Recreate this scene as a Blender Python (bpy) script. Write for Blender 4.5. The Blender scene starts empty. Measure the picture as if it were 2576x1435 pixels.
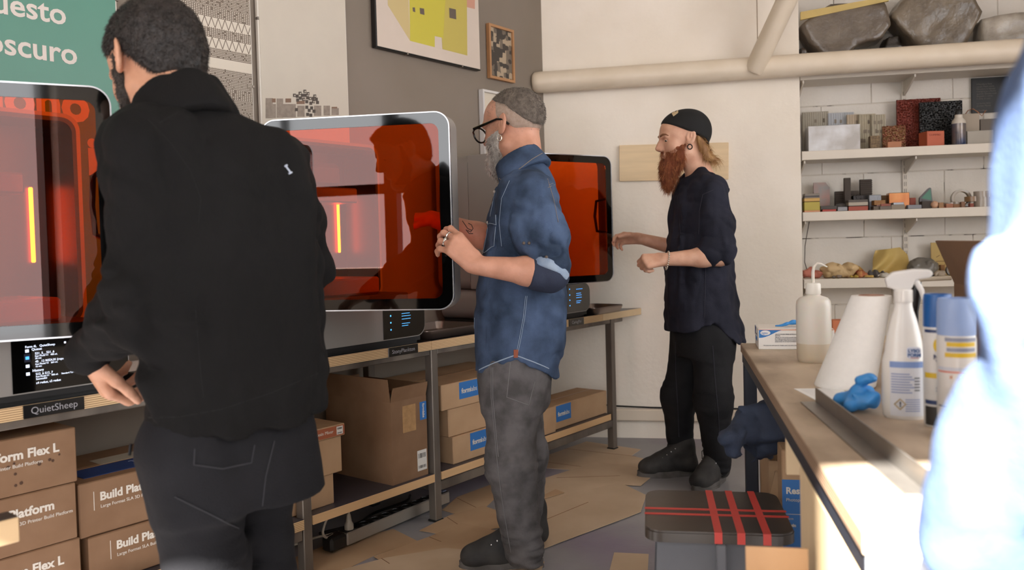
import bpy, bmesh, math, random
import numpy as np
from mathutils import Matrix, Vector
random.seed(7)
rng = np.random.default_rng(11)
S = bpy.context.scene
COL = S.collection
# ------------------------------------------------------------------ camera
FPX, CX, CY, EYE = 2100.0, 1288.0, 674.0, 1.17          # focal length in pixels of the 2576 px frame, optical centre, eye height
ROLL, PITCH = math.atan(.0265), math.atan(62 / 2100)
_F = Vector((0, math.cos(PITCH), -math.sin(PITCH))); _U = Vector((0, math.sin(PITCH), math.cos(PITCH))); _X = Vector((1, 0, 0))
_r = _X * math.cos(ROLL) - _U * math.sin(ROLL); _u = _X * math.sin(ROLL) + _U * math.cos(ROLL)
cd = bpy.data.cameras.new('camera'); cam = bpy.data.objects.new('camera', cd); COL.objects.link(cam)
cam.matrix_world = Matrix(((_r.x, _u.x, -_F.x, 0), (_r.y, _u.y, -_F.y, 0), (_r.z, _u.z, -_F.z, EYE), (0, 0, 0, 1)))
cd.sensor_width = 36; cd.lens = FPX / 2576 * 36; cd.shift_y = -(717.5 - CY) / 2576; cd.clip_start = .05
cd.dof.use_dof = True; cd.dof.focus_distance = 3.1; cd.dof.aperture_fstop = 3.2
S.camera = cam
# ------------------------------------------------------------------ sky, sun, exposure
w = bpy.data.worlds.new('world'); S.world = w; w.use_nodes = True
bg = w.node_tree.nodes['Background']; bg.inputs[0].default_value = (.97, .98, 1.0, 1); bg.inputs[1].default_value = 2.35
sl = bpy.data.lights.new('sun', 'SUN'); sl.energy = 24.0; sl.angle = math.radians(.6); sl.color = (1, .96, .9)
so = bpy.data.objects.new('sun', sl); COL.objects.link(so)
so.rotation_euler = Vector((.36, .80, -.60)).to_track_quat('-Z', 'Y').to_euler(); so.location = (0, -6, 6)
S.view_settings.view_transform = 'Standard'; S.view_settings.look = 'None'; S.view_settings.gamma = 1
S.view_settings.use_curve_mapping = False; S.view_settings.exposure = 1.25
S.cycles.use_denoising = True; S.cycles.max_bounces = 8; S.cycles.transparent_max_bounces = 16
S.cycles.caustics_reflective = False; S.cycles.caustics_refractive = False

# ------------------------------------------------------------------ places
def ray(px, py):
    u, v = px - CX, py - CY
    a = u * math.cos(ROLL) - v * math.sin(ROLL); b = u * math.sin(ROLL) + v * math.cos(ROLL)
    return np.array([a, FPX * math.cos(PITCH) - b * math.sin(PITCH), -FPX * math.sin(PITCH) - b * math.cos(PITCH)])
EYEP = np.array([0, 0, EYE])
V = lambda *a: np.array(a, float)
def onp(px, py, p0, n):
    d = ray(px, py); p0 = np.array(p0, float); return EYEP + d * (np.dot(p0 - EYEP, n) / np.dot(d, n))
def at(px, py, Y):
    d = ray(px, py); return EYEP + d * (Y / d[1])
def onz(px, py, z):
    d = ray(px, py); return EYEP + d * ((z - EYE) / d[2])
class Frame:
    def __init__(s, o, ang):
        s.o = np.array(o, float); s.ang = ang
        s.x = np.array([math.cos(ang), math.sin(ang), 0]); s.y = np.array([-math.sin(ang), math.cos(ang), 0])
    def __call__(s, a, b, z=0): return s.o + a * s.x + b * s.y + np.array([0, 0, z])
    def inv(s, p):
        q = np.array(p) - s.o; return np.array([q @ s.x, q @ s.y, q[2]])
L = Frame((-1.22, 2.348, 0), math.atan2(.789, .614))     # the left bench: x along the bench, y towards the grey wall
W = Frame((.70, 4.90, 0), math.atan2(-.19, .982))        # the far wall: x along the wall to the right, y into the wall
BENCH_Z, WALL_B = .77, .494
RB_Z = .80
RBU, RBV = .47, -1.95                                    # far left corner of the right bench in frame W

# ------------------------------------------------------------------ materials
MATS = {}
def srgb(h):
    if isinstance(h, str):
        c = [int(h[i:i + 2], 16) / 255 for i in (0, 2, 4)]
        return tuple(x / 12.92 if x <= .04045 else ((x + .055) / 1.055) ** 2.4 for x in c)
    return h
def mat(name, col, rough=.6, var=0., scale=8., bump=0., bscale=None, metal=0., col2=None, coat=0., trans=0., spec=.5, stretch=None, sss=0., detail=4, alpha=1.):
    if name in MATS: return MATS[name]
    m = bpy.data.materials.new(name); m.use_nodes = True; MATS[name] = m
    nt = m.node_tree; N = nt.nodes; LK = nt.links; b = N['Principled BSDF']
    c = srgb(col); b.inputs['Base Color'].default_value = (*c, 1); b.inputs['Roughness'].default_value = rough
    b.inputs['Metallic'].default_value = metal; b.inputs['Specular IOR Level'].default_value = spec
    b.inputs['Coat Weight'].default_value = coat; b.inputs['Transmission Weight'].default_value = trans
    if alpha < 1: b.inputs['Alpha'].default_value = alpha
    if sss: b.inputs['Subsurface Weight'].default_value = sss; b.inputs['Subsurface Radius'].default_value = (.01, .004, .002)
    if var or bump or col2:
        tc = N.new('ShaderNodeTexCoord'); mp = N.new('ShaderNodeMapping'); LK.new(tc.outputs['Object'], mp.inputs[0])
        if stretch: mp.inputs['Scale'].default_value = stretch
        n = N.new('ShaderNodeTexNoise'); n.inputs['Scale'].default_value = scale; n.inputs['Detail'].default_value = detail
        LK.new(mp.outputs[0], n.inputs['Vector'])
    if var or col2:
        r = N.new('ShaderNodeValToRGB'); LK.new(n.outputs['Fac'], r.inputs[0])
        r.color_ramp.elements[0].position = .36; r.color_ramp.elements[1].position = .64
        c2 = srgb(col2) if col2 else tuple(min(1, x * (1 + var)) for x in c)
        c1 = c if col2 else tuple(x * (1 - var) for x in c)
        r.color_ramp.elements[0].color = (*c1, 1); r.color_ramp.elements[1].color = (*c2, 1)
        LK.new(r.outputs[0], b.inputs['Base Color'])
    if bump:
        n2 = N.new('ShaderNodeTexNoise'); n2.inputs['Scale'].default_value = bscale or scale * 6; n2.inputs['Detail'].default_value = 3
        LK.new(mp.outputs[0], n2.inputs['Vector'])
        bp = N.new('ShaderNodeBump'); bp.inputs['Strength'].default_value = bump; bp.inputs['Distance'].default_value = .004
        LK.new(n2.outputs['Fac'], bp.inputs['Height']); LK.new(bp.outputs[0], b.inputs['Normal'])
    return m
def emit(name, col, s):
    if name in MATS: return MATS[name]
    m = bpy.data.materials.new(name); m.use_nodes = True; MATS[name] = m
    b = m.node_tree.nodes['Principled BSDF']; c = srgb(col); b.inputs['Base Color'].default_value = (*c, 1)
    b.inputs['Emission Color'].default_value = (*c, 1); b.inputs['Emission Strength'].default_value = s; return m
def filter_glass(name, col, refl=1.0, rough=.0):
    """tinted see-through sheet with a fresnel mirror on its surface"""
    m = bpy.data.materials.new(name); m.use_nodes = True; MATS[name] = m
    nt = m.node_tree; N = nt.nodes; LK = nt.links; N.clear()
    o = N.new('ShaderNodeOutputMaterial'); t = N.new('ShaderNodeBsdfTransparent'); g = N.new('ShaderNodeBsdfGlossy')
    t.inputs[0].default_value = (*col, 1); g.inputs['Roughness'].default_value = rough; g.inputs[0].default_value = (refl, refl, refl, 1)
    f = N.new('ShaderNodeFresnel'); f.inputs[0].default_value = 1.42
    mx = N.new('ShaderNodeMixShader'); LK.new(f.outputs[0], mx.inputs[0]); LK.new(t.outputs[0], mx.inputs[1]); LK.new(g.outputs[0], mx.inputs[2])
    LK.new(mx.outputs[0], o.inputs[0]); return m

# ------------------------------------------------------------------ mesh building
def rotm(rx=0, ry=0, rz=0):
    return (Matrix.Rotation(rz, 4, 'Z') @ Matrix.Rotation(ry, 4, 'Y') @ Matrix.Rotation(rx, 4, 'X'))
class MB:
    def __init__(s): s.v = []; s.f = []; s.m = []; s.M = Matrix.Identity(4); s.mi = 0
    def add(s, vs, fs):
        o = len(s.v); s.v += [tuple(s.M @ Vector(p)) for p in vs]; s.f += [tuple(i + o for i in f) for f in fs]; s.m += [s.mi] * len(fs); return s
    def box(s, x0, x1, y0, y1, z0, z1):
        return s.add([(x0, y0, z0), (x1, y0, z0), (x1, y1, z0), (x0, y1, z0), (x0, y0, z1), (x1, y0, z1), (x1, y1, z1), (x0, y1, z1)],
                     [(0, 3, 2, 1), (4, 5, 6, 7), (0, 1, 5, 4), (1, 2, 6, 5), (2, 3, 7, 6), (3, 0, 4, 7)])
    def bev(s, x0, x1, y0, y1, z0, z1, r):
        """box with every edge chamfered by r"""
        vs = []; X = (x0, x1); Y = (y0, y1); Z = (z0, z1)
        sg = lambda i: 1 if i == 0 else -1
        idx = {}
        for i in (0, 1):
            for j in (0, 1):
                for k in (0, 1):
                    a, b, c = X[i], Y[j], Z[k]; rx, ry, rz = sg(i) * r, sg(j) * r, sg(k) * r
                    idx[i, j, k] = len(vs); vs += [(a, b + ry, c + rz), (a + rx, b, c + rz), (a + rx, b + ry, c)]
        fs = []
        g = lambda i, j, k, n: idx[i, j, k] + n
        fs += [(g(0,0,0,0), g(0,0,1,0), g(0,1,1,0), g(0,1,0,0)), (g(1,0,0,0), g(1,1,0,0), g(1,1,1,0), g(1,0,1,0)),
               (g(0,0,0,1), g(1,0,0,1), g(1,0,1,1), g(0,0,1,1)), (g(0,1,0,1), g(0,1,1,1), g(1,1,1,1), g(1,1,0,1)),
               (g(0,0,0,2), g(0,1,0,2), g(1,1,0,2), g(1,0,0,2)), (g(0,0,1,2), g(1,0,1,2), g(1,1,1,2), g(0,1,1,2))]
        for j in (0, 1):
            for k in (0, 1): fs.append((g(0,j,k,1), g(1,j,k,1), g(1,j,k,2), g(0,j,k,2)))
        for i in (0, 1):
            for k in (0, 1): fs.append((g(i,0,k,0), g(i,1,k,0), g(i,1,k,2), g(i,0,k,2)))
        for i in (0, 1):
            for j in (0, 1): fs.append((g(i,j,0,0), g(i,j,1,0), g(i,j,1,1), g(i,j,0,1)))
        for q in idx: fs.append((idx[q], idx[q] + 1, idx[q] + 2))
        return s.add(vs, fs)
    def prism(s, poly, z0, z1):
        n = len(poly)
        return s.add([(x, y, z0) for x, y in poly] + [(x, y, z1) for x, y in poly],
                     [tuple(range(n - 1, -1, -1)), tuple(range(n, 2 * n))] + [(i, (i + 1) % n, n + (i + 1) % n, n + i) for i in range(n)])
    def ring(s, outer, inner, z0, z1):
        n = len(outer)
        vs = [(x, y, z0) for x, y in outer] + [(x, y, z1) for x, y in outer] + [(x, y, z0) for x, y in inner] + [(x, y, z1) for x, y in inner]
        fs = []
        for i in range(n):
            j = (i + 1) % n
            fs += [(i, j, n + j, n + i), (2*n + j, 2*n + i, 3*n + i, 3*n + j), (n + i, n + j, 3*n + j, 3*n + i), (j, i, 2*n + i, 2*n + j)]
        return s.add(vs, fs)
    def lathe(s, prof, n=24, cap=True):
        vs = []; fs = []
        for r, z in prof:
            vs += [(r * math.cos(2 * math.pi * i / n), r * math.sin(2 * math.pi * i / n), z) for i in range(n)]
        for k in range(len(prof) - 1):
            for i in range(n):
                j = (i + 1) % n; fs.append((k * n + i, k * n + j, (k + 1) * n + j, (k + 1) * n + i))
        if cap: fs += [tuple(range(n - 1, -1, -1)), tuple(range((len(prof) - 1) * n, len(prof) * n))]
        return s.add(vs, fs)
    def tube(s, pts, r, n=8, cap=True):
        pts = [Vector(p) for p in pts]; R = r if isinstance(r, (list, tuple)) else [r] * len(pts)
        vs = []; fs = []; up = None
        for k, p in enumerate(pts):
            t = (pts[min(k + 1, len(pts) - 1)] - pts[max(k - 1, 0)]).normalized()
            if up is None: up = t.orthogonal().normalized()
            up = (up - t * up.dot(t)).normalized(); sd = t.cross(up)
            vs += [tuple(p + (up * math.cos(2 * math.pi * i / n) + sd * math.sin(2 * math.pi * i / n)) * R[k]) for i in range(n)]
        for k in range(len(pts) - 1):
            for i in range(n):
                j = (i + 1) % n; fs.append((k * n + i, k * n + j, (k + 1) * n + j, (k + 1) * n + i))
        if cap: fs += [tuple(range(n - 1, -1, -1)), tuple(range((len(pts) - 1) * n, len(pts) * n))]
        return s.add(vs, fs)
    def sphere(s, c, r, n=12, m=8):
        r = r if isinstance(r, (tuple, list)) else (r, r, r)
        vs = [(c[0], c[1], c[2] + r[2])]
        for k in range(1, m):
            a = math.pi * k / m
            vs += [(c[0] + r[0] * math.sin(a) * math.cos(2*math.pi*i/n), c[1] + r[1] * math.sin(a) * math.sin(2*math.pi*i/n), c[2] + r[2] * math.cos(a)) for i in range(n)]
        vs.append((c[0], c[1], c[2] - r[2])); fs = []
        for i in range(n):
            j = (i + 1) % n; fs.append((0, 1 + i, 1 + j)); b = 1 + (m - 2) * n; fs.append((b + j, b + i, len(vs) - 1))
        for k in range(m - 2):
            for i in range(n):
                j = (i + 1) % n; fs.append((1 + k*n + i, 1 + (k+1)*n + i, 1 + (k+1)*n + j, 1 + k*n + j))
        return s.add(vs, fs)
    def build(s, name, mats, parent=None, smooth=False, bevel=0):
        me = bpy.data.meshes.new(name); me.from_pydata(s.v, [], s.f)
        for m in (mats if isinstance(mats, (list, tuple)) else [mats]): me.materials.append(m)
        if any(s.m): me.polygons.foreach_set('material_index', s.m)
        bm = bmesh.new(); bm.from_mesh(me); bmesh.ops.recalc_face_normals(bm, faces=bm.faces)
        if bevel: bmesh.ops.bevel(bm, geom=list(bm.edges), offset=bevel, segments=2, affect='EDGES', profile=.6)
        bm.to_mesh(me); bm.free()
        if smooth:
            me.polygons.foreach_set('use_smooth', [True] * len(me.polygons)); me.set_sharp_from_angle(angle=math.radians(smooth if smooth is not True else 40))
        me.update(); return link(name, me, parent)
def link(name, me, parent=None):
    o = bpy.data.objects.new(name, me); COL.objects.link(o)
    if parent is not None: o.parent = parent
    return o
def tag(o, label, cat, group=None):
    o['label'] = label; o['category'] = cat
    if group: o['group'] = group
    return o
def thing(name, label, cat, loc=(0, 0, 0), rz=0, group=None, rot=None):
    o = bpy.data.objects.new(name, None); COL.objects.link(o); o.empty_display_size = .05
    o.location = loc; o.rotation_euler = rot or (0, 0, rz)
    return tag(o, label, cat, group)
def struct(name, mb, m, parent=None, **k):
    o = mb.build(name, m, parent, **k)
    if parent is None: o['kind'] = 'structure'
    return o
def put(o, loc, rz=0, rot=None):
    o.location = loc; o.rotation_euler = rot or (0, 0, rz); return o
def copy_tree(o, parent=None):
    c = o.copy(); COL.objects.link(c); c.parent = parent
    for ch in list(o.children): copy_tree(ch, c)
    return c
def rrect(w, h, r, n=6, x0=0, y0=0):
    """rounded rectangle outline centred on x0, y0"""
    P = []
    for cx, cy, a0 in ((w/2 - r, h/2 - r, 0), (-w/2 + r, h/2 - r, 90), (-w/2 + r, -h/2 + r, 180), (w/2 - r, -h/2 + r, 270)):
        for i in range(n + 1):
            a = math.radians(a0 + 90 * i / n); P.append((x0 + cx + r * math.cos(a), y0 + cy + r * math.sin(a)))
    return P
FONT = None
def text(s, size, parent, m, loc, rot=(math.pi / 2, 0, 0), name='lettering', align='LEFT', bold=0., sx=1., thick=.0004, italic=0):
    c = bpy.data.curves.new('t', 'FONT'); c.body = s; c.size = size; c.align_x = align; c.offset = bold; c.extrude = thick; c.shear = italic; c.resolution_u = 3
    o = bpy.data.objects.new('t', c); COL.objects.link(o)
    me = bpy.data.meshes.new_from_object(o.evaluated_get(bpy.context.evaluated_depsgraph_get()))
    bpy.data.objects.remove(o); bpy.data.curves.remove(c)
    me.materials.clear(); me.materials.append(m); me.transform(Matrix.Diagonal((sx, 1, 1, 1)))
    q = link(name, me, parent); q.location = loc; q.rotation_euler = rot; return q
# ================================================================== the room
def wall_mat(name, c1, c2, bump=.25, scale=2.5, rough=.85):
    return mat(name, c1, rough, col2=c2, scale=scale, bump=bump, bscale=38)
M_white = wall_mat('white_plaster', 'e8ddcd', 'f0e6d8', .35)
M_grey = wall_mat('taupe_paint', '7b6f61', '82766a', .08, 1.5, .7)
M_block = mat('painted_block', 'dcd5ca', .85, col2='e2dbd1', scale=5, bump=.5, bscale=70)
M_joint = mat('block_joint', 'cfc6b8', .9, col2='4a4038', scale=9, detail=8)
_e = [n for n in M_joint.node_tree.nodes if n.type == 'VALTORGB'][0].color_ramp.elements; _e[0].position = .56; _e[1].position = .62
M_ceil = mat('ceiling_paint', 'e0dacf', .9, var=.03)
M_pipe = mat('pipe_paint', 'd9c9b2', .42, col2='dfd0bb', scale=6, bump=.12, bscale=20)
def floor_mat():
    m = mat('painted_concrete', '858385', .42, col2='9b999b', scale=1.6, bump=.15, bscale=60, detail=8)
    nt = m.node_tree; N = nt.nodes; LK = nt.links; b = N['Principled BSDF']
    src = b.inputs['Base Color'].links[0].from_socket
    tc = N.new('ShaderNodeTexCoord'); n = N.new('ShaderNodeTexNoise'); n.inputs['Scale'].default_value = .9; n.inputs['Detail'].default_value = 5
    LK.new(tc.outputs['Object'], n.inputs['Vector'])
    r = N.new('ShaderNodeValToRGB'); r.color_ramp.elements[0].position = .5; r.color_ramp.elements[1].position = .68
    LK.new(n.outputs['Fac'], r.inputs[0]); mx = N.new('ShaderNodeMix'); mx.data_type = 'RGBA'
    LK.new(r.outputs[0], mx.inputs['Factor']); LK.new(src, mx.inputs['A']); mx.inputs['B'].default_value = (*srgb('7f7088'), 1)
    LK.new(mx.outputs['Result'], b.inputs['Base Color']); return m
M_floor = floor_mat()
H = 3.5
RX = 2.9                                                   # right wall, along the far wall
struct('floor', MB().box(-9, 9, -9, 7, -.1, 0), M_floor)
mb = MB(); mb.M = Matrix.Translation(L(0, 0)) @ rotm(rz=L.ang)
mb.box(-5.2, 4.2, WALL_B, WALL_B + .15, 0, H); struct('wall_left', mb, M_grey)
mb = MB(); mb.M = Matrix.Translation(W(0, 0)) @ rotm(rz=W.ang)
mb.box(-.62, .96, 0, .5, 0, H); struct('wall_far', mb, M_white)
# alcove behind the shelves: painted blocks with open joints
mb = MB(); mb.M = Matrix.Translation(W(0, 0)) @ rotm(rz=W.ang); mb.box(.955, RX, .275, .5, 0, H)
alc = struct('wall_alcove', mb, M_joint)
zs = [0, .36, .755, 1.15, 1.525, 1.93, 2.33, 2.88, 3.1, H]
blk = {}
for k in range(len(zs) - 1):
    off = [.0, -.22, .1, -.05, -.28, .0, -.2, .08, -.1][k]
    xs = [.962] + [x for x in np.arange(.962 + .435 + off, RX - .1, .44)] + [RX]
    for i in range(len(xs) - 1):
        w_, h_ = xs[i + 1] - xs[i] - .003, zs[k + 1] - zs[k] - .0045
        key = (round(w_, 3), round(h_, 3))
        if key not in blk:
            o = MB().bev(0, w_, -.005, .004, 0, h_, .003).build('block', M_block, alc); blk[key] = o.data
        else: o = link('block', blk[key], alc)
        put(o, W(xs[i] + .0015, .275, zs[k] + .002), W.ang)
mb = MB(); mb.M = Matrix.Translation(W(0, 0)) @ rotm(rz=W.ang); mb.box(RX, RX + .15, -6.6, .5, 0, .85).box(RX, RX + .15, -6.6, .5, 3.0, H).box(RX, RX + .15, -1.1, .5, .85, 3.0).box(RX, RX + .15, -6.6, -5.9, .85, 3.0); struct('wall_right', mb, M_white)
mb = MB(); mb.M = Matrix.Translation(W(0, 0)) @ rotm(rz=W.ang)
for v in np.arange(-5.9, -1.0, .96): mb.box(RX + .04, RX + .1, v - .03, v + .03, .85, 3.0)
mb.box(RX + .05, RX + .09, -5.9, -1.1, 1.95, 2.0); struct('window_2', mb, mat('dark_steel_frame', '2b2a2a', .5, metal=.4))
struct('ceiling', MB().box(-6, 6, -1.6, 7, H, H + .1), M_ceil)
# street side: wide open doorway with a lintel and a glazed steel frame, behind the camera
struct('wall_rear', MB().box(-5.5, 3.2, -1.45, -1.25, 2.88, H).box(.50, 3.2, -1.45, -1.25, 0, 2.88).box(-1.78, -.80, -1.45, -1.25, 0, 2.88).box(-5.5, -1.78, -1.45, -1.25, 0, .98), M_white)  # pier between window and doorway is unseen, widened to shade the open carton
M_frame = mat('dark_steel_frame', '2b2a2a', .5, metal=.4)
struct('window_1', MB().box(-2.56, -2.44, -1.40, -1.30, .98, 2.88).box(-5.5, -1.78, -1.38, -1.32, 1.64, 1.73).box(-3.62, -3.56, -1.38, -1.32, .98, 2.88).box(-4.66, -4.60, -1.38, -1.32, .98, 2.88), M_frame)
struct('door_1', MB().box(-.80, -.765, -1.45, -1.35, 0, 2.88).box(.45, .50, -1.45, -1.35, 0, 2.88), M_frame)
# trunking and skirting of the far wall, corner strip of bare plaster
mb = MB(); mb.M = Matrix.Translation(W(0, 0)) @ rotm(rz=W.ang)
mb.bev(-.45, .955, -.03, 0, .105, .175, .006); struct('baseboard_far', mb, mat('cream_trunking', 'dccdb9', .5))
mb = MB(); mb.M = Matrix.Translation(W(0, 0)) @ rotm(rz=W.ang)
vs = []
random.seed(3)
zz = np.linspace(2.13, H, 40); yw = [(.012 + random.random() * .016) for _ in zz]
for i in range(39): mb.add([(-.555, -.004, zz[i]), (-.555 + yw[i], -.004, zz[i]), (-.555 + yw[i + 1], -.004, zz[i + 1]), (-.555, -.004, zz[i + 1])], [(0, 1, 2, 3)])
struct('trim_1', mb, mat('bare_filler', 'c3b072', .9, var=.12, scale=30, bump=.4))
# hairline joints in the white wall
mb = MB(); mb.M = Matrix.Translation(W(0, 0)) @ rotm(rz=W.ang)
mb.box(.735, .739, -.0015, 0, 2.2, H); struct('trim_2', mb, mat('hairline_joint', '9c8a74', .9))

# pipes
def wtube(pts, r, n=28):
    m_ = MB(); m_.tube(pts, r, n); return m_
pr = .062
p0, p1 = W(-.545, -pr - .01, 2.108), W(2.8, -pr - .01, 2.118)
pp = thing('wall_pipe', 'thick cream painted pipe along the far wall with a slanting branch', 'pipe')
wtube([p0, p0 + (p1 - p0) * .004, W(-.50, -pr - .01, 2.108), W(.70, -pr - .01, 2.112), p1], [pr * .75, pr * .95, pr, pr, pr]).build('level_pipe', M_pipe, pp, smooth=60)
a_, b_ = W(.70, -.10, 2.085), W(1.12, -.36, 2.95)
wtube([a_, a_ + (b_ - a_) * .02, b_], [.045, .055, .055]).build('slanting_pipe', M_pipe, pp, smooth=60)
mbx = MB(); pts = [W(-.28, -.006, .205), W(-.2, -.008, .198), W(-.1, -.008, .19), W(.1, -.008, .183), W(.5, -.008, .182), W(.95, -.008, .181)]
o = mbx.tube(pts, .005, 6).build('wall_cable', mat('black_cable', '141414', .5)); tag(o, 'thin black cable clipped along the white wall above the trunking', 'cable')
o = MB().bev(-.31, .31, -.018, 0, -.105, .105, .002).build('wall_board', mat('pale_plywood', 'e0c69f', .65, var=.05, scale=3, stretch=(1, 1, 14), bump=.05))
put(o, W(.255, -.001, 1.613), rot=(0, math.radians(1.2), W.ang)); tag(o, 'blank pale plywood panel fixed on the white wall behind the capped man', 'panel')
# ================================================================== left bench
M_steel = mat('raw_steel', '80776d', .38, metal=.45, col2='564f49', scale=6, stretch=(1, 1, .25), bump=.05)
def ply_mat():
    m = bpy.data.materials.new('ply_edge'); m.use_nodes = True; nt = m.node_tree; N = nt.nodes; LK = nt.links; b = N['Principled BSDF']
    tc = N.new('ShaderNodeTexCoord'); wv = N.new('ShaderNodeTexWave'); wv.wave_type = 'BANDS'; wv.bands_direction = 'Z'; wv.inputs['Scale'].default_value = 52; wv.inputs['Distortion'].default_value = .35; wv.inputs['Detail Scale'].default_value = .3
    LK.new(tc.outputs['Object'], wv.inputs['Vector']); r = N.new('ShaderNodeValToRGB'); LK.new(wv.outputs['Fac'], r.inputs[0])
    r.color_ramp.elements[0].color = (*srgb('8e6a48'), 1); r.color_ramp.elements[0].position = .12; r.color_ramp.elements[1].color = (*srgb('d8b98c'), 1); r.color_ramp.elements[1].position = .5
    LK.new(r.outputs[0], b.inputs['Base Color']); b.inputs['Roughness'].default_value = .6; return m
M_ply = ply_mat()
M_film = mat('black_film_face', '1d1c1f', .28, col2='2c2a2c', scale=3, bump=.03)
M_shelfnavy = mat('navy_worn_shelf', '24242c', .35, col2='46434a', scale=2.2, detail=9, bump=.05)
bench = thing('printer_bench', 'long black topped workbench of raw steel and plywood along the taupe wall', 'workbench', L(0, 0), L.ang)
def far_cut(y):                                            # where the far wall stops the bench, at bench depth y
    p0_ = L.inv(W(0, -.012)); dx = L.inv(W(1, -.012)) - p0_; t = (y - p0_[1]) / dx[1]; return p0_[0] + t * dx[0]
BA0 = -1.75
def slab(z0, z1, y0, y1, name, mats, x0, x1):
    mb = MB(); c0, c1 = min(x1, far_cut(y0)), min(x1, far_cut(y1))
    P = [(x0, y0), (c0, y0), (c1, y1), (x0, y1)]
    mb.prism(P, z0, z1); mb.m = [0, 1, 0, 0, 0, 0]; return mb.build(name, mats, bench)
slab(BENCH_Z - .037, BENCH_Z, 0, WALL_B - .005, 'bench_top', [M_ply, M_film], BA0, 1.425)
slab(BENCH_Z - .037, BENCH_Z, 0, WALL_B - .005, 'bench_top', [M_ply, M_film], 1.427, 2.78)
slab(BENCH_Z - .037, BENCH_Z, 0, WALL_B - .005, 'bench_top', [mat('pale_edge', 'cdb28c', .6, var=.06), M_film], 2.782, 4)
lg = {}
LEGS = (-1.45, .752, 1.435, 2.885)
for a in LEGS:
    for y in (.012, .40):
        if y > .1 and a > 2.5: a2 = 2.60
        else: a2 = a
        if 'leg' not in lg:
            o = MB().bev(-.0, .04, 0, .04, .006, BENCH_Z - .037, .003).build('leg', M_steel, bench); lg['leg'] = o.data
        else: o = link('leg', lg['leg'], bench)
        o.location = (a2, y, 0)
        f_ = link('foot', lg['foot'], o) if 'foot' in lg else MB().box(-.003, .043, -.003, .043, 0, .007).build('foot', mat('black_rubber', '151515', .8), o)
        lg['foot'] = f_.data
for i in range(3):
    x0, x1 = LEGS[i] + .042, LEGS[i + 1] - .002
    if i != 1: MB().bev(x0, x1, .014, .05, .127, .167, .003).build('shelf_rail', M_steel, bench)
    MB().bev(x0, x1, .016, .05, BENCH_Z - .062, BENCH_Z - .0375, .003).build('top_rail', M_steel, bench)
MB().bev(2.927, 3.02, .016, .05, BENCH_Z - .062, BENCH_Z - .0375, .003).build('top_rail', M_steel, bench)
for a in LEGS:
    ye = .40 if a < 2.5 else .22
    MB().bev(a + .004, a + .036, .052, ye, .13, .165, .003).build('cross_rail', M_steel, bench)
slab(.168, .205, .005, WALL_B - .01, 'shelf_board', [M_ply, M_shelfnavy], BA0, .750)
slab(.173, .207, .01, WALL_B - .01, 'shelf_board', [mat('pine_edge', 'cda77a', .65, var=.08, scale=3, stretch=(.3, 1, 6)), M_shelfnavy], .794, 1.433)
slab(.173, .207, .01, WALL_B - .01, 'shelf_board', [MATS['pine_edge'], M_shelfnavy], 1.477, 2.86)
M_plate = mat('black_acrylic', '101011', .22, coat=.3)
M_platetxt = mat('engraved_grey', '8f8d90', .6)
for a0, a1, s_, sz, lab in ((-.160, 0, 'QuietSheep', .0265, 'nearest the camera'), (1.177, 1.342, 'StonyPlankton', .0225, 'under the middle printer'), (2.447, 2.587, 'CaringPiri', .0225, 'under the farthest printer')):
    t = thing('name_plate', 'black name plate reading %s on the bench edge' % s_, 'sign', L(a0, -.004, BENCH_Z - .037), L.ang, 'name plates on the bench edge')
    MB().bev(0, a1 - a0, 0, .0038, .0005, .0365, .0008).build('plate', M_plate, t)
    text(s_, sz, t, M_platetxt, ((a1 - a0) / 2, -.0002, .011), align='CENTER', sx=.98)

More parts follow.
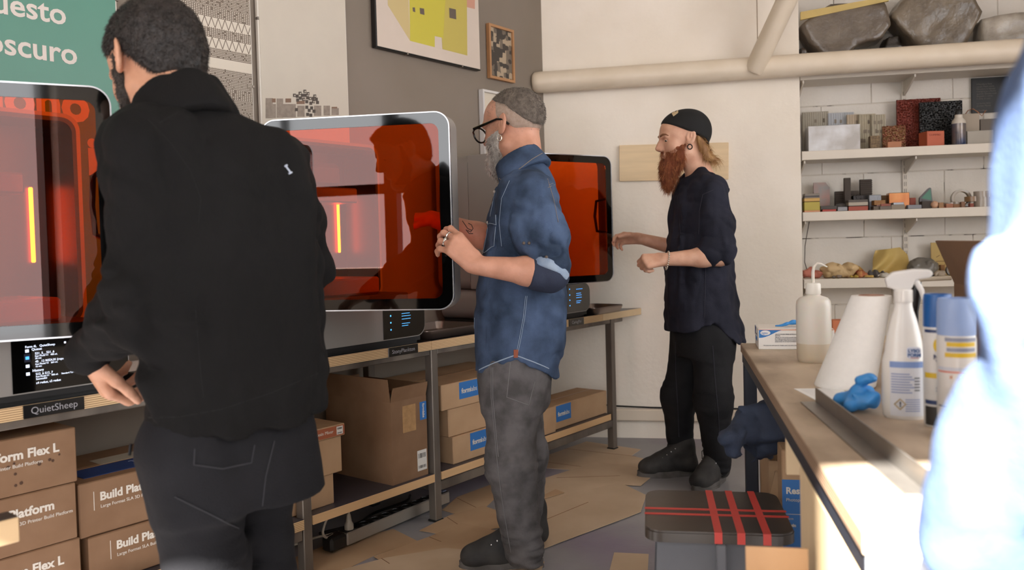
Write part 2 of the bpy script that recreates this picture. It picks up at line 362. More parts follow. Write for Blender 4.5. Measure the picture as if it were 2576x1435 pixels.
# ================================================================== printers
M_silver = mat('bead_blasted_aluminium', '96918c', .42, metal=.35, bump=.02, bscale=300, scale=10)
M_silver2 = mat('rim_aluminium', 'c8c8cc', .25, metal=.9)
M_dark = mat('chamber_black', '161211', .4)
M_blackgl = mat('black_glass', '050505', .06, coat=.5)
M_orange = filter_glass('amber_filter_glass', (.93, .31, .075), .95)
M_lamp = emit('chamber_lamp', 'ffb040', 9)
M_icon = emit('screen_white', 'c9d2e6', .8); M_iconb = emit('screen_blue', '3f8fe0', .9); M_iconr = emit('screen_red', 'd0401c', .7)
M_grey4 = mat('tank_grey', '4a4441', .4); M_plat = mat('platform_metal', '7b6f66', .35, metal=.6)
def printer(a0, a1, hinge, theta, label, screen_text):
    w = a1 - a0; t = thing('resin_printer', label, '3d printer', L(a0, 0, BENCH_Z), L.ang, 'amber windowed printers on the bench')
    D, DW, DH = .10, .67, .665; zb, zd = .03, .178
    MB().box(.03, w - .03, .02, .43, .0, .012).box(.02, w - .02, .01, .44, .012, zb).build('plinth', mat('plinth_black', '131212', .6), t)
    # base with rounded lower corner, screen inset on its right
    pol = rrect(w, zd - zb, .045, 6, w / 2, (zd + zb) / 2)
    mb = MB(); mb.M = Matrix(((1, 0, 0, 0), (0, 0, 1, 0), (0, 1, 0, 0), (0, 0, 0, 1))); mb.prism(pol, .0, .44); mb.build('base', M_silver, t, smooth=35)
    sw = .235 if screen_text != 1 else .318
    sp = [(max(x, w - sw) if x < w - .1 else x - .004, (y if y > .1 else y + .004)) for x, y in pol]
    mb = MB(); mb.M = Matrix(((1, 0, 0, 0), (0, 0, 1, 0), (0, 1, 0, 0), (0, 0, 0, 1))); mb.prism(sp, -.003, .02); sc = mb.build('touch_screen', M_blackgl, t)
    def tx(s_, x, z, sz, m_=M_icon, b=0): return text(s_, sz, sc, m_, (w - sw + x, -.0036, z), bold=b, thick=.0002)
    if screen_text == 1:
        tx('Form 4L   QuietSheep', .034, .153, .0085)
        for s_, z, sz in (('Queue', .1445, .0095), ('S21_5__S21_6', .133, .0085), ('Fast Model V1   468 mL', .1265, .006), ('20 min', .1205, .006), ('45 _12 REDUX (repair...), S44_10 (repaired)', .111, .0085),
                         ('Fast Model V1   263 mL', .1045, .006), ('16 min', .0985, .006), ('History', .087, .0095), ('S12_6 S12_7', .077, .0085), ('Fast Model V1   458 mL     Standard Tank', .0705, .006), ('Successful', .064, .007), ('s4 redux, s3 redux', .053, .0085)):
            tx(s_, .05 if s_ in ('Queue', 'History') else .058, z, sz)
        mb = MB(); zc = .100
        mb.box(w - sw + .031, w - sw + .046, -.0035, -.003, .115, .137); mb.build('sidebar_mark', mat('screen_navy', '15172c', .4), sc)
        for z, m_ in ((.145, M_icon), (.126, M_iconb), (.104, M_icon), (.083, M_icon)):
            MB().bev(w - sw + .034, w - sw + .043, -.0042, -.0035, z - .004, z + .004, .0003).build('icon', m_, sc)
        MB().box(w - sw + .155, w - sw + .175, -.0036, -.003, .156, .159).build('icon', M_iconr, sc)
        MB().box(w - sw + .135, w - sw + .14, -.0036, -.003, .155, .160).build('icon', M_icon, sc)
    else:
        for z in (.155, .125, .098, .07): MB().bev(w - sw + .036, w - sw + .042, -.0042, -.003, z - .003, z + .003, .0003).build('icon', M_iconb, sc)
        for z, l in ((.15, .06), (.128, .045), (.118, .05), (.106, .05), (.088, .045), (.079, .035)): MB().box(w - sw + .10, w - sw + .10 + l, -.0037, -.003, z, z + .002).build('icon', M_iconb, sc)
    # upper body: hollow rounded shell, open to the front
    z0, z1 = zd, zd + .655
    def shell(r0, inset, y0, y1, name, m_):
        mb = MB(); mb.M = Matrix(((1, 0, 0, 0), (0, 0, 1, 0), (0, 1, 0, 0), (0, 0, 0, 1)))
        mb.ring(rrect(w - 2 * inset, z1 - z0 - 2 * inset, r0, 6, w / 2, (z0 + z1) / 2), rrect(w - 2 * inset - .024, z1 - z0 - 2 * inset - .024, r0 - .008, 6, w / 2, (z0 + z1) / 2), y0, y1); return mb.build(name, m_, t, smooth=35)
    shell(.05, 0, .245, .455, 'body_shell', M_silver); shell(.042, .013, .243, .44, 'chamber_lining', M_dark)
    mb = MB(); mb.M = Matrix(((1, 0, 0, 0), (0, 0, 1, 0), (0, 1, 0, 0), (0, 0, 0, 1))); mb.prism(rrect(w - .01, z1 - z0 - .01, .045, 6, w / 2, (z0 + z1) / 2), .44, .458); mb.build('back_panel', M_dark, t, smooth=35)
    MB().bev(0, .012, .0, .246, zd + .002, z1 - .004, .004).build('side_cheek', M_silver, t)
    # chamber: deck, tank, platform on its arm, lamps
    MB().bev(.03, w - .03, .06, .44, zd + .001, zd + .03, .004).build('deck', M_grey4, t)
    MB().bev(.10, w - .13, .12, .40, zd + .031, zd + .10, .008).build('resin_tank', mat('tank_amber', '9a6a3c', .3), t)
    p_ = MB().bev(.16, w - .20, .16, .37, zd + .40, zd + .46, .006).build('build_platform', M_plat, t)
    MB().bev(.20, w - .24, .20, .40, zd + .461, zd + .56, .02).build('arm', M_dark, p_)
    MB().bev(w / 2 - .05, w / 2 + .05, .38, .4399, zd + .1, zd + .62, .004).build('lift_column', mat('column_grey', '3a3431', .4), t)
    for x in (.075, w - .075): MB().bev(x - .006, x + .006, .425, .436, zd + .20, zd + .44, .003).build('lamp_strip', M_lamp, t)
    # door hood, swung open about its left edge
    d_ = bpy.data.objects.new('door', None); COL.objects.link(d_); d_.parent = t
    d_.location = (hinge[0] - a0, hinge[1], .182); d_.rotation_euler = (0, 0, -math.radians(theta))
    X = Matrix(((1, 0, 0, 0), (0, 0, 1, 0), (0, 1, 0, 0), (0, 0, 0, 1)))
    out = rrect(DW, DH, .052, 8, DW / 2, DH / 2); inn = rrect(DW - .008, DH - .008, .048, 8, DW / 2, DH / 2)
    mb = MB(); mb.M = X; mb.ring(out, rrect(DW - .024, DH - .024, .042, 8, DW / 2, DH / 2), -D + .012, 0); mb.build('hood', M_silver, d_, smooth=35)
    mb = MB(); mb.M = X; mb.ring(out, inn, -D - .002, -D + .012); mb.build('rim', M_silver2, d_, smooth=35)
    win = rrect(DW - .078, DH - .078, .03, 8, DW / 2, DH / 2)
    mb = MB(); mb.M = X; mb.ring(inn, win, -D, -D + .006); mb.build('window_border', M_blackgl, d_, smooth=35)
    mb = MB(); mb.M = X; mb.prism(win, -D, -D + .006); mb.build('window', M_orange, d_)
    mb = MB(); mb.tube([(DW - .03, -D + .012, .26), (DW - .05, -.03, .27), (DW - .055, -.02, .35), (DW - .05, -.03, .43), (DW - .03, -D + .012, .44)], .008, 8); mb.build('inner_handle', M_dark, d_, smooth=True)
    return t
printer(-.56, .135, (-.545, .19), 25, 'amber resin printer nearest the camera with its menu screen lit', 1)
printer(.70, 1.39, (.747, .10), 61.5, 'amber resin printer in the middle whose door the denim shirted man holds', 0)
printer(1.97, 2.655, (2.13, .20), 18, 'farthest amber resin printer near the white far wall', 0)

# ================================================================== metal trays
M_tray = mat('tray_steel', '8d8078', .3, metal=.9)
def tray(a, b, w, dpt, rz, label):
    t = thing('metal_tray', label, 'tray', L(a, b, BENCH_Z), L.ang + rz, 'baking trays on the bench')
    mb = MB()
    P = [rrect(w - 2*q, dpt - 2*q, r_, 6, w / 2, dpt / 2) for q, r_ in ((.022, .03), (.012, .035), (0, .04), (.003, .038), (.014, .034), (.024, .028))]
    Z = [0, .004, .034, .037, .006, .004]; vs = []; fs = []; n = len(P[0])
    for p, z in zip(P, Z): vs += [(x, y, z) for x, y in p]
    for k in range(5):
        for i in range(n): j = (i + 1) % n; fs.append((k*n + i, k*n + j, (k+1)*n + j, (k+1)*n + i))
    fs += [tuple(range(n - 1, -1, -1)), tuple(range(5 * n, 6 * n))]
    mb.add(vs, fs); mb.build('pan', M_tray, t, smooth=50)
    mb = MB(); mb.ring(rrect(w, dpt, .04, 6, w/2, dpt/2), rrect(w - .008, dpt - .008, .036, 6, w/2, dpt/2), .0372, .0392); mb.build('rolled_rim', M_tray, t, smooth=50)
    return t
tray(1.42, .015, .40, .30, 0, 'empty metal tray between the middle printer and the denim shirted man')
tray(2.69, -.02, .30, .22, 0, 'shallow dark metal tray at the wall end of the bench')
tray(.17, .02, .42, .30, 0, "metal tray beside the black jacketed man's hand")
# ================================================================== pictures on the taupe wall
def grid_print_mat():
    """dense brown linework of small storeys, windows and trusses on cream paper"""
    m = bpy.data.materials.new('linework_print'); m.use_nodes = True; nt = m.node_tree; N = nt.nodes; LK = nt.links; b = N['Principled BSDF']; b.inputs['Roughness'].default_value = .5
    tc = N.new('ShaderNodeTexCoord'); sp = N.new('ShaderNodeSeparateXYZ'); LK.new(tc.outputs['Object'], sp.inputs[0])
    def mth(op, a, b_=None):
        n = N.new('ShaderNodeMath'); n.operation = op
        for i, q in enumerate((a, b_)):
            if q is None: continue
            if isinstance(q, (int, float)): n.inputs[i].default_value = q
            else: LK.new(q, n.inputs[i])
        return n.outputs[0]
    x, z = sp.outputs['X'], sp.outputs['Z']
    band = mth('FLOOR', mth('MULTIPLY', z, 26)); wn = N.new('ShaderNodeTexWhiteNoise'); wn.noise_dimensions = '1D'; LK.new(band, wn.inputs['W']); rb = wn.outputs['Value']
    fx = mth('ADD', mth('MULTIPLY', mth('FLOOR', mth('MULTIPLY', rb, 3.99)), 45), 110)
    wx = mth('GREATER_THAN', mth('FRACT', mth('MULTIPLY', x, fx)), .42); wz = mth('GREATER_THAN', mth('FRACT', mth('MULTIPLY', z, 156)), .45)
    cell = N.new('ShaderNodeCombineXYZ'); LK.new(mth('FLOOR', mth('MULTIPLY', x, fx)), cell.inputs[0]); LK.new(mth('FLOOR', mth('MULTIPLY', z, 156)), cell.inputs[1]); w2 = N.new('ShaderNodeTexWhiteNoise'); w2.noise_dimensions = '2D'; LK.new(cell.outputs[0], w2.inputs['Vector'])
    win = mth('MULTIPLY', mth('MULTIPLY', wx, wz), mth('GREATER_THAN', w2.outputs['Value'], .12))
    tri = mth('ABSOLUTE', mth('SUBTRACT', mth('MULTIPLY', mth('FRACT', mth('MULTIPLY', x, 34)), 2), 1)); fz = mth('FRACT', mth('MULTIPLY', z, 26)); truss = mth('GREATER_THAN', mth('ABSOLUTE', mth('SUBTRACT', tri, fz)), .12)
    isT = mth('GREATER_THAN', rb, .80); blank = mth('GREATER_THAN', rb, .93)
    v = mth('ADD', mth('MULTIPLY', win, mth('SUBTRACT', 1, isT)), mth('MULTIPLY', mth('MAXIMUM', truss, blank), isT))
    r = N.new('ShaderNodeValToRGB'); LK.new(v, r.inputs[0]); r.color_ramp.elements[0].color = (*srgb('6f6052'), 1); r.color_ramp.elements[1].color = (*srgb('cfc4b4'), 1); LK.new(r.outputs[0], b.inputs['Base Color']); return m
M_paper = mat('cream_paper', 'c4baab', .55, var=.02); M_edge = mat('white_edge', 'd3cbc0', .4); M_clip = mat('clip_steel', '8a8178', .35, metal=.8)
WB = WALL_B - .004
def art(name, label, a0, a1, z0, z1, th, m_face, m_edge, cat='poster'):
    t = thing(name, label, cat, L(a0, WB, z0), L.ang)
    MB().bev(0, a1 - a0, -th, 0, 0, z1 - z0, .002).build('backing', m_edge, t); MB().box(.006, a1 - a0 - .006, -th - .0015, -th, .006, z1 - z0 - .006).build('print', m_face, t); return t
# green lettered poster
t = art('lettered_poster', 'tall green poster with large off-white lettering behind the nearest printer', -.75, .385, .85, 2.75, .02, mat('green_print', '4d8270', .4, var=.03, scale=2), M_edge)
M_let = mat('offwhite_ink', 'cfc4bb', .5)
x1 = 1.135
def gl(s_, size, x, z, bold=.003): text(s_, size, t, M_let, (x, -.0225, z), name='lettering', bold=bold, align='RIGHT')
for s_, sz, px, py, bo in (('esposto e compuesto', .100, 168, 63, .0018), ('chiaroscuro', .100, 196, 163, .0018), ('buono', .165, 226, 306, .006), ('i', .175, 249, 437, .007)):
    q = L.inv(onp(px, py, L(0, WB - .0225), L.y)); gl(s_, sz, q[0] + .75, q[2] - .85, bo)
for z in (.68, 1.2): MB().bev(1.13, 1.14, -.026, -.005, z, z + .012, .002).build('clip', M_clip, t)
# linework print
t = art('linework_poster', 'tall poster of dense brown building linework behind the black jacketed man', .462, .935, 1.30, 2.75, .015, grid_print_mat(), M_edge)
MB().bev(.469, .477, -.02, -.004, .52, .532, .002).build('clip', M_clip, t)
# white poster with a row of small buildings
t = art('skyline_poster', 'white poster with a row of small brick buildings along its foot', .965, 1.432, 1.30, 2.75, .018, M_paper, M_edge)
M_b1 = mat('printed_brick', '8d8074', .7, var=.12, scale=60); M_b2 = mat('printed_dark', '4e453e', .7, var=.1, scale=60)
random.seed(5)
def pq(x0, x1, y0, y1, m_, d=0):
    mb = MB(); mb.M = Matrix(((1, 0, 0, 0), (0, 0, 1, 0), (0, 1, 0, 0), (0, 0, 0, 1))); Q = [L.inv(onp(x, y, L(0, WB - .0195), L.y)) for x, y in ((x0, y1), (x1, y1), (x1, y0), (x0, y0))]; mb.prism([(q[0] - .965, q[2] - 1.30) for q in Q], -.0203 - d, -.0195 - d); return mb.build('printed_building', m_, t)
for x0, x1, y0 in ((668, 686, 247), (686, 694, 262), (696, 712, 248), (712, 718, 262), (718, 744, 262), (748, 766, 266), (790, 808, 266), (814, 830, 266), (834, 852, 272)): pq(x0, x1, y0, 298 - (x0 - 668) * .05, M_b1)
for x0, x1, y0, y1 in ((684, 693, 248, 258), (718, 732, 248, 258), (746, 766, 254, 262), (834, 848, 269, 273)): pq(x0, x1, y0, y1, mat('printed_rust', '7d6250', .7), .0004)
for x0, y0 in ((737, 236), (744, 238), (751, 231), (757, 236), (763, 226), (764, 236), (771, 232), (752, 243), (760, 246), (770, 242), (776, 244), (784, 244), (788, 238), (792, 246), (745, 248), (768, 252), (778, 256), (785, 252), (795, 254), (768, 266), (774, 274), (780, 268), (786, 276), (742, 272), (770, 284), (778, 286)):
    o = pq(x0, x0 + 7, y0, y0 + 8, M_b2, .0006); 
for x0, y0 in ((739, 238), (753, 233), (765, 228), (773, 234), (790, 240), (762, 248), (787, 254), (778, 246)): pq(x0 + .6, x0 + 3.6, y0 + .8, y0 + 4, M_paper, .0012)
MB().bev(-.002, .006, -.022, -.004, .80, .812, .002).build('clip', M_clip, t)
# framed house print, black edged
t = art('house_print', 'large black edged print of a flat yellow house on pale ground', 1.600, 2.352, 2.095, 3.15, .03, mat('pale_pink_paper', 'cbbcae', .5, var=.02), mat('black_edge', '141312', .4), 'picture')
def pf(poly, m_, d): mb = MB(); mb.M = Matrix(((1, 0, 0, 0), (0, 0, 1, 0), (0, 1, 0, 0), (0, 0, 0, 1))); mb.prism(poly, -.0315 - d, -.0312 - d); return mb.build('printed_shape', m_, t)
def pl(*pts):
    Q = [L.inv(onp(x, y, L(0, WB - .03), L.y)) for x, y in pts]; return [(q[0] - 1.600, q[2] - 2.095) for q in Q]
pf(pl((1031, 103), (1175, 140), (1172, -190), (1026, -190)), mat('print_yellow', 'c0b43e', .5), .0002); pf(pl((1113, 124), (1175, 140), (1172, -190), (1130, -190)), mat('print_ochre', 'b9a852', .5), .0004)
pf(pl((975, 13), (1031, 103), (1027, -5), (973, -60)), mat('print_sand', 'c2ad79', .5), .0003)
pf(pl((1093, 119), (1113, 124), (1111, 95), (1093, 91)), mat('pale_pink_paper', 'cbbcae'), .0006); pf(pl((1112, 124), (1118, 125), (1116, 98), (1110, 95)), MATS['print_ochre'], .0006)
for q in (((1038, 29), (1044, 31), (1043, 19), (1037, 19)), ((1056, 35), (1067, 38), (1066, 22), (1055, 20)), ((1130, 45), (1147, 49), (1146, 24), (1129, 20))): pf(pl(*q), mat('print_brown', '5d5148', .5), .0008)
pf(pl((1169, 17), (1194, 23), (1194, -190), (1167, -190)), mat('print_rose', 'c08d78', .5), .0003)
for x in (.2, .60): MB().bev(x, x + .008, -.034, -.005, -.004, .008, .002).build('clip', M_clip, t)
MB().bev(-.004, .008, -.034, -.005, .30, .312, .002).build('clip', M_clip, t)
# small wood framed patchwork print
t = thing('patchwork_print', 'small wood framed print of a dark patchwork pattern', 'picture', L(2.442, WB, 2.072), L.ang); w_, h_ = .222, .296
mb = MB(); mb.M = Matrix(((1, 0, 0, 0), (0, 0, 1, 0), (0, 1, 0, 0), (0, 0, 0, 1))); mb.ring([(w_, 0), (w_, h_), (0, h_), (0, 0)], [(w_ - .014, .014), (w_ - .014, h_ - .014), (.014, h_ - .014), (.014, .014)], -.022, 0); mb.build('frame', mat('beech_frame', 'a97b52', .5, var=.08), t)
def patch_mat():
    m = mat('patchwork_ink', '9a8770', .6); nt = m.node_tree; N = nt.nodes; LK = nt.links; b = N['Principled BSDF']; tc = N.new('ShaderNodeTexCoord'); bk = N.new('ShaderNodeTexVoronoi'); bk.distance = 'CHEBYCHEV'; bk.inputs['Scale'].default_value = 38; bk.inputs['Randomness'].default_value = .55
    LK.new(tc.outputs['Object'], bk.inputs['Vector']); sp = N.new('ShaderNodeSeparateColor'); LK.new(bk.outputs['Color'], sp.inputs[0]); r = N.new('ShaderNodeValToRGB'); r.color_ramp.interpolation = 'CONSTANT'; LK.new(sp.outputs[0], r.inputs[0])
    r.color_ramp.elements[0].color = (*srgb('3b342d'), 1); r.color_ramp.elements[1].position = .5; r.color_ramp.elements[1].color = (*srgb('a8957c'), 1); e = r.color_ramp.elements.new(.75); e.color = (*srgb('6d6153'), 1); LK.new(r.outputs[0], b.inputs['Base Color']); return m
MB().box(.014, w_ - .014, -.012, -.004, .014, h_ - .014).build('print', patch_mat(), t)
# white frame half hidden by the denim shirted man
t = thing('white_framed_drawing', 'white framed drawing on the taupe wall behind the grey bearded man', 'picture', L(2.365, WB, 1.60), L.ang); w_, h_ = .42, .40
mb = MB(); mb.M = Matrix(((1, 0, 0, 0), (0, 0, 1, 0), (0, 1, 0, 0), (0, 0, 0, 1))); mb.ring([(w_, 0), (w_, h_), (0, h_), (0, 0)], [(w_ - .012, .012), (w_ - .012, h_ - .012), (.012, h_ - .012), (.012, .012)], -.03, 0); mb.build('frame', mat('white_frame', 'cfcbc8', .4), t)
MB().box(.012, w_ - .012, -.012, -.004, .012, h_ - .012).build('mount', mat('ivory_mount', 'd5cab8', .6), t); MB().box(.09, w_ - .09, -.0135, -.0121, .1, h_ - .1).build('drawing', mat('drawing_sand', 'cbbf98', .6, var=.1, scale=20), t)
# ================================================================== cartons under the bench
M_card_shaded = mat('cardboard', '7d5d42', .75, col2='87674c', scale=7, bump=.08, bscale=40); M_card2 = mat('cardboard_light', 'ac8a68', .75, col2='b59472', scale=7, bump=.08, bscale=40); M_cardin = mat('cardboard_edge', '7d5a3b', .85)  # shade on the left piles is put into the first, darker colour
M_tape = mat('parcel_tape', 'a47c55', .3); M_wprint = mat('white_print', 'd8d0c4', .6); M_blue = mat('sticker_blue', '2f6fb3', .45); M_labelw = mat('label_white', 'd9d5ce', .5); M_ink = mat('black_ink', '171513', .6)
def barcode(parent, x, y, z, w_, h_, seed=1):
    """white label with printed bars on a front face"""
    lb = MB().box(x, x + w_, y - .0008, y, z, z + h_).build('label', M_labelw, parent); r = random.Random(seed); mb = MB(); q = x + w_ * .1
    while q < x + w_ * .88:
        b_ = w_ * (.02 + .04 * r.random()); mb.box(q, q + b_, y - .0012, y - .0008, z + h_ * .62, z + h_ * .85); mb.box(q, q + b_, y - .0012, y - .0008, z + h_ * .12, z + h_ * .26); q += b_ + w_ * (.02 + .04 * r.random())
    o = mb.build('printed_bars', M_ink, lb); o['kind'] = 'stuff'; return lb
def carton(label, a, b, z, w, d, h, rz=0, m=None, frame=L, open_=None, seam_=True, name='carton', group=None):
    m = m or M_card_shaded; t = thing(name, label, 'box', frame(a, b, z), frame.ang + rz, group)
    if open_ is None:
        MB().bev(0, w, 0, d, 0, h, .003).build('carton_body', m, t)
        if seam_: MB().box(.004, w - .004, d * .47, d * .53, h, h + .0008).build('tape', M_tape, t)
    else:
        k = .005; mb = MB(); mb.ring([(0, 0), (w, 0), (w, d), (0, d)], [(k, k), (w - k, k), (w - k, d - k), (k, d - k)], 0, h); mb.box(k, w - k, k, d - k, 0, k); mb.build('carton_body', m, t)
        for sd, ang, ln in open_:
            mb = MB(); ln_ = ln
            if sd in 'FB': mb.box(.003, w - .003, 0, .004, 0, ln_)
            else: mb.box(0, .004, .003, d - .003, 0, ln_)
            o = mb.build('flap', m, t); a_ = math.radians(ang)
            put(o, {'F': (0, .0, h), 'B': (0, d - .004, h), 'L': (0, 0, h), 'R': (w - .004, 0, h)}[sd], rot={'F': (a_, 0, 0), 'B': (-a_, 0, 0), 'L': (0, -a_, 0), 'R': (0, a_, 0)}[sd])
    return t
def ftext(t, s_, size, x, z, m_=M_wprint, bold=0., y=-.0006, **k): return text(s_, size, t, m_, (x, y, z), bold=bold, **k)
SH = .205
# two piles on the left, lettered
def bp(label, a1, w, b, z, h, title, sub, x, m=M_card_shaded):
    t = carton(label, a1 - w, b, z, w, .36, h, m=m); ftext(t, title, .034, x, h * .62, bold=.0011); ftext(t, sub, .0135, x + .001, h * .62 - .022)
    MB().box(x - .018, x - .0165, -.0012, 0, h * .62 - .025, h * .62 + .03).build('printed_rule', M_wprint, t); return t
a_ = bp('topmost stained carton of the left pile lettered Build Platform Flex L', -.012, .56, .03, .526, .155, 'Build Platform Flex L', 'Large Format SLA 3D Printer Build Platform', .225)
for i in range(9):
    r = random.Random(i); x, z = .36 + .16 * r.random(), .02 + .07 * r.random(); mb = MB(); mb.M = Matrix.Translation((x, -.0006, z)) @ rotm(rx=math.pi / 2); mb.lathe([(.0001, 0), (.003 + .003 * r.random(), .0001), (.0001, .0003)], 9, False); mb.build('resin_drip', mat('resin_stain', '4a3120', .5), a_)
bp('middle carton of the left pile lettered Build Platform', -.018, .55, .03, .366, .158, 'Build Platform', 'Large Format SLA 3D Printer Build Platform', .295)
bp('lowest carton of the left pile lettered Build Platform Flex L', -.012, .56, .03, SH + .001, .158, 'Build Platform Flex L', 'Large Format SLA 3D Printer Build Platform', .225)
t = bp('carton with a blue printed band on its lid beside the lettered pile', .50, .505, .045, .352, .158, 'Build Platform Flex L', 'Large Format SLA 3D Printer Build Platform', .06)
MB().box(.04, .50, .05, .16, .158, .1592).build('blue_band', mat('faded_blue_band', '22407a', .5, var=.15), t)
text('Build Platform Flex L', .03, t, mat('faint_print', '8b97b5', .7), (.47, .135, .1595), rot=(0, 0, math.pi)); MB().box(.15, .30, .17, .25, .158, .159).build('label', mat('dim_label', 'b0a898', .6), t)
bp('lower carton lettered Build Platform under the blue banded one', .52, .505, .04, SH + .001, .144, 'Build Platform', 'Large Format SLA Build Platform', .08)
# resin mixer pile
carton('plain lower carton of the resin mixer pile with a torn scrap', .635, .06, SH + .002, .30, .30, .115, m=M_card2)
carton('plain pale carton under the flat resin mixer box', .655, .05, SH + .118, .315, .30, .135, m=M_card2)
t = carton('flat red fronted mixer box on top of the plain cartons', .66, .045, SH + .254, .325, .30, .045, m=M_card2)
MB().box(.14, .322, -.0008, 0, .004, .041).build('red_front', mat('mixer_red', 'a05a3d', .55, var=.06), t); ftext(t, 'Resin Mixer', .017, .185, .018, y=-.0014); barcode(t, .283, -.0012, .008, .03, .03, 3)
mb = MB(); mb.add([(.12, -.002, .034), (.20, -.004, .006), (.13, -.03, .002), (.125, -.012, .03)], [(0, 1, 3), (1, 2, 3), (0, 3, 2)]); mb.build('torn_corner', M_card2, t)
# tall open carton
t = carton('tall open carton with a blue sticker and a barcode label', 1.215, .035, SH + .002, .205, .40, .335, open_=(('F', 14, .06), ('R', 20, .05), ('L', 8, .095), ('B', 12, .06)))
MB().box(.165, .204, -.001, 0, .235, .31).build('blue_sticker', M_blue, t); text('formlabs', .017, t, M_wprint, (.180, -.0016, .303), rot=(math.pi / 2, math.pi / 2, 0), bold=.0004)
MB().box(.065, .14, -.0009, 0, .20, .31).build('tape', mat('clear_tape', 'b08a60', .2, var=.1, scale=40), t); barcode(t, .142, -.001, .025, .055, .085, 8)
mb = MB(); mb.sphere((.09, .16, .30), (.07, .10, .05), 10, 7); o = mb.build('plastic_bag', mat('grey_plastic_bag', '6d625a', .4, alpha=.85), smooth=True); put(o, L(1.215, .035, SH + .002), L.ang); tag(o, 'crumpled plastic bag stuffed in the tall open carton', 'bag')
# three flat cartons with stickers
def flat(label, a, b, z, w, d, h, st=None, rz=0, m=M_card2):
    t = carton(label, a, b, z, w, d, h, rz, m)
    if st: MB().box(st, st + .135, -.001, 0, h * .30, h * .96).build('blue_sticker', M_blue, t); ftext(t, 'form', .031, st + .014, h * .52, y=-.0018, bold=.0009); ftext(t, 'labs', .031, st + .073, h * .52, y=-.0018)
    return t
flat('lowest flat carton with a blue sticker beside the tall carton', 1.585, .04, SH + .002, .62, .38, .120, .115)
flat('middle dented flat carton between the two stickered ones', 1.570, .05, SH + .123, .60, .36, .124)
flat('topmost flat carton with a blue sticker above the dented one', 1.520, .04, SH + .248, .62, .38, .112, .115)
# cartons further right
flat('carton at the shelf edge just behind the denim shirted man', 2.225, .02, SH + .002, .105, .30, .10, m=M_card2) if False else None
flat('long low carton with a blue sticker at the end of the shelf', 2.345, .045, SH + .002, .53, .20, .125, .035)
flat('small plain carton low on the shelf behind the denim shirted man', 2.215, .02, SH + .002, .125, .34, .130)
flat('small carton stacked behind the jeans of the denim shirted man', 2.195, .04, SH + .133, .10, .32, .105)
t = thing('beam_end', 'sawn pale timber end poking in at the left edge', 'timber', at(10, 1335, 1.60), L.ang); MB().bev(-.10, .02, -.02, .03, -.024, .024, .002).build('timber', mat('pale_pine', 'd6b78c', .6, var=.07, scale=4, stretch=(.3, 4, 4)), t)
MB().box(-.10, .018, -.018, .028, .0245, .027).build('grime', mat('dark_grime', '3a2e24', .8), t)
t = thing('timber_post', 'grey timber post carrying the sawn beam end', 'timber', at(-60, 1435, 1.60) * V(1, 1, 0), L.ang); MB().bev(-.03, .03, -.02, .02, 0, float(at(10, 1335, 1.6)[2]) - .0245, .002).build('post', mat('grey_timber', '5b4a3a', .8, var=.1), t)

# ================================================================== power strip and cable
t = thing('power_strip', 'long aluminium power strip lying under the bench shelf', 'power strip', L(.985, .085, .012), L.ang + .055)
MB().bev(.03, .66, 0, .052, 0, .05, .004).build('housing', mat('brushed_aluminium', 'a39c92', .35, metal=.5), t); MB().bev(-.055, .0298, -.003, .056, -.002, .054, .01).build('end_cap', mat('black_plastic', '121212', .45), t); MB().box(.032, .655, .006, .046, .05, .0515).build('socket_panel', MATS['black_plastic'], t)
for i in range(9):
    mb = MB(); mb.M = Matrix.Translation((.085 + i * .062, .026, .0516)); mb.lathe([(.021, 0), (.021, .003), (.018, .003), (.017, .0005)], 16, False); mb.build('socket', mat('socket_black', '1b1a1a', .35), t, smooth=True)
MB().bev(.625, .65, .010, .04, .0517, .058, .002).build('switch', mat('switch_grey', '7b86a0', .3), t)
t2 = thing('power_cable', 'pale mains cable looping into a plug on the power strip', 'cable', L(.985, .085, .0), L.ang + .055)
M_cab = mat('pale_cable', 'aaa192', .5); mb = MB(); mb.M = Matrix.Translation((.065, .026, .0645)); mb.lathe([(.018, 0), (.0185, .018), (.012, .03), (.0095, .045), (.007, .06)], 14); mb.build('plug', M_cab, t2, smooth=True)
P_ = [(.065, .026, .115), (.062, .024, .15), (.03, .02, .175), (-.04, .015, .16), (-.075, .02, .10), (-.05, .03, .065), (-.005, .045, .062), (-.04, .1, .05), (-.12, .06, .07), (-.20, .06, .075)]
def smooth_path(P, n=6):
    P = [np.array(p, float) for p in P]; P = [2*P[0] - P[1]] + P + [2*P[-1] - P[-2]]; Q = []
    for i in range(1, len(P) - 2):
        for k in range(n): u = k / n; Q.append(.5 * ((2*P[i]) + (-P[i-1] + P[i+1])*u + (2*P[i-1] - 5*P[i] + 4*P[i+1] - P[i+2])*u*u + (-P[i-1] + 3*P[i] - 3*P[i+1] + P[i+2])*u**3))
    Q.append(P[-2]); return Q
mb = MB(); mb.tube(smooth_path(P_), .0048, 7); mb.build('cord', M_cab, t2, smooth=True)
mb = MB(); mb.tube(smooth_path([(.80, .44, .60), (.86, .42, .55), (.92, .44, .45), (.96, .46, .30), (1.10, .43, .212)]), .006, 7); o = mb.build('hanging_cable', mat('black_cable', '141414', .5), smooth=True); put(o, L(0, 0), L.ang); tag(o, 'black cord hanging down the wall behind the cartons', 'cable')
mb = MB(); mb.tube(smooth_path([(1.05, .30, .01), (1.2, .24, .02), (1.35, .30, .012), (1.5, .26, .03), (1.62, .35, .012)]), .006, 7); o = mb.build('floor_cable', mat('black_cable', '141414', .5), smooth=True); put(o, L(0, 0), L.ang); tag(o, 'tangled black cord in the dark behind the power strip', 'cable')
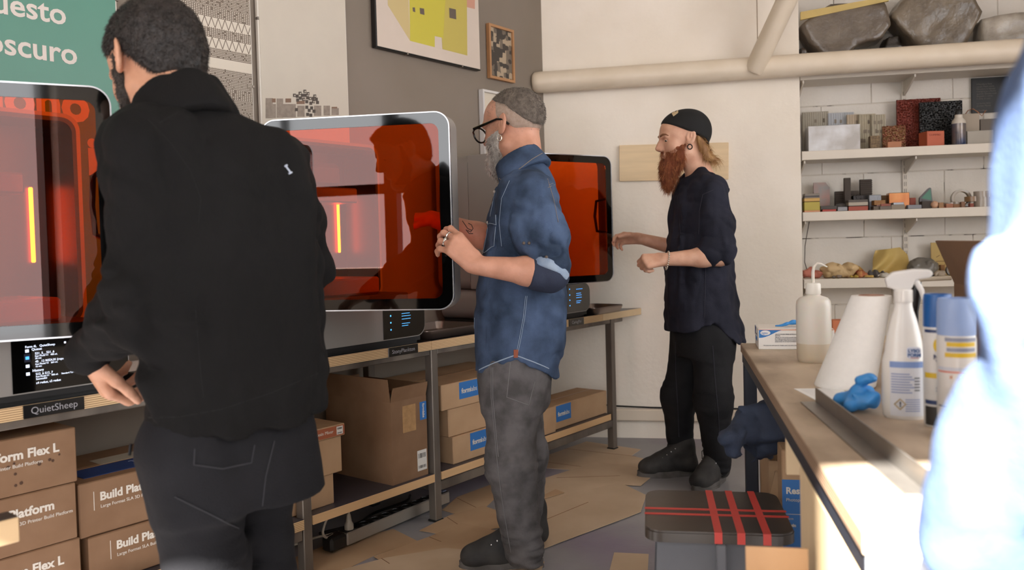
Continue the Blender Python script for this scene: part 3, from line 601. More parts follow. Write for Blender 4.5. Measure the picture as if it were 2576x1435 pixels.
# ================================================================== flattened cartons on the floor
M_fc = [mat('trodden_cardboard', 'b9a084', .7, col2='c4ac91', scale=4, bump=.06, bscale=30, detail=7), mat('trodden_cardboard_brown', 'b0906f', .7, col2='ba9b7a', scale=4, bump=.06, bscale=30)]
def sheet(label, pts, lvl, k=0, creases=()):
    P = [onz(x, y, 0)[:2] for x, y in pts]; c = np.mean(P, 0); t = thing('cardboard_sheet', label, 'cardboard', (c[0], c[1], lvl), 0, 'flattened cartons on the floor')
    mb = MB(); mb.prism([tuple(p - c) for p in P], .0003, .0022); mb.build('sheet', M_fc[k], t)
    for (x0, y0), (x1, y1) in creases:
        a, b = onz(x0, y0, 0)[:2] - c, onz(x1, y1, 0)[:2] - c; d = (b - a) / np.linalg.norm(b - a); n = np.array([-d[1], d[0]]) * .0016; mb = MB(); mb.prism([tuple(a + n), tuple(a - n), tuple(b - n), tuple(b + n)], .0022, .0026); mb.build('crease', M_cardin, t)
    return t
sheet('farthest trodden cardboard sheet near the white wall', ((1340, 1160), (1475, 1112), (1612, 1132), (1588, 1148), (1648, 1162), (1640, 1200), (1500, 1188), (1360, 1178)), .0, 0, (((1420, 1130), (1600, 1150)), ((1380, 1165), (1510, 1182))))
sheet('wide trodden cardboard sheet at the capped man\'s toes', ((1340, 1215), (1500, 1165), (1660, 1185), (1612, 1225), (1560, 1222), (1470, 1268), (1330, 1268)), .0023, 0, (((1400, 1205), (1560, 1200)),))
sheet('largest trodden cardboard sheet in the middle of the floor', ((1310, 1300), (1420, 1250), (1560, 1218), (1626, 1250), (1612, 1292), (1580, 1305), (1412, 1368), (1330, 1400), (1300, 1372)), .0046, 0, (((1330, 1330), (1480, 1268)),))
sheet('small cardboard flap beside the denim shirted man\'s shin', ((1345, 1262), (1398, 1236), (1420, 1245), (1362, 1262)), .0069, 1)
sheet('cardboard piece between the bench leg and the denim shirted man', ((1112, 1285), (1150, 1252), (1250, 1215), (1262, 1240), (1225, 1275), (1165, 1300)), .0, 1, (((1150, 1255), (1200, 1280)),))
sheet('cardboard piece lying over the bench leg foot', ((1055, 1338), (1130, 1300), (1215, 1275), (1258, 1290), (1260, 1330), (1140, 1352)), .0023, 1, (((1125, 1305), (1155, 1325)),))
sheet('cardboard strip in front of the denim shirted man\'s shoe', ((940, 1405), (1080, 1355), (1160, 1320), (1275, 1345), (1260, 1395), (1120, 1392), (965, 1420)), .0046, 1, (((1080, 1356), (1110, 1368)),))
sheet('cardboard sheet spread under the power strip', ((700, 1420), (830, 1370), (990, 1333), (1050, 1363), (940, 1400), (860, 1440), (790, 1470)), .0, 1)
sheet('nearest cardboard sheet at the bottom of the picture', ((860, 1440), (970, 1410), (1120, 1385), (1300, 1400), (1370, 1420), (1340, 1500), (1050, 1560), (850, 1520)), .0069, 0, (((960, 1412), (980, 1425)),))
sheet('cardboard scrap left of the plaid stool', ((1545, 1392), (1632, 1396), (1626, 1500), (1520, 1490)), .0, 0)
# ================================================================== stool with tape stripes
_c = Frame(V(.518, 2.186, 0), -.165); ST = Frame(_c(-.181, -.1725), -.165)
t = thing('step_stool', 'black wooden stool with red tape stripes crossing its seat', 'stool', ST(0, 0), ST.ang)
M_sblk = mat('stool_black', '3d3630', .3, col2='483f37', scale=4, bump=.05); M_red = mat('red_tape', 'c8453c', .45); M_sgrey = mat('stool_grey', '56565a', .5, col2='636366', scale=4)
SW, SD = .362, .345
mb = MB(); mb.prism(rrect(SW, SD, .045, 8, SW / 2, SD / 2), .422, .445); mb.prism(rrect(SW - .006, SD - .006, .042, 8, SW / 2, SD / 2), .445, .45); mb.build('seat', M_sblk, t, smooth=30)
for x in (.168, .222, .283): MB().box(x, x + .019, -.0012, .006, .4225, .4508).box(x, x + .019, -.0012, SD + .001, .4502, .4512).build('tape_stripe', M_red, t)
for y in (.125, .168): MB().box(-.0012, SW + .0012, y, y + .0125, .4503, .4515).build('tape_stripe', M_red, t)
mb = MB(); mb.add([(.03, .03, .422), (SW - .03, .03, .422), (SW - .01, .0, 0), (.01, .0, 0), (.03, .05, .422), (SW - .03, .05, .422), (SW - .01, .02, 0), (.01, .02, 0)], [(0, 1, 2, 3), (4, 7, 6, 5), (0, 4, 5, 1), (3, 2, 6, 7), (0, 3, 7, 4), (1, 5, 6, 2)]); mb.build('leg_panel', M_sgrey, t)
mb = MB(); mb.add([(.03, SD - .05, .422), (SW - .03, SD - .05, .422), (SW - .01, SD - .02, 0), (.01, SD - .02, 0), (.03, SD - .03, .422), (SW - .03, SD - .03, .422), (SW - .01, SD, 0), (.01, SD, 0)], [(0, 1, 2, 3), (4, 7, 6, 5), (0, 4, 5, 1), (3, 2, 6, 7), (0, 3, 7, 4), (1, 5, 6, 2)]); mb.build('leg_panel', M_sgrey, t)
MB().bev(.172, .196, .0, .02, .05, .42, .003).build('brace', mat('stool_brace', '66666a', .5), t); MB().bev(.174, .194, .05, SD - .05, .20, .32, .003).build('stretcher', M_sgrey, t)
# ================================================================== right bench
M_wply = mat('worn_birch_top', '94806a', .55, col2='c4b098', scale=7, stretch=(1, .4, 1), bump=.06, bscale=30, detail=9)
M_bedge = mat('stained_ply_edge', '8a705a', .7); M_bsteel = mat('blue_black_steel', '2c313b', .45, metal=.3); M_ppan = mat('pale_ply_panel', 'd8bf98', .6, var=.05, scale=3, stretch=(1, 6, 1))
V0, V1 = -3.855, -1.945; U0, U1 = .468, 1.45
RB = W
t = thing('side_bench', 'plywood topped workbench with pale side panel on the right', 'workbench', W(0, 0), W.ang)
mb = MB(); mb.bev(U0, U1, V0, V1, RB_Z - .030, RB_Z, .002); mb.build('bench_top', M_wply, t)
for k in range(5): MB().box(U0 - .0008, U0, V0 + .002, V1 - .002, RB_Z - .027 + k * .0053, RB_Z - .0245 + k * .0053).build('ply_layer', M_bedge, t)
MB().bev(U0 + .004, U0 + .044, V0 + .01, V1 - .005, RB_Z - .066, RB_Z - .0305, .002).build('side_rail', M_bsteel, t); MB().bev(U0 + .045, U1, V1 - .045, V1 - .005, RB_Z - .066, RB_Z - .0305, .002).build('end_rail', M_bsteel, t)
for u, v in ((U0 + .006, V1 - .05), (U1 - .05, V1 - .05), (U1 - .05, V0 + .02), (U0 + .03, V0 + .02)): MB().bev(u, u + .042, v, v + .042, 0, RB_Z - .067, .003).build('leg', M_bsteel, t)
MB().bev(U0 + .004, U0 + .022, V0 + .015, -3.29, .02, RB_Z - .068, .002).build('side_panel', M_ppan, t)
MB().bev(U0 + .03, U0 + .32, -2.885, -2.867, .60, RB_Z - .068, .002).build('divider_panel', M_ppan, t)
MB().bev(U0 + .005, U1, V0 + .001, V0 + .016, .25, RB_Z - .031, .002).build('end_panel', mat('white_painted_board', 'e6ecf2', .5), t)
# on the bench
BZ = RB_Z
t = thing('glove_box', 'white and blue box of nitrile gloves at the far corner of the side bench', 'box', W(.512, -2.115, BZ), W.ang - .03); w, d, h = .235, .165, .066
M_bw = mat('box_white', 'e6e3de', .5); M_bb = mat('box_blue', '2f74b8', .45); MB().bev(0, w, 0, d, 0, h, .0015).build('carton_body', M_bw, t); MB().box(.004, w - .004, .004, d - .004, h, h + .0008).build('lid_print', mat('lid_cream', 'd8d0c6', .5), t)
MB().box(.0, w, -.0006, .0, h - .003, h - .0005).build('orange_line', mat('box_orange', 'd08a66', .5), t)
def swoosh(P, y0, y1, m_, par, side=False):
    mb = MB(); mb.M = Matrix(((1, 0, 0, 0), (0, 0, 1, 0), (0, 1, 0, 0), (0, 0, 0, 1))) if not side else Matrix(((0, 0, 1, 0), (1, 0, 0, 0), (0, 1, 0, 0), (0, 0, 0, 1)))
    mb.prism(P, y0, y1); return mb.build('printed_swoosh', m_, par)
sw = [(.002, h - .002)] + [(.002 + .075 * (1 - s_), h - .002 - .026 * math.sin(s_ * math.pi * .5) ** 1.5) for s_ in np.linspace(.05, 1, 8)]
swoosh(sw, -.0008, 0, M_bb, t); el = [(.022 + .016 * math.cos(a), h - .0115 + .008 * math.sin(a)) for a in np.linspace(0, 2 * math.pi, 16, False)]; swoosh(el, -.0012, -.0008, M_bw, t)
text('ogex', .0105, t, M_bb, (.009, -.0014, h - .015)); text('NITRILE', .0165, t, M_bb, (-.0008, .118, .022), rot=(math.pi / 2, 0, -math.pi / 2), bold=.0008); text('SOFT NITRILE', .006, t, mat('box_ink', '5d5a66', .6), (-.0008, .10, .041), rot=(math.pi / 2, 0, -math.pi / 2))
swoosh([(d - y, z) for y, z in [(.002, h - .002)] + [(.002 + .05 * (1 - s_), h - .002 - .03 * math.sin(s_ * math.pi * .5)) for s_ in np.linspace(.05, 1, 8)]], -.0008, 0, mat('box_navy', '2a4a80', .5), t, True)
for k, (s_, z) in enumerate((('100 POWDER FREE NITRILE DISPOSABLE MEDICAL', .048), ('GLOVES', .0435), ('100 gloves, non-sterile powder free nitrile gloves', .038), ('for single use only. Store in a cool dry place away', .0335), ('from sunlight. Keep the box closed when not used', .029), ('please keep out of reach of children', .0245), ('Manufacturer and importer details, batch and date code printed below the box', .012))): text(s_, .0046 if k else .0052, t, MATS['box_ink'], (.052 if k < 6 else .015, -.0006, z))
def glove(label, pts, r, m_, loc, seed=0):
    o_ = np.array(loc); q_ = np.array([o_ + np.array(p) for p in pts]); g = SDF(q_.min(0) - .06, q_.max(0) + .06, .004)
    for a, b in zip(range(len(pts) - 1), range(1, len(pts))): g.cone(q_[a], q_[b], r[a], r[b], .012)
    return g
M_glove = mat('blue_nitrile', '3f93dc', .4, var=.1, scale=30, bump=.2, bscale=60)
# wash bottle
M_pe = mat('milky_plastic', 'd9d3c8', .35, trans=.0, sss=.3, spec=.5)
t = thing('wash_bottle', 'milky wash bottle with a bent spout on the side bench', 'bottle', W(.643, -2.385, BZ))
mb = MB(); mb.lathe([(.0001, 0), (.042, .0), (.0475, .008), (.049, .02), (.049, .055)], 32, False); mb.build('filled_part', mat('liquid_tint', 'cdbfa9', .35, sss=.3), t, smooth=50)
mb = MB(); mb.lathe([(.049, .055), (.049, .165), (.047, .178), (.040, .187), (.022, .193), (.019, .196), (.019, .2)], 32, False); mb.build('body', M_pe, t, smooth=50)
mb = MB(); mb.lathe([(.0205, .198), (.0215, .2), (.0215, .226), (.019, .23), (.0001, .231)], 28, True); cap = mb.build('screw_cap', mat('cap_white', 'e2ddd3', .4), t, smooth=40)
mb = MB(); mb.tube([(0, 0, .23), (0, 0, .262), (.003, 0, .278), (.012, 0, .287), (.024, 0, .285), (.042, 0, .276)], [.0048, .0045, .0042, .004, .0035, .0018], 10); mb.build('spout', M_pe, t, smooth=True)
# paper roll, spread into a cone, leaning
b0 = onz(2124, 972, BZ); b1 = at(2192, 744, b0[1] + .01); t = thing('paper_roll', 'white paper towel roll spread into a leaning cone', 'paper roll', b0)
def skew(prof, name, m_):
    mb = MB(); n = 40; vs = []; fs = []; d_ = b1 - b0
    for r, f in prof: vs += [(d_[0] * f + r * math.cos(2*math.pi*i/n), d_[1] * f + r * math.sin(2*math.pi*i/n), d_[2] * f + .0005) for i in range(n)]
    for k in range(len(prof) - 1):
        for i in range(n): j = (i + 1) % n; fs.append((k*n + i, k*n + j, (k+1)*n + j, (k+1)*n + i))
    mb.add(vs, fs); return mb.build(name, m_, t, smooth=50)
skew([(.030, 0), (.068, 0), (.0705, .015), (.0695, .06), (.047, .975), (.0455, .998), (.030, 1.0)], 'paper', mat('tissue_white', 'e9e6e1', .85, var=.015, scale=60, bump=.25, bscale=120))
skew([(.0302, 1.0), (.028, 1.006), (.0265, 1.0), (.0265, .05)], 'core', mat('roll_core', 'a98270', .8))
# printed sheet, angle bar
c4 = [onz(x, y, BZ)[:2] for x, y in ((1997, 979), (2060, 1012), (2178, 1012), (2110, 978))]; c = np.mean(c4, 0)
t = thing('printed_sheet', 'white printed sheet of paper under the paper roll', 'paper', (c[0], c[1], BZ)); MB().prism([tuple(p - c) for p in c4], .0002, .0008).build('sheet', mat('sheet_white', 'e6e4e2', .7), t)
mb = MB()
for k in range(9):
    f = .12 + k * .085; a = c4[0] * (1 - f) + c4[1] * f; b_ = c4[3] * (1 - f) + c4[2] * f; a, b_ = a * .9 + b_ * .1 - c, a * .25 + b_ * .75 - c; n = V(0, .0008); mb.prism([tuple(a - n), tuple(b_ - n), tuple(b_ + n), tuple(a + n)], .0009, .001)
o = mb.build('printed_lines', mat('grey_print', 'b9b8b8', .7), t); o['kind'] = 'stuff'
p0_, p1_ = onz(2040, 1014, BZ), onz(2228, 1172, BZ); ang = math.atan2(*(p1_ - p0_)[[1, 0]]); ln = np.linalg.norm(p1_ - p0_) + .16
t = thing('angle_bar', 'steel angle bar lying along the side bench', 'metal bar', p0_, ang); mb = MB(); mb.prism([(0, 0), (0, 0)], 0, 0) if False else None
mb = MB(); mb.box(0, ln, -.022, .012, .0003, .0028).box(0, ln, .0096, .012, .0028, .034); mb.build('bar', mat('dull_steel', '8f8a84', .4, metal=.75, var=.06, scale=20), t)
# spray bottle
M_gw = mat('gloss_white', 'e7e3dd', .25, coat=.3); M_lab = mat('label_paper', 'dcdde2', .5); M_ltx = mat('label_text_blue', '8f9bc0', .6)
t = thing('spray_bottle', 'white trigger spray bottle with a blue banded label', 'bottle', W(.692, -3.165, BZ), W.ang - .12)
mb = MB(); prof = [(.001, 0), (.036, 0), (.0405, .006), (.042, .03), (.0415, .075), (.041, .115), (.0375, .128), (.036, .133), (.0355, .14), (.032, .165), (.024, .198), (.0185, .215), (.0165, .225), (.0165, .235)]
mb.M = Matrix.Diagonal((1, .68, 1, 1)); mb.lathe(prof, 36, False); mb.build('body', M_gw, t, smooth=50)
mb = MB(); mb.lathe([(.0165, .232), (.0175, .234), (.0175, .256), (.015, .258)], 28, True); mb.build('collar', M_gw, t, smooth=40)
mb = MB(); P = [(-.03, .262), (-.034, .280), (-.02, .292), (.02, .298), (.048, .296), (.054, .288), (.048, .280), (.022, .276), (.016, .262), (.012, .256), (-.014, .256)]; mb.M = Matrix(((1, 0, 0, 0), (0, 0, 1, 0), (0, 1, 0, 0), (0, 0, 0, 1))); mb.prism(P, -.011, .011); hd = mb.build('trigger_head', mat('frosted_white', 'd9d6d2', .35, spec=.6), t, bevel=.004)
mb = MB(); mb.tube([(.022, 0, .275), (.033, 0, .255), (.037, 0, .235)], [.006, .005, .003], 8); mb.build('trigger', mat('frosted_white', 'd9d6d2'), t, smooth=True)
def lab(u0, u1, z0, z1, m_, rx=.0424, ry=.0290, name='label', par=None):
    mb = MB(); n = 10; vs = []
    for i in range(n + 1):
        a = -math.pi / 2 + (u0 + (u1 - u0) * i / n); vs += [(rx * math.cos(a), ry * math.sin(a), z0), (rx * math.cos(a), ry * math.sin(a), z1)]
    mb.add(vs, [(2*i, 2*i + 2, 2*i + 3, 2*i + 1) for i in range(n)]); return mb.build(name, m_, par or t)
lab(-.75, .9, .008, .104, M_lab); lab(-.75, .9, .104, .116, mat('label_blue', '8099cc', .5), .0427, .0293, 'blue_band')
for k in range(8): lab(-.68, .15 + .1 * (k % 3), .090 - k * .0052, .0925 - k * .0052, M_ltx, .0426, .0292, 'printed_line')
for k in range(6): lab(-.05, .62, .040 - k * .0045, .042 - k * .0045, M_ltx, .0426, .0292, 'printed_line')
for k in range(5): lab(.35, .62, .058 + k * .006, .061 + k * .006, mat('bar_grey', '77787e', .6), .0426, .0292, 'printed_bar')
mb = MB(); mb.M = Matrix.Translation((-.012, -.0297, .032)) @ rotm(rx=math.pi / 2); mb.ring([(.0115, 0), (0, .0115), (-.0115, 0), (0, -.0115)], [(.009, 0), (0, .009), (-.009, 0), (0, -.009)], 0, .0006); mb.build('hazard_diamond', mat('hazard_gold', 'b59a63', .5), t)
text('!', .014, t, mat('dark_print', '4a4a52', .5), (-.0135, -.0305, .0272), bold=.0006)
mb = MB(); mb.M = Matrix.Translation((.014, -.0283, .134)) @ rotm(rx=math.pi / 2); mb.prism(rrect(.026, .023, .007, 5), 0, .001); mb.build('logo_ground', mat('logo_pale', 'd6dbe8', .4), t)
text('LYSO', .0088, t, mat('logo_blue', '3c5f95', .5), (.0035, -.0296, .135), bold=.0005); text('FORM', .0088, t, MATS['logo_blue'], (.0028, -.0296, .1265), bold=.0005); MB().box(.008, .022, -.0297, -.029, .1235, .1247).build('logo_stroke', mat('logo_red', 'c0523e', .5), t)
# aerosol cans
def can(label, u, v, r, h, m_body, m_cap, caph, rz=0):
    t = thing('aerosol_can', label, 'spray can', W(u, v, BZ), W.ang + rz); mb = MB(); mb.lathe([(.001, .002), (r * .92, 0), (r, .004), (r, h - caph - .008), (r * .96, h - caph)], 30, False); mb.build('can', m_body, t, smooth=40)
    mb = MB(); mb.lathe([(r * .97, h - caph), (r * .985, h - caph + .002), (r * .96, h - .008), (r * .90, h), (r * .72, h), (r * .68, h - .014), (.001, h - .016)], 30, False); cp = mb.build('cap', m_cap, t, smooth=35)
    mb = MB(); mb.lathe([(.008, h - .018), (.008, h - .004), (.001, h - .003)], 12, False); mb.build('nozzle', m_cap, cp, smooth=40)
    def band(z0, z1, m_, a0=-1.5, a1=1.5, k=1.006):
        mb = MB(); n = 14; vs = []
        for i in range(n + 1):
            a = -math.pi / 2 + a0 + (a1 - a0) * i / n; vs += [(r * k * math.cos(a), r * k * math.sin(a), z0), (r * k * math.cos(a), r * k * math.sin(a), z1)]
        mb.add(vs, [(2*i, 2*i + 2, 2*i + 3, 2*i + 1) for i in range(n)]); return mb.build('printed_band', m_, t)
    return t, band
M_cw = mat('can_white', 'dedcda', .3, coat=.2); M_navy2 = mat('can_navy', '2a3c66', .35)
t, band = can('slim aerosol can with a deep blue cap beside the spray bottle', .735, -3.235, .0262, .252, M_cw, mat('cap_deep_blue', '1f5a9e', .35), .062)
for z0, z1, m_ in ((.176, .186, M_navy2), (.0, .04, mat('can_dark', '35322f', .35)), (.040, .052, M_navy2), (.052, .062, M_cw), (.118, .122, M_navy2), (.090, .104, mat('can_yellow', 'd8b52c', .4))): band(z0 + .004, z1, m_, -1.3, 1.3)
mb = MB(); mb.M = Matrix.Translation((-.004, -.0263, .157)) @ rotm(rx=math.pi / 2); mb.prism([(.012 * math.cos(a), .015 * math.sin(a)) for a in np.linspace(0, 2 * math.pi, 18, False)], 0, .0012); mb.build('yellow_disc', mat('can_yellow', 'd8b52c'), t)
text('NGLA', .0125, t, M_navy2, (-.016, -.0272, .131), bold=.0004, sx=.85); text('VERS', .0125, t, M_navy2, (-.012, -.0272, .121), bold=.0004, sx=.85); text('#1', .022, t, M_navy2, (-.011, -.0272, .068), bold=.0006)
mb = MB(); mb.M = Matrix.Translation((0, -.0262, .076)) @ rotm(rx=math.pi / 2); mb.prism([(.015 * math.cos(a), .017 * math.sin(a)) for a in np.linspace(0, 2 * math.pi, 18, False)], 0, .0006); mb.build('white_disc', M_cw, t)
t, band = can('wide aerosol can with a pale blue cap nearest the camera', .742, -3.318, .0325, .250, M_cw, mat('cap_pale_blue', '93abd8', .35), .066)
for z0, z1, m_, a in ((.174, .181, mat('can_grey', '8a8fa0', .4), .9), (.165, .173, mat('can_yellow', 'd8b52c'), .8), (.156, .163, MATS['can_grey'], .8), (.146, .154, mat('can_yellow', 'd8b52c'), .9), (.118, .121, mat('can_red', 'd47a6a', .4), 1.4), (.122, .128, mat('can_light', 'c7ccd8', .4), 1.4), (.056, .058, M_navy2, 1.4), (.036, .052, mat('can_pale', 'cfd3da', .4), 1.2), (.018, .030, mat('can_blue', '5f95cc', .4), .28)): band(z0, z1, m_, -a, a)
for k, (x, z) in enumerate(((-.018, .108), (-.006, .106), (.006, .107), (.017, .108))): text('x', .012, t, mat('can_orange', 'd0824a', .5), (x - .003, -.0331 + abs(x) * .25, z))
for x, z, w_ in ((-.018, .076, .010), (.000, .076, .017)): MB().bev(x, x + w_, -.0332, -.0322 + .0015, z, z + .008, .0004).build('printed_mark', mat('mark_gold', 'c7a24a', .5), t)
# carton with raised flaps at the back of the bench, brush, low shelf things behind
t = carton('open brown carton with a raised flap at the back of the side bench', .955, -2.95, BZ, .36, .34, .235, 0, mat('cardboard_dim', '7d5f48', .75, var=.05), W, open_=(('L', 22, .12), ('F', 40, .12), ('B', 10, .1), ('R', 60, .1)))
t = thing('scrub_brush', 'black handled brush standing behind the aerosol cans', 'brush', W(.87, -2.56, BZ)); mb = MB(); mb.tube([(0, 0, 0), (0, 0, .16), (.004, 0, .20), (.012, 0, .25)], [.010, .012, .015, .010], 10); mb.build('handle', mat('brush_black', '1c1b1b', .4), t, smooth=True)
mb = MB(); mb.tube([(-.03, 0, .20), (-.015, 0, .232), (.02, -.01, .245), (.09, -.02, .247)], .006, 8); mb.build('hose', mat('cream_hose', 'cfc3ae', .5), t, smooth=True)
# under the bench
t = carton('tall open carton under the side bench with the jacket hanging out', .522, -2.26, 0, .36, .28, .47, 0, M_card2, W, open_=(('R', 25, .1), ('B', -20, .1)))
mb = MB(); mb.box(.02, .27, -.004, 0, -.085, 0); o = mb.build('flap', M_card2, t); put(o, (0, 0, .445), rot=(-.75, .38, 0)); text('Wrelesd', .065, t, M_ink, (-.0012, .03, .27), rot=(math.pi / 2, math.pi, -math.pi / 2), bold=.001)
t = carton('blue labelled resin carton between the stool and the side panel', .535, -2.48, 0, .24, .10, .56, 0, M_card2, W)
MB().box(.0, .24, -.001, 0, .24, .475).build('blue_front', mat('resin_blue', '2d6db0', .45), t); text('Resin', .026, t, M_wprint, (.010, -.0016, .435), bold=.0008); text('Photopolymer', .013, t, M_wprint, (.010, -.0016, .413)); MB().box(.0, .24, -.0014, -.001, .375, .3765).build('printed_rule', M_wprint, t)
text('Form', .009, t, M_wprint, (.010, -.0016, .36)); text('Resin', .012, t, M_wprint, (.010, -.0016, .34), bold=.0006)
mb = MB(); mb.tube([(.0, 0, .115), (.02, 0, .28), (.05, 0, .35), (.10, 0, .36), (.14, 0, .28), (.15, 0, .10)], .03, 10); o = mb.build('black_hose', mat('black_rubber', '151515', .8), smooth=True); put(o, W(.555, -2.98, 0), W.ang); tag(o, 'thick black rubber hose arching beside the resin carton', 'hose')
t = carton('open carton with raised flaps in front of the pale side panel', .352, -3.705, 0, .108, .22, .475, 0, M_card2, W, open_=(('B', 3, .165), ('L', 14, .12), ('R', 2, .10)))
mb = MB(); mb.lathe([(.001, 0), (.028, 0), (.03, .004), (.03, .20), (.026, .206), (.001, .206)], 20, False); o = mb.build('tissue_roll', mat('tissue_white', 'e9e6e1', .85), smooth=40); put(o, W(.40, -3.60, .36), rot=(-.1, -.12, 0)); tag(o, 'white tissue roll sticking out of the open carton', 'paper roll')
# low ledge behind the bench with blocks
t = thing('low_ledge', 'low wooden ledge along the shelf wall behind the side bench', 'shelf', W(0, 0), W.ang); MB().bev(.97, 2.6, -.12, .26, .545, .57, .002).build('board', M_ppan, t)
for u in (1.0, 1.75, 2.5): MB().bev(u, u + .03, -.1, .24, 0, .544, .002).build('support', M_ppan, t)
o = MB().bev(0, .11, 0, .09, 0, .055, .003).build('wood_block', mat('block_brown', '8c6a4c', .7, var=.1)); put(o, W(1.09, -.09, .57), W.ang); tag(o, 'brown wooden block on the ledge behind the wash bottle', 'block')
o = MB().bev(0, .07, 0, .08, 0, .07, .002).build('orange_box', mat('box_orange2', 'd07a50', .6)); put(o, W(1.10, -.085, .6255), W.ang); tag(o, 'small orange box on the brown block behind the wash bottle', 'box')
# ================================================================== wall shelves in the alcove
M_sw = mat('shelf_white', 'd9cfc0', .55, var=.02, scale=5)
ST_ = ((1.643, .050, 'upper'), (1.300, .050, 'middle'), (.921, .053, 'lower'), (2.075, .03, 'high'))
for z, th, nm in ST_:
    t = thing('wall_shelf', {'upper': 'white shelf carrying the relief tiles and textured panels', 'middle': 'white shelf crowded with small material samples and tape', 'lower': 'lowest white shelf strewn with fabric scraps', 'high': 'high shelf behind the pipe under the wrapped bundles'}[nm], 'shelf', W(0, 0), W.ang, 'shelves in the alcove')
    MB().bev(.966, RX - .01, .0 if nm != 'high' else .02, .262, z - th, z, .002).build('board', M_sw, t)
    for u in (.985, 1.573, 2.16):
        mb = MB(); mb.M = Matrix.Translation((u, 0, 0)) @ Matrix(((0, 0, 1, 0), (1, 0, 0, 0), (0, 1, 0, 0), (0, 0, 0, 1))); mb.prism([(.262, z - th - .001), (.03, z - th - .001), (.03, z - th - .016), (.20, z - th - .07), (.262, z - th - .085)], -.004, .004); mb.build('bracket', M_sw, t)
M_slot = mat('slot_dark', '4b4239', .8)
for k, u in enumerate((.985, 1.573, 2.16)):
    t = thing('shelf_upright', ['slotted white upright beside the pillar', 'slotted white upright in the middle of the alcove', 'slotted white upright at the right of the alcove'][k], 'upright', W(u, .263, .45), W.ang, 'shelf uprights'); MB().bev(-.0135, .0135, -.006, 0, 0, 1.60, .001).build('channel', M_sw, t); mb = MB()
    for i in range(38):
        for x in (-.006, .0035): mb.box(x, x + .0025, -.0066, -.006, .03 + i * .04, .055 + i * .04)
    o = mb.build('slots', M_slot, t); o['kind'] = 'stuff'
MB_ = MB
def wp(px, py, v): return W.inv(onp(px, py, W(0, v), W.y))
def item(name, label, cat, px0, px1, pt, v, m, dep=.08, z0=None, shelf=1.3005, rz=0, bevel=.002, group=None, extra=None):
    a = wp(px0, pt, v); b = wp(px1, pt, v); z0 = shelf if z0 is None else z0; t = thing(name, label, cat, W(a[0], v, z0), W.ang + rz, group); w_ = b[0] - a[0]; h_ = max(a[2], b[2]) - z0
    MB().bev(0, w_, 0, dep, 0, h_, bevel).build('block', m, t)
    return t, w_, h_
S1, S2, S3 = 1.6435, 1.3005, .9215
# ---- shelf 1: relief tiles
M_tile = [mat('tile_%d' % i, c, .8, var=.05, scale=30) for i, c in enumerate(('a39b8c', 'aeb0b3', 'b3a28c', 'a99e88', 'a69c88'))]; M_notch = mat('tile_notch', '83786a', .85)
TL = ['grey ribbed relief tile at the left end of the upper shelf', 'bluish ribbed relief tile second from the pillar', 'narrow pinkish ribbed relief tile in the middle', 'beige ribbed relief tile fourth from the pillar', 'slanting beige ribbed relief tile next to the red panels']
for i, (x0, x1, y0, v) in enumerate(((2018, 2084, 283, .235), (2083, 2148, 285, .225), (2130, 2166, 289, .20), (2160, 2203, 288, .18), (2192, 2228, 289, .165))):
    t, w_, h_ = item('relief_tile', TL[i], 'tile', x0, x1, y0, v - .02, M_tile[i], .012, None, S1, 0, .001, 'ribbed relief tiles'); n = max(4, int(w_ / .012))
    for k in range(n): MB().bev(.003 + k * w_ / n, (k + .8) * w_ / n, -.0022, .001, .003, h_ - .003, .0009).build('rib', M_tile[i], t)
    rr = random.Random(i)
    for k in range(9 if i != 2 else 3): x = .008 + rr.random() * (w_ - .03); z = h_ * (.28 + .5 * (k % 3) / 2) - .01; MB().box(x, x + .012, -.0030, -.0022, z, z + .016 + .008 * rr.random()).build('notch', M_notch, t)
t, w_, h_ = item('foil_box', 'silver foil covered box in front of the relief tiles', 'box', 2033, 2164, 318, .03, mat('crinkled_foil', 'd3d5d9', .3, metal=.35, col2='aaa6a2', scale=7, bump=.3, bscale=30, detail=7), .12, None, S1)
item('speckled_block', 'brown speckled block before the beige tiles', 'block', 2189, 2214, 342, .05, mat('speckled_stone', '8a7458', .9, col2='5f5040', scale=90), .05, None, S1)
def knobby(label, x0, x1, y0, v, m, nb=.0085, slant=0):
    t, w_, h_ = item('textured_panel', label, 'panel', x0, x1, y0, v, m, .018, None, S1, 0, .001, 'knobbly rubber panels'); mb = MB(); nx, nz = int(w_ / nb), int(h_ / nb); rr = random.Random(int(x0))
    for i in range(nx):
        for k in range(nz):
            x, z = (i + .5 + rr.uniform(-.25, .25)) * w_ / nx, (k + .5 + rr.uniform(-.25, .25)) * h_ / nz; s_ = nb * rr.uniform(.35, .55); d = rr.uniform(.006, .012); mb.add([(x - s_, .001, z - s_), (x + s_, .001, z - s_), (x + s_, .001, z + s_), (x - s_, .001, z + s_), (x + rr.uniform(-.002, .002), -d, z + rr.uniform(-.002, .002))], [(0, 1, 4), (1, 2, 4), (2, 3, 4), (3, 0, 4)])
    o = mb.build('knobs', m, t); o['kind'] = 'stuff'; return t
M_rub = mat('red_rubber', '7d3222', .6, var=.15, scale=60); M_rub2 = mat('red_gold_rubber', '86402f', .6, col2='93754a', scale=90); M_kub = mat('black_rubber_panel', '1c1a19', .45, var=.2, scale=60)
knobby('tall knobbly red panel at the back of the upper shelf', 2256, 2366, 252, .20, M_rub); knobby('knobbly black panel leaning before the tall red one', 2313, 2421, 258, .15, M_kub); knobby('small knobbly red and gold panel at the foot of the tall one', 2220, 2278, 318, .13, M_rub2)
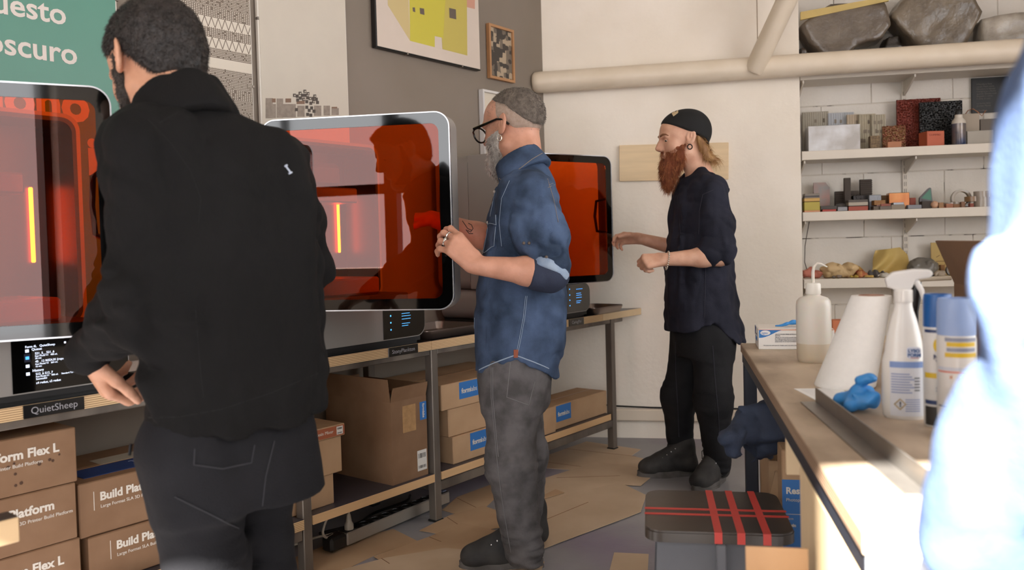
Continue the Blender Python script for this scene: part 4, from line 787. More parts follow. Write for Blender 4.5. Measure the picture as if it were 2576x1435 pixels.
t, w_, h_ = item('orange_carton', 'orange cardboard carton before the black panel', 'box', 2332, 2380, 330, .03, mat('orange_card', 'b55a3c', .6, var=.04), .09, None, S1, .22); text('GUMMIO', .016, t, mat('dark_orange_ink', '8a3a24', .6), (w_ * .12, -.0006, h_ * .68))
item('terracotta_tile', 'small terracotta tile at the shelf edge', 'tile', 2233, 2268, 357, .02, mat('terracotta', 'b0795a', .8, var=.1), .03, None, S1)
# bottle
c = wp(2413, 300, .05); t = thing('steel_bottle', 'printed aluminium drinking bottle with a black lid on the upper shelf', 'bottle', W(c[0], .06, S1)); zt = c[2] + .02 - S1
mb = MB(); mb.lathe([(.001, 0), (.033, 0), (.036, .004), (.036, .118)], 28, False); mb.build('printed_sleeve', mat('dark_print_sleeve', '8a7d70', .25, metal=.4, col2='3a4a6c', scale=7, detail=6), t, smooth=40)
mb = MB(); mb.lathe([(.036, .118), (.033, .135), (.022, .148), (.0195, .153), (.0195, .166), (.017, .168), (.001, .168)], 28, False); mb.build('shoulder', mat('bottle_white', 'cfc6b9', .4), t, smooth=40)
mb = MB(); mb.lathe([(.016, .167), (.0165, .18), (.012, .195), (.008, .20), (.001, .20)], 20, False); mb.build('lid', mat('lid_black', '191818', .4), t, smooth=40)
item('concrete_block', 'pale concrete block standing behind the steel bottle', 'block', 2418, 2464, 287, .14, mat('pale_concrete', 'a89b8b', .85, var=.04), .06, None, S1); item('concrete_block', 'low grey concrete block at the right of the steel bottle', 'block', 2433, 2500, 330, .06, mat('grey_concrete', 'a8a196', .85, var=.04), .06, None, S1); item('concrete_block', 'dark slab beside the pale concrete block', 'block', 2466, 2520, 300, .17, mat('dark_concrete', '6f675f', .85, var=.06), .05, None, S1)
a, b = wp(2445, 197, .245), wp(2540, 280, .245); t = thing('lettered_board', 'black board with lines of pale lettering above the concrete blocks', 'sign', W(a[0], .262, b[2]), W.ang); w_, h_ = b[0] - a[0], a[2] - b[2]
MB().bev(0, w_, -.012, 0, 0, h_, .001).build('board', mat('board_black', '090808', .5), t)
for k, s_ in enumerate(('Il Familiare Fare', 'vecchi Piatti come', 'Miscelare la bevuta', 'Comprarne a Roma', 'quando Questa cosa', 'Rispetto a come', 'il clima di casa', '', 'Le forme fatte', 'portate Monte', '', 'Il Familiare')): text(s_, .0125, t, mat('dim_lettering', '6b655e', .6), (.025, -.0126, h_ - .04 - k * .0135))
mb = MB(); P = [wp(x, y, .2) for x, y in ((2425, 292), (2435, 278), (2448, 274), (2460, 282), (2470, 292), (2480, 278))]; mb.tube([tuple(p) for p in P], .0022, 6); o = mb.build('copper_wire', mat('copper_wire_m', '9a5f3a', .4, metal=.6)); put(o, W(0, 0), W.ang); tag(o, 'thin brown wire looping over the concrete blocks', 'wire')
# ---- shelf 2: samples
C = lambda n, c, r=.6, **k: mat(n, c, r, **k)
def stack(label, x0, x1, layers, v, dep=.07, rz=0):
    a, b = wp(x0, 533, v), wp(x1, 533, v); t = thing('sample_stack', label, 'material samples', W(a[0], v, S2), W.ang + rz); w_ = b[0] - a[0]; z = 0
    for h_, m_, sh in layers: MB().bev(sh * w_, w_ - sh * w_ * .5, .002, dep, z + .0003, z + h_, .001).build('sample', m_, t); z += h_
    return t
stack('layered stack of yellow and grey samples beside the pillar', 2024, 2063, ((.009, C('smp_pink', 'c9906a'), 0), (.048, C('smp_yellow', 'b3a24a', var=.05), 0), (.003, C('smp_dkedge', '4a3020'), 0), (.018, C('smp_amber', 'c7a05c'), 0), (.008, C('smp_taupe', '7d7268'), .02), (.005, C('smp_slate', '4d5058'), .04), (.014, C('smp_grey', '857b70'), .04)), .01, .09)
a = wp(2047, 460, .20); t = thing('stone_slab', 'pink veined stone slab with a clipped corner', 'stone', W(a[0], .20, S2), W.ang); mb = MB(); hh = a[2] - S2; mb.M = Matrix(((1, 0, 0, 0), (0, 0, 1, 0), (0, 1, 0, 0), (0, 0, 0, 1))); mb.prism([(0, 0), (.088, 0), (.088, hh - .03), (.066, hh), (0, hh)], 0, .02); mb.build('slab', mat('pink_marble', 'a9827a', .4, col2='8f8a86', scale=18, detail=6), t)
stack('flat dark and red sample pair at the shelf edge', 2065, 2106, ((.012, C('smp_red', 'a8443a'), .1), (.020, C('smp_charcoal', '45403c'), 0)), .015, .08)
item('metal_offcut', 'small brushed grey metal offcut at the shelf edge', 'metal', 2107, 2132, 521, .015, C('smp_metal', '86868a', .35, metal=.5, var=.1), .05)
def ribbed(label, x0, x1, y0, v, z0=None, vert=False):
    t, w_, h_ = item('ribbed_wood', label, 'wood sample', x0, x1, y0, v, C('wenge', '3f352d', .7, var=.1, scale=20), .03, z0, S2, 0, .001, 'dark ribbed wood samples')
    if not vert:
        for k in range(int(h_ / .012)): MB().bev(-.001, w_ + .002, -.004, .002, .002 + k * .012, .010 + k * .012, .0015).build('rib', MATS['wenge'], t)
ribbed('wide dark ribbed wood sample lying low', 2101, 2161, 482, .17); ribbed('tall thin dark wood sample standing upright', 2124, 2140, 448, .12, None, True); ribbed('dark ribbed wood block standing at the right', 2164, 2193, 452, .18)
mb = MB(); mb.lathe([(.024, 0), (.027, .02), (.030, .045), (.029, .045), (.026, .02), (.022, .003), (.001, .003)], 24, False); o = mb.build('clear_cup', mat('smoky_clear', '6e6a68', .15, alpha=.6), smooth=50); c = wp(2117, 530, .075); put(o, W(c[0], .09, S2)); tag(o, 'small smoky clear cup among the samples', 'cup')
stack('grey white and red layered sample stack in the middle', 2135, 2184, ((.024, C('smp_brick', '9c4a38'), 0), (.004, C('smp_gap', '3d3530'), .02), (.019, C('smp_cream', 'aba090'), 0), (.014, C('smp_dark2', '57504a'), 0)), .01, .11)
item('foil_scrap', 'dark shiny foil strip behind the layered stack', 'foil', 2146, 2190, 492, .14, C('dark_foil', '2e2b2b', .18, metal=.7, bump=.6, scale=20), .04)
item('silver_sample', 'rough silver grey block behind the tan samples', 'block', 2186, 2217, 491, .10, C('rough_silver', '83858a', .35, metal=.5, bump=.5, scale=30), .05)
item('corrugated_sample', 'tan corrugated card sample between silver and copper blocks', 'card sample', 2214, 2236, 492, .17, C('tan_corrugated', '7d6348', .8, var=.15, scale=20, stretch=(.2, .2, 3)), .03)
item('copper_block', 'shiny copper foil covered block on the middle shelf', 'block', 2236, 2288, 486, .10, C('copper_foil', 'b06a4a', .2, metal=.9, col2='c79a6a', scale=5, bump=.3, bscale=20), .06)
stack('small orange tan sample on a dull grey one', 2200, 2228, ((.022, C('smp_umber', '5f5246'), -.08), (.006, C('smp_plum', '86605a'), .2), (.026, C('smp_gold', '9c7240', .6, col2='8a5a30', scale=60), .0)), .02, .07)
stack('brick red strip on a grey slab at the shelf edge', 2214, 2243, ((.020, C('smp_stone', '6b6056'), 0), (.014, C('smp_redstrip', '8a4d40'), .1)), .012, .05)
stack('stone grey sample block under a bent metal strip', 2243, 2277, ((.026, C('smp_stone2', '857868'), 0), (.012, C('smp_silver', '9ba0a8', .3, metal=.6), .15)), .01, .08)
item('red_block', 'small red block beside the upright', 'block', 2288, 2304, 498, .12, C('red_wood', '8a4334', .7), .04)
# green triangle
a = wp(2315, 508, .17); b = wp(2347, 472, .17); t = thing('green_triangle', 'grey framed green triangular sample leaning on the wall', 'sample', W(a[0], .17, S2), W.ang); w_, h_ = b[0] - a[0], b[2] - S2
mb = MB(); mb.M = Matrix(((1, 0, 0, 0), (0, 0, 1, 0), (0, 1, 0, 0), (0, 0, 0, 1))); P = [(.004, 0), (w_, 0), (w_ * .98, h_ * .2), (w_ * .86, h_ * .97), (w_ * .78, h_), (w_ * .66, h_ * .95), (.0, h_ * .55), (-.002, h_ * .4)]; mb.prism(P, 0, .03); mb.build('casing', C('slate_casing', '5d5a5c', .4), t); mb = MB(); mb.M = Matrix(((1, 0, 0, 0), (0, 0, 1, 0), (0, 1, 0, 0), (0, 0, 0, 1))); mb.prism([(w_ * .88, h_ * .40), (w_ * .80, h_ * .93), (w_ * .70, h_ * .90), (w_ * .07, h_ * .52)], -.002, .0); mb.build('green_face', C('jade', '3f7a62', .35), t); mb = MB(); mb.M = Matrix(((1, 0, 0, 0), (0, 0, 1, 0), (0, 1, 0, 0), (0, 0, 0, 1))); mb.prism([(w_ * .9, h_ * .1), (w_ * .88, h_ * .33), (w_ * .1, h_ * .46), (w_ * .1, h_ * .1)], -.002, 0); mb.build('dark_face', C('dark_face_m', '3a3836', .3), t)
item('grey_card_fold', 'folded grey card piece at the shelf edge', 'card', 2284, 2320, 516, .012, C('grey_card', '7d7d82', .6), .03, None, S2, .1)
item('dark_cube', 'dark brown cube before the green triangle', 'block', 2319, 2344, 507, .05, C('dark_cube_m', '3b322c', .7), .05)
c = wp(2351, 517, .05); o = MB().sphere((0, 0, .0205), .0205, 20, 14).build('wooden_ball', C('pale_wood_ball', 'c49a7c', .5, var=.04), smooth=True); put(o, W(c[0], .05, S2)); tag(o, 'pale pinkish wooden ball on the middle shelf', 'ball')
for k, (x0, x1, y, c_) in enumerate(((2362, 2374, 510, '96704f'), (2368, 2380, 520, 'a0583e'), (2380, 2398, 513, 'a06a50'), (2399, 2418, 514, '8a6242'), (2418, 2428, 508, '7d5a44'), (2440, 2450, 512, '8a4a3c'))):
    item('wood_offcut', ['slim tan offcut just right of the wooden ball', 'low red brown offcut near the wooden ball', 'rosy brown offcut before the tape rolls', 'dark tan offcut before the arched tape', 'upright brown offcut beside the arched tape', 'small red offcut under the brown tape roll'][k], 'offcut', x0, x1, y, .03 + .012 * (k % 2), C('offcut_%d' % k, c_, .7, var=.08, scale=20), .03, None, S2, 0, .001, 'wood offcuts on the middle shelf')
def roll(label, px, py, v, r, wd, m, up=True, z=None):
    c = wp(px, py, v); z = S2 if z is None else z; t = thing('tape_roll', label, 'tape', W(c[0], v, z), W.ang, None); mb = MB(); ri = r * .78
    if not up: mb.M = Matrix.Translation((0, 0, r)) @ rotm(rx=math.pi / 2)
    mb.lathe([(ri, 0), (r, 0), (r, wd), (ri, wd), (ri, 0)], 30, False); mb.build('tape', m, t, smooth=40); mb = MB()
    if not up: mb.M = Matrix.Translation((0, 0, r)) @ rotm(rx=math.pi / 2)
    mb.lathe([(ri - .003, .001), (ri - .0002, .001), (ri - .0002, wd - .001), (ri - .003, wd - .001), (ri - .003, .001)], 30, False); mb.build('core', C('tape_core', '9a8a74', .8), t, smooth=40); return t
M_clr = C('clear_tape_roll', 'a3978a', .25, coat=.4); M_brn = C('brown_tape_roll', '8a6a4a', .25, coat=.4)
roll('clear tape roll standing on edge behind the others', 2415, 505, .15, .052, .03, M_clr, False); roll('clear tape roll lying at the left of the tape group', 2389, 515, .10, .034, .03, M_clr); roll('narrow clear tape roll before the standing one', 2408, 512, .09, .036, .034, M_clr)
roll('brown tape roll resting on red offcuts', 2446, 510, .10, .040, .028, M_brn, True, S2 + .032); roll('low clear tape roll at the right edge of the shelf', 2470, 520, .08, .042, .026, M_clr); roll('clear tape roll in the middle of the right hand pile', 2470, 510, .08, .040, .028, M_clr, True, S2 + .0262); roll('topmost clear tape roll of the right hand pile', 2468, 495, .08, .038, .032, M_clr, True, S2 + .0545)
item('offcut_base', 'brown offcuts carrying the brown tape roll', 'offcut', 2434, 2462, 519, .08, C('offcut_base_m', '7a563e', .7), .07)
# ---- shelf 3: board with slots, roll, block
a, b = wp(2339, 611, .22), wp(2432, 609, .22); t = thing('slotted_board', 'yellow board with rows of slanted slots leaning on the wall', 'board', W(a[0], .20, S3), W.ang); w_, h_ = b[0] - a[0], a[2] - S3
MB().bev(0, w_, 0, .008, 0, h_, .001).build('board', mat('yellow_card', 'b8995e', .7, col2='c2a868', scale=3), t)
for r_, n in ((.55, 5), (.22, 5)):
    for k in range(n):
        mb = MB(); mb.M = Matrix.Translation((w_ * (.14 + .145 * k), -.0006, h_ * (r_ + .045 * k))) @ rotm(ry=-math.radians(32)); mb.box(0, .022, 0, .0008, -.0014, .0014); mb.build('slot', mat('slot_brown', '6e4a30', .8), t)
MB().box(w_ * .13, w_ * .85, -.0008, 0, h_ * .42, h_ * .435).build('fold_line', MATS['slot_brown'], t)
item('brown_upright', 'small brown upright block before the slotted board', 'block', 2366, 2377, 667, .12, C('upright_brown', '9a6f45', .7), .03, None, S3); roll('grey tape roll on edge before the slotted board', 2394, 690, .10, .034, .03, C('grey_tape', '77716b', .4), False, S3); item('yellow_cube', 'small yellow cube at the edge of the lowest shelf', 'block', 2394, 2412, 690, .04, C('yellow_cube_m', 'b99a55', .7), .03, None, S3)
mb = MB(); P = [wp(x, y, .2) for x, y in ((2036, 556), (2030, 590), (2025, 620), (2024, 660), (2032, 685))]; mb.tube([tuple(p) for p in P], .0022, 6); o = mb.build('thin_wire', mat('dark_wire', '3a2c24', .6)); put(o, W(0, 0), W.ang); tag(o, 'thin dark wire hanging from the middle shelf beside the pillar', 'wire')
# ================================================================== soft bodies grown from blended shapes
from mathutils.bvhtree import BVHTree
def orig(o):
    while o.parent is not None: o = o.parent
    return np.array(o.matrix_basis.translation)
V = lambda *a: np.array(a, float)
_tab = rng.random((32, 32, 32)).astype(np.float32)
def vnoise(p):
    i = np.floor(p).astype(int); f = (p - i).astype(np.float32); f = f * f * (3 - 2 * f); i &= 31; j = (i + 1) & 31
    r = 0
    for a in (0, 1):
        for b in (0, 1):
            for c in (0, 1):
                ix = (j if a else i)[:, 0]; iy = (j if b else i)[:, 1]; iz = (j if c else i)[:, 2]
                r = r + _tab[ix, iy, iz] * (f[:, 0] if a else 1 - f[:, 0]) * (f[:, 1] if b else 1 - f[:, 1]) * (f[:, 2] if c else 1 - f[:, 2])
    return r
class SDF:
    def __init__(s, lo, hi, h):
        s.lo = np.array(lo, float); s.h = h; s.n = np.ceil((np.array(hi) - s.lo) / h).astype(int) + 1
        s.ax = [(s.lo[i] + h * np.arange(s.n[i])).astype(np.float32) for i in range(3)]
        s.g = np.full(s.n, .5, np.float32)
    def _sl(s, lo, hi):
        a = np.clip(np.floor((np.array(lo) - s.lo) / s.h).astype(int), 0, s.n); b = np.clip(np.ceil((np.array(hi) - s.lo) / s.h).astype(int) + 1, 0, s.n)
        return tuple(slice(a[i], b[i]) for i in range(3))
    def op(s, fn, lo, hi, k=.01, mode='u'):
        m = k + 4 * s.h; sl = s._sl(np.array(lo) - m, np.array(hi) + m)
        if any(q.stop <= q.start for q in sl): return s
        X = s.ax[0][sl[0]][:, None, None]; Y = s.ax[1][sl[1]][None, :, None]; Z = s.ax[2][sl[2]][None, None, :]
        d = fn(X, Y, Z).astype(np.float32); g = s.g[sl]
        if mode == 'u': a, b = g, d; q = np.maximum(k - np.abs(a - b), 0) / k; s.g[sl] = np.minimum(a, b) - q * q * k * .25
        elif mode == 's': a, b = g, -d; q = np.maximum(k - np.abs(a - b), 0) / k; s.g[sl] = np.maximum(a, b) + q * q * k * .25
        else: a, b = g, d; q = np.maximum(k - np.abs(a - b), 0) / k; s.g[sl] = np.maximum(a, b) + q * q * k * .25
        return s
    def cone(s, a, b, ra, rb, k=.02, mode='u', flat=None):
        a = np.array(a, float); b = np.array(b, float); ab = b - a; L2 = max(ab @ ab, 1e-9)
        def fn(X, Y, Z):
            x, y, z = X - a[0], Y - a[1], Z - a[2]; t = np.clip((x * ab[0] + y * ab[1] + z * ab[2]) / L2, 0, 1)
            x, y, z = x - t * ab[0], y - t * ab[1], z - t * ab[2]
            if flat is not None:
                n, f = np.array(flat[0], float), flat[1]; n = n / np.linalg.norm(n); q = (x * n[0] + y * n[1] + z * n[2]) * (1 / f - 1); x, y, z = x + q * n[0], y + q * n[1], z + q * n[2]
            return np.sqrt(x * x + y * y + z * z) - (ra + (rb - ra) * t)
        r = max(ra, rb); return s.op(fn, np.minimum(a, b) - r, np.maximum(a, b) + r, k, mode)
    def chain(s, pts, rs, k=.02, **kw):
        for i in range(len(pts) - 1): s.cone(pts[i], pts[i + 1], rs[i], rs[i + 1], k, **kw)
        return s
    def ell(s, c, r, R=None, k=.02, mode='u'):
        c = np.array(c, float); r = np.array(r, float); R = np.eye(3) if R is None else np.array(R)
        def fn(X, Y, Z):
            x, y, z = X - c[0], Y - c[1], Z - c[2]
            u = x * R[0, 0] + y * R[1, 0] + z * R[2, 0]; v = x * R[0, 1] + y * R[1, 1] + z * R[2, 1]; w = x * R[0, 2] + y * R[1, 2] + z * R[2, 2]
            k0 = np.sqrt((u / r[0]) ** 2 + (v / r[1]) ** 2 + (w / r[2]) ** 2); k1 = np.sqrt((u / r[0]**2) ** 2 + (v / r[1]**2) ** 2 + (w / r[2]**2) ** 2) + 1e-9
            return k0 * (k0 - 1) / k1
        m = r.max(); return s.op(fn, c - m, c + m, k, mode)
    def loft(s, st, yaw, k=.03, p=2.3, mode='u'):
        """stations (z, cx, cy, forward radius, side radius), rising; flat ends"""
        st = sorted(st); A = np.array(st); f = (math.cos(yaw), math.sin(yaw))
        def fn(X, Y, Z):
            z = np.clip(Z, A[0, 0], A[-1, 0]); cx, cy, rf, rs = [np.interp(z, A[:, 0], A[:, i]) for i in (1, 2, 3, 4)]
            x, y = X - cx, Y - cy; u = x * f[0] + y * f[1]; v = -x * f[1] + y * f[0]
            q = (np.abs(u / rf) ** p + np.abs(v / rs) ** p) ** (1 / p)
            d = (q - 1) * np.minimum(rf, rs); e = np.maximum(A[0, 0] - Z, Z - A[-1, 0]); return np.maximum(d, e)
        R = A[:, 3:5].max() * 1.1
        return s.op(fn, (A[:, 1].min() - R, A[:, 2].min() - R, A[0, 0]), (A[:, 1].max() + R, A[:, 2].max() + R, A[-1, 0]), k, mode)
    def shape(s, fn, band=3.):
        """fn(points) -> extra distance, only near the surface"""
        i = np.nonzero(np.abs(s.g) < band * s.h); P = np.stack([s.ax[k][i[k]] for k in range(3)], 1); s.g[i] += fn(P).astype(np.float32); return s
    def mesh(s, origin):
        g = s.g; n = g.shape; ins = g < 0
        c = np.zeros((n[0]-1, n[1]-1, n[2]-1), np.int8)
        for a in (0, 1):
            for b in (0, 1):
                for d in (0, 1): c += ins[a:n[0]-1+a, b:n[1]-1+b, d:n[2]-1+d]
        act = (c > 0) & (c < 8); I = np.array(np.nonzero(act)); idx = np.full(c.shape, -1, np.int32); idx[act] = np.arange(I.shape[1])
        acc = np.zeros((I.shape[1], 3)); cnt = np.zeros(I.shape[1])
        cor = [(a, b, d) for a in (0, 1) for b in (0, 1) for d in (0, 1)]; val = {q: g[I[0]+q[0], I[1]+q[1], I[2]+q[2]] for q in cor}
        for p in cor:
            for ax in range(3):
                if p[ax] == 0:
                    q = list(p); q[ax] = 1; q = tuple(q); v0, v1 = val[p], val[q]; m = (v0 < 0) != (v1 < 0)
                    t = v0[m] / (v0[m] - v1[m]); e = np.tile(np.array(p, float), (m.sum(), 1)); e[:, ax] = t; acc[m] += e; cnt[m] += 1
        vs = (I.T + acc / cnt[:, None]) * s.h + s.lo - np.array(origin); F = []
        for ax in range(3):
            sl0 = [slice(None)] * 3; sl1 = [slice(None)] * 3; sl0[ax] = slice(0, -1); sl1[ax] = slice(1, None)
            e = ins[tuple(sl0)] != ins[tuple(sl1)]; o1, o2 = [(1, 2), (2, 0), (0, 1)][ax]
            J = np.array(np.nonzero(e)); ok = (J[o1] > 0) & (J[o2] > 0) & (J[o1] < n[o1]-1) & (J[o2] < n[o2]-1); J = J[:, ok]
            fl = ins[tuple(J)]; q = []
            for d1, d2 in ((1, 1), (0, 1), (0, 0), (1, 0)):
                K = J.copy(); K[o1] -= d1; K[o2] -= d2; q.append(idx[tuple(K)])
            q = np.stack(q, 1); q[~fl] = q[~fl][:, ::-1]; F.append(q)
        return vs, np.concatenate(F)
def np_mesh(name, vs, fs, m, parent, smooth=True):
    me = bpy.data.meshes.new(name); me.vertices.add(len(vs)); me.vertices.foreach_set('co', np.asarray(vs, np.float32).ravel())
    k = fs.shape[1]; me.loops.add(fs.size); me.loops.foreach_set('vertex_index', fs.ravel().astype(np.int32))
    me.polygons.add(len(fs)); me.polygons.foreach_set('loop_start', np.arange(0, fs.size, k, dtype=np.int32)); me.polygons.foreach_set('loop_total', np.full(len(fs), k, np.int32))
    me.update(calc_edges=True); me.validate(); me.materials.append(m)
    if smooth: me.polygons.foreach_set('use_smooth', np.ones(len(me.polygons), bool))
    return link(name, me, parent)
def relax(vs, fs, it=2, lam=.5):
    for _ in range(it):
        acc = np.zeros_like(vs); c = np.zeros(len(vs))
        for a, b in ((0, 1), (1, 2), (2, 3), (3, 0)):
            np.add.at(acc, fs[:, a], vs[fs[:, b]]); np.add.at(acc, fs[:, b], vs[fs[:, a]]); np.add.at(c, fs[:, a], 1); np.add.at(c, fs[:, b], 1)
        vs = vs + lam * (acc / c[:, None] - vs)
    return vs
def grow(name, sdf, m, root, it=2):
    o = orig(root); vs, fs = sdf.mesh(o); vs = relax(vs, fs, it); ob = np_mesh(name, vs, fs, m, root)
    ob_bvh[ob.name] = (vs + o, fs); return ob
ob_bvh = {}
def bvh_of(ob):
    vs, fs = ob_bvh[ob.name]; return BVHTree.FromPolygons([tuple(v) for v in vs], [tuple(int(i) for i in f) for f in fs])
def hit(bvh, px, py, lift=.002):
    d = Vector(ray(px, py)).normalized(); r = bvh.ray_cast(Vector(EYEP), d)
    if r[0] is None: return None
    return np.array(r[0] + r[1] * lift), np.array(r[1])
def seam(name, bvh, pts, r, m, root, step=9, lift=.001):
    """a stitched line lying on a garment, through the given sight points"""
    P = []
    for (x0, y0), (x1, y1) in zip(pts[:-1], pts[1:]):
        n = max(1, int(math.hypot(x1 - x0, y1 - y0) / step))
        for i in range(n): P.append((x0 + (x1 - x0) * i / n, y0 + (y1 - y0) * i / n))
    P.append(pts[-1]); H_ = [hit(bvh, *p, lift) for p in P]; Q = [h_[0] for h_ in H_ if h_]
    if len(Q) < 2: return None
    o = orig(root); mb = MB(); run = [Q[0]]; runs = []
    for a, b in zip(Q[:-1], Q[1:]):
        if np.linalg.norm(b - a) > .06:
            runs.append(run); run = []
        run.append(b)
    runs.append(run); best = max(runs, key=len)
    if len(best) < 2: return None
    mb.tube([q - o for q in best], r, 5); return mb.build(name, m, root, smooth=True)
def patch(name, bvh, corners, m, root, nu=8, nv=8, lift=.003):
    """a flat piece of cloth laid onto a garment between four sight points (tl, tr, br, bl)"""
    o = orig(root); c = [np.array(q, float) for q in corners]; G = []; N_ = []
    for j in range(nv + 1):
        for i in range(nu + 1):
            u, v = i / nu, j / nv; p = (c[0]*(1-u) + c[1]*u)*(1-v) + (c[3]*(1-u) + c[2]*u)*v; h_ = hit(bvh, *p, lift)
            G.append(None if h_ is None else h_[0] - o); N_.append(None if h_ is None else h_[1])
    fs = []; vs = []; mp = {}
    for q, g in enumerate(G):
        if g is not None: mp[q] = len(vs); vs.append(g)
    k = len(vs)
    for q, g in enumerate(G):
        if g is not None: vs.append(g - N_[q] * (lift + .004))
    for j in range(nv):
        for i in range(nu):
            a = [j*(nu+1)+i, j*(nu+1)+i+1, (j+1)*(nu+1)+i+1, (j+1)*(nu+1)+i]
            if all(x in mp for x in a) and max(np.linalg.norm(G[a[0]] - G[x]) for x in a) < .08: fs += [tuple(mp[x] for x in a)]
    if not fs: return None
    comp = {}                                                # keep the largest connected piece
    for _ in range(40):
        ch = False
        for f in fs:
            k_ = min(comp.get(x, x) for x in f)
            for x in f:
                if comp.get(x, x) != k_: comp[x] = k_; ch = True
        if not ch: break
    cnt = {}
    for f in fs: cnt[comp.get(f[0], f[0])] = cnt.get(comp.get(f[0], f[0]), 0) + 1
    kk = max(cnt, key=cnt.get); fs = [f for f in fs if comp.get(f[0], f[0]) == kk]
    ed = {}
    for f in fs:
        for x, y in zip(f, f[1:] + f[:1]): ed[(x, y)] = ed.get((x, y), 0) + 1
    side = [(y, x, x + k, y + k) for (x, y) in ed if (y, x) not in ed]
    mb = MB(); mb.v = [tuple(v) for v in vs]; mb.f = fs + side; mb.m = [0] * len(mb.f); return mb.build(name, m, root, smooth=60)
def basis(fwd, up=(0, 0, 1)):
    f = np.array(fwd, float); f /= np.linalg.norm(f); l = np.cross(up, f); l /= np.linalg.norm(l); return np.stack([f, l, np.cross(f, l)], 1)   # columns forward, left, up
def fuzz(name, base, keep, m, root, n, length, width, down=0., jit=.5, lift=0., seed=1, comb=None):
    """short hair strands standing on the kept part of a grown surface: one countless mass"""
    r = np.random.default_rng(seed); vs, fs = ob_bvh[base.name]; cen = vs[fs].mean(1); nr = np.cross(vs[fs[:, 2]] - vs[fs[:, 0]], vs[fs[:, 3]] - vs[fs[:, 1]]); ln = np.linalg.norm(nr, axis=1); nr /= ln[:, None] + 1e-12
    ok = np.nonzero(keep(cen))[0]
    if not len(ok): return None
    i = r.choice(ok, n); uv = r.random((n, 2)); q = vs[fs[i]]
    p = (q[:, 0]*(1-uv[:, :1]) + q[:, 1]*uv[:, :1])*(1-uv[:, 1:]) + (q[:, 3]*(1-uv[:, :1]) + q[:, 2]*uv[:, :1])*uv[:, 1:]
    d = nr[i] + r.normal(0, jit, (n, 3)) + np.array([0, 0, -down])
    if comb is not None: d += np.array(comb)
    d /= np.linalg.norm(d, axis=1)[:, None]
    L_ = length * (.5 + r.random((n, 1))); t = np.cross(d, r.normal(0, 1, (n, 3))); t /= np.linalg.norm(t, axis=1)[:, None]
    o = orig(root); p = p - o - nr[i] * .001; mid = p + d * L_ * .55; tip = p + d * L_ + np.array([0, 0, -1]) * L_ * .25 * down
    vv = np.concatenate([p - t*width, p + t*width, mid + t*width*.7, mid - t*width*.7, tip])
    a = np.arange(n); f1 = np.stack([a, a+n, a+2*n, a+3*n], 1); f2 = np.stack([a+3*n, a+2*n, a+4*n, a+4*n], 1)
    me = bpy.data.meshes.new(name); me.from_pydata(vv.tolist(), [], f1.tolist() + f2[:, :3].tolist()); me.materials.append(m)
    ob = link(name, me, root); ob['kind'] = 'stuff'; return ob

def add_head(s, c, R, sc=1., ears=True, neck=None, jaw=1.):
    q = lambda x, y, z: c + sc * (R @ np.array([x, y, z])); e = lambda p, r, k=.02, m='u', RR=R: s.ell(q(*p), np.array(r) * sc, RR, k, m); cn = lambda a, b, ra, rb, k=.012: s.cone(q(*a), q(*b), ra * sc, rb * sc, k)
    e((-.014, 0, .036), (.099, .077, .084)); e((.022, 0, -.02), (.070, .066, .085), .03); e((.03, 0, .04), (.062, .064, .06), .03)
    for y in (-1, 1):
        cn((-.005, y*.052, -.06), (.066*jaw, y*.014, -.108), .022, .022, .03); e((.052, y*.040, -.03), (.028, .024, .028), .025)
        cn((.080, y*.044, .020), (.088, y*.014, .022), .010, .011, .014)
    cn((.066, -.008, -.106), (.066, .008, -.106), .023, .023, .02)
    for y in (-1, 1): e((.098, y*.033, .002), (.017, .018, .010), .012, 's')
    cn((.090, 0, .016), (.116, 0, -.026), .0080, .0100, .010); e((.104, 0, -.031), (.014, .015, .009), .008)
    e((.090, 0, -.018), (.022, .014, .024), .012)
    for y in (-1, 1): e((.100, y*.013, -.034), (.012, .008, .009), .006)
    cn((.089, -.020, -.058), (.089, .020, -.058), .0085, .0085, .008); cn((.087, -.017, -.069), (.087, .017, -.069), .0095, .0095, .006)
    if ears:
        for y in (-1, 1):
            a = math.radians(16); b = -.42 * y; RL = np.array([[math.cos(a), 0, -math.sin(a)], [0, 1, 0], [math.sin(a), 0, math.cos(a)]]) @ np.array([[math.cos(b), -math.sin(b), 0], [math.sin(b), math.cos(b), 0], [0, 0, 1]]); RE = R @ RL
            cc = np.array([-.018, y*.083, .002]); pt = lambda x, yy, z: tuple(cc + RL @ np.array([x, y*yy, z]))
            e(pt(0, 0, 0), (.021, .008, .034), .004, 'u', RE); e(pt(.003, .008, .003), (.0135, .0075, .023), .004, 's', RE); e(pt(.009, -.001, -.025), (.009, .006, .011), .004, 'u', RE)
            e(pt(.016, .001, -.006), (.004, .005, .008), .004, 'u', RE); e(pt(.001, .002, .006), (.004, .004, .016), .003, 'u', RE)
    if neck is not None: s.cone(q(-.032, 0, -.055), neck, .055 * sc, .060 * sc, .03)
    return q
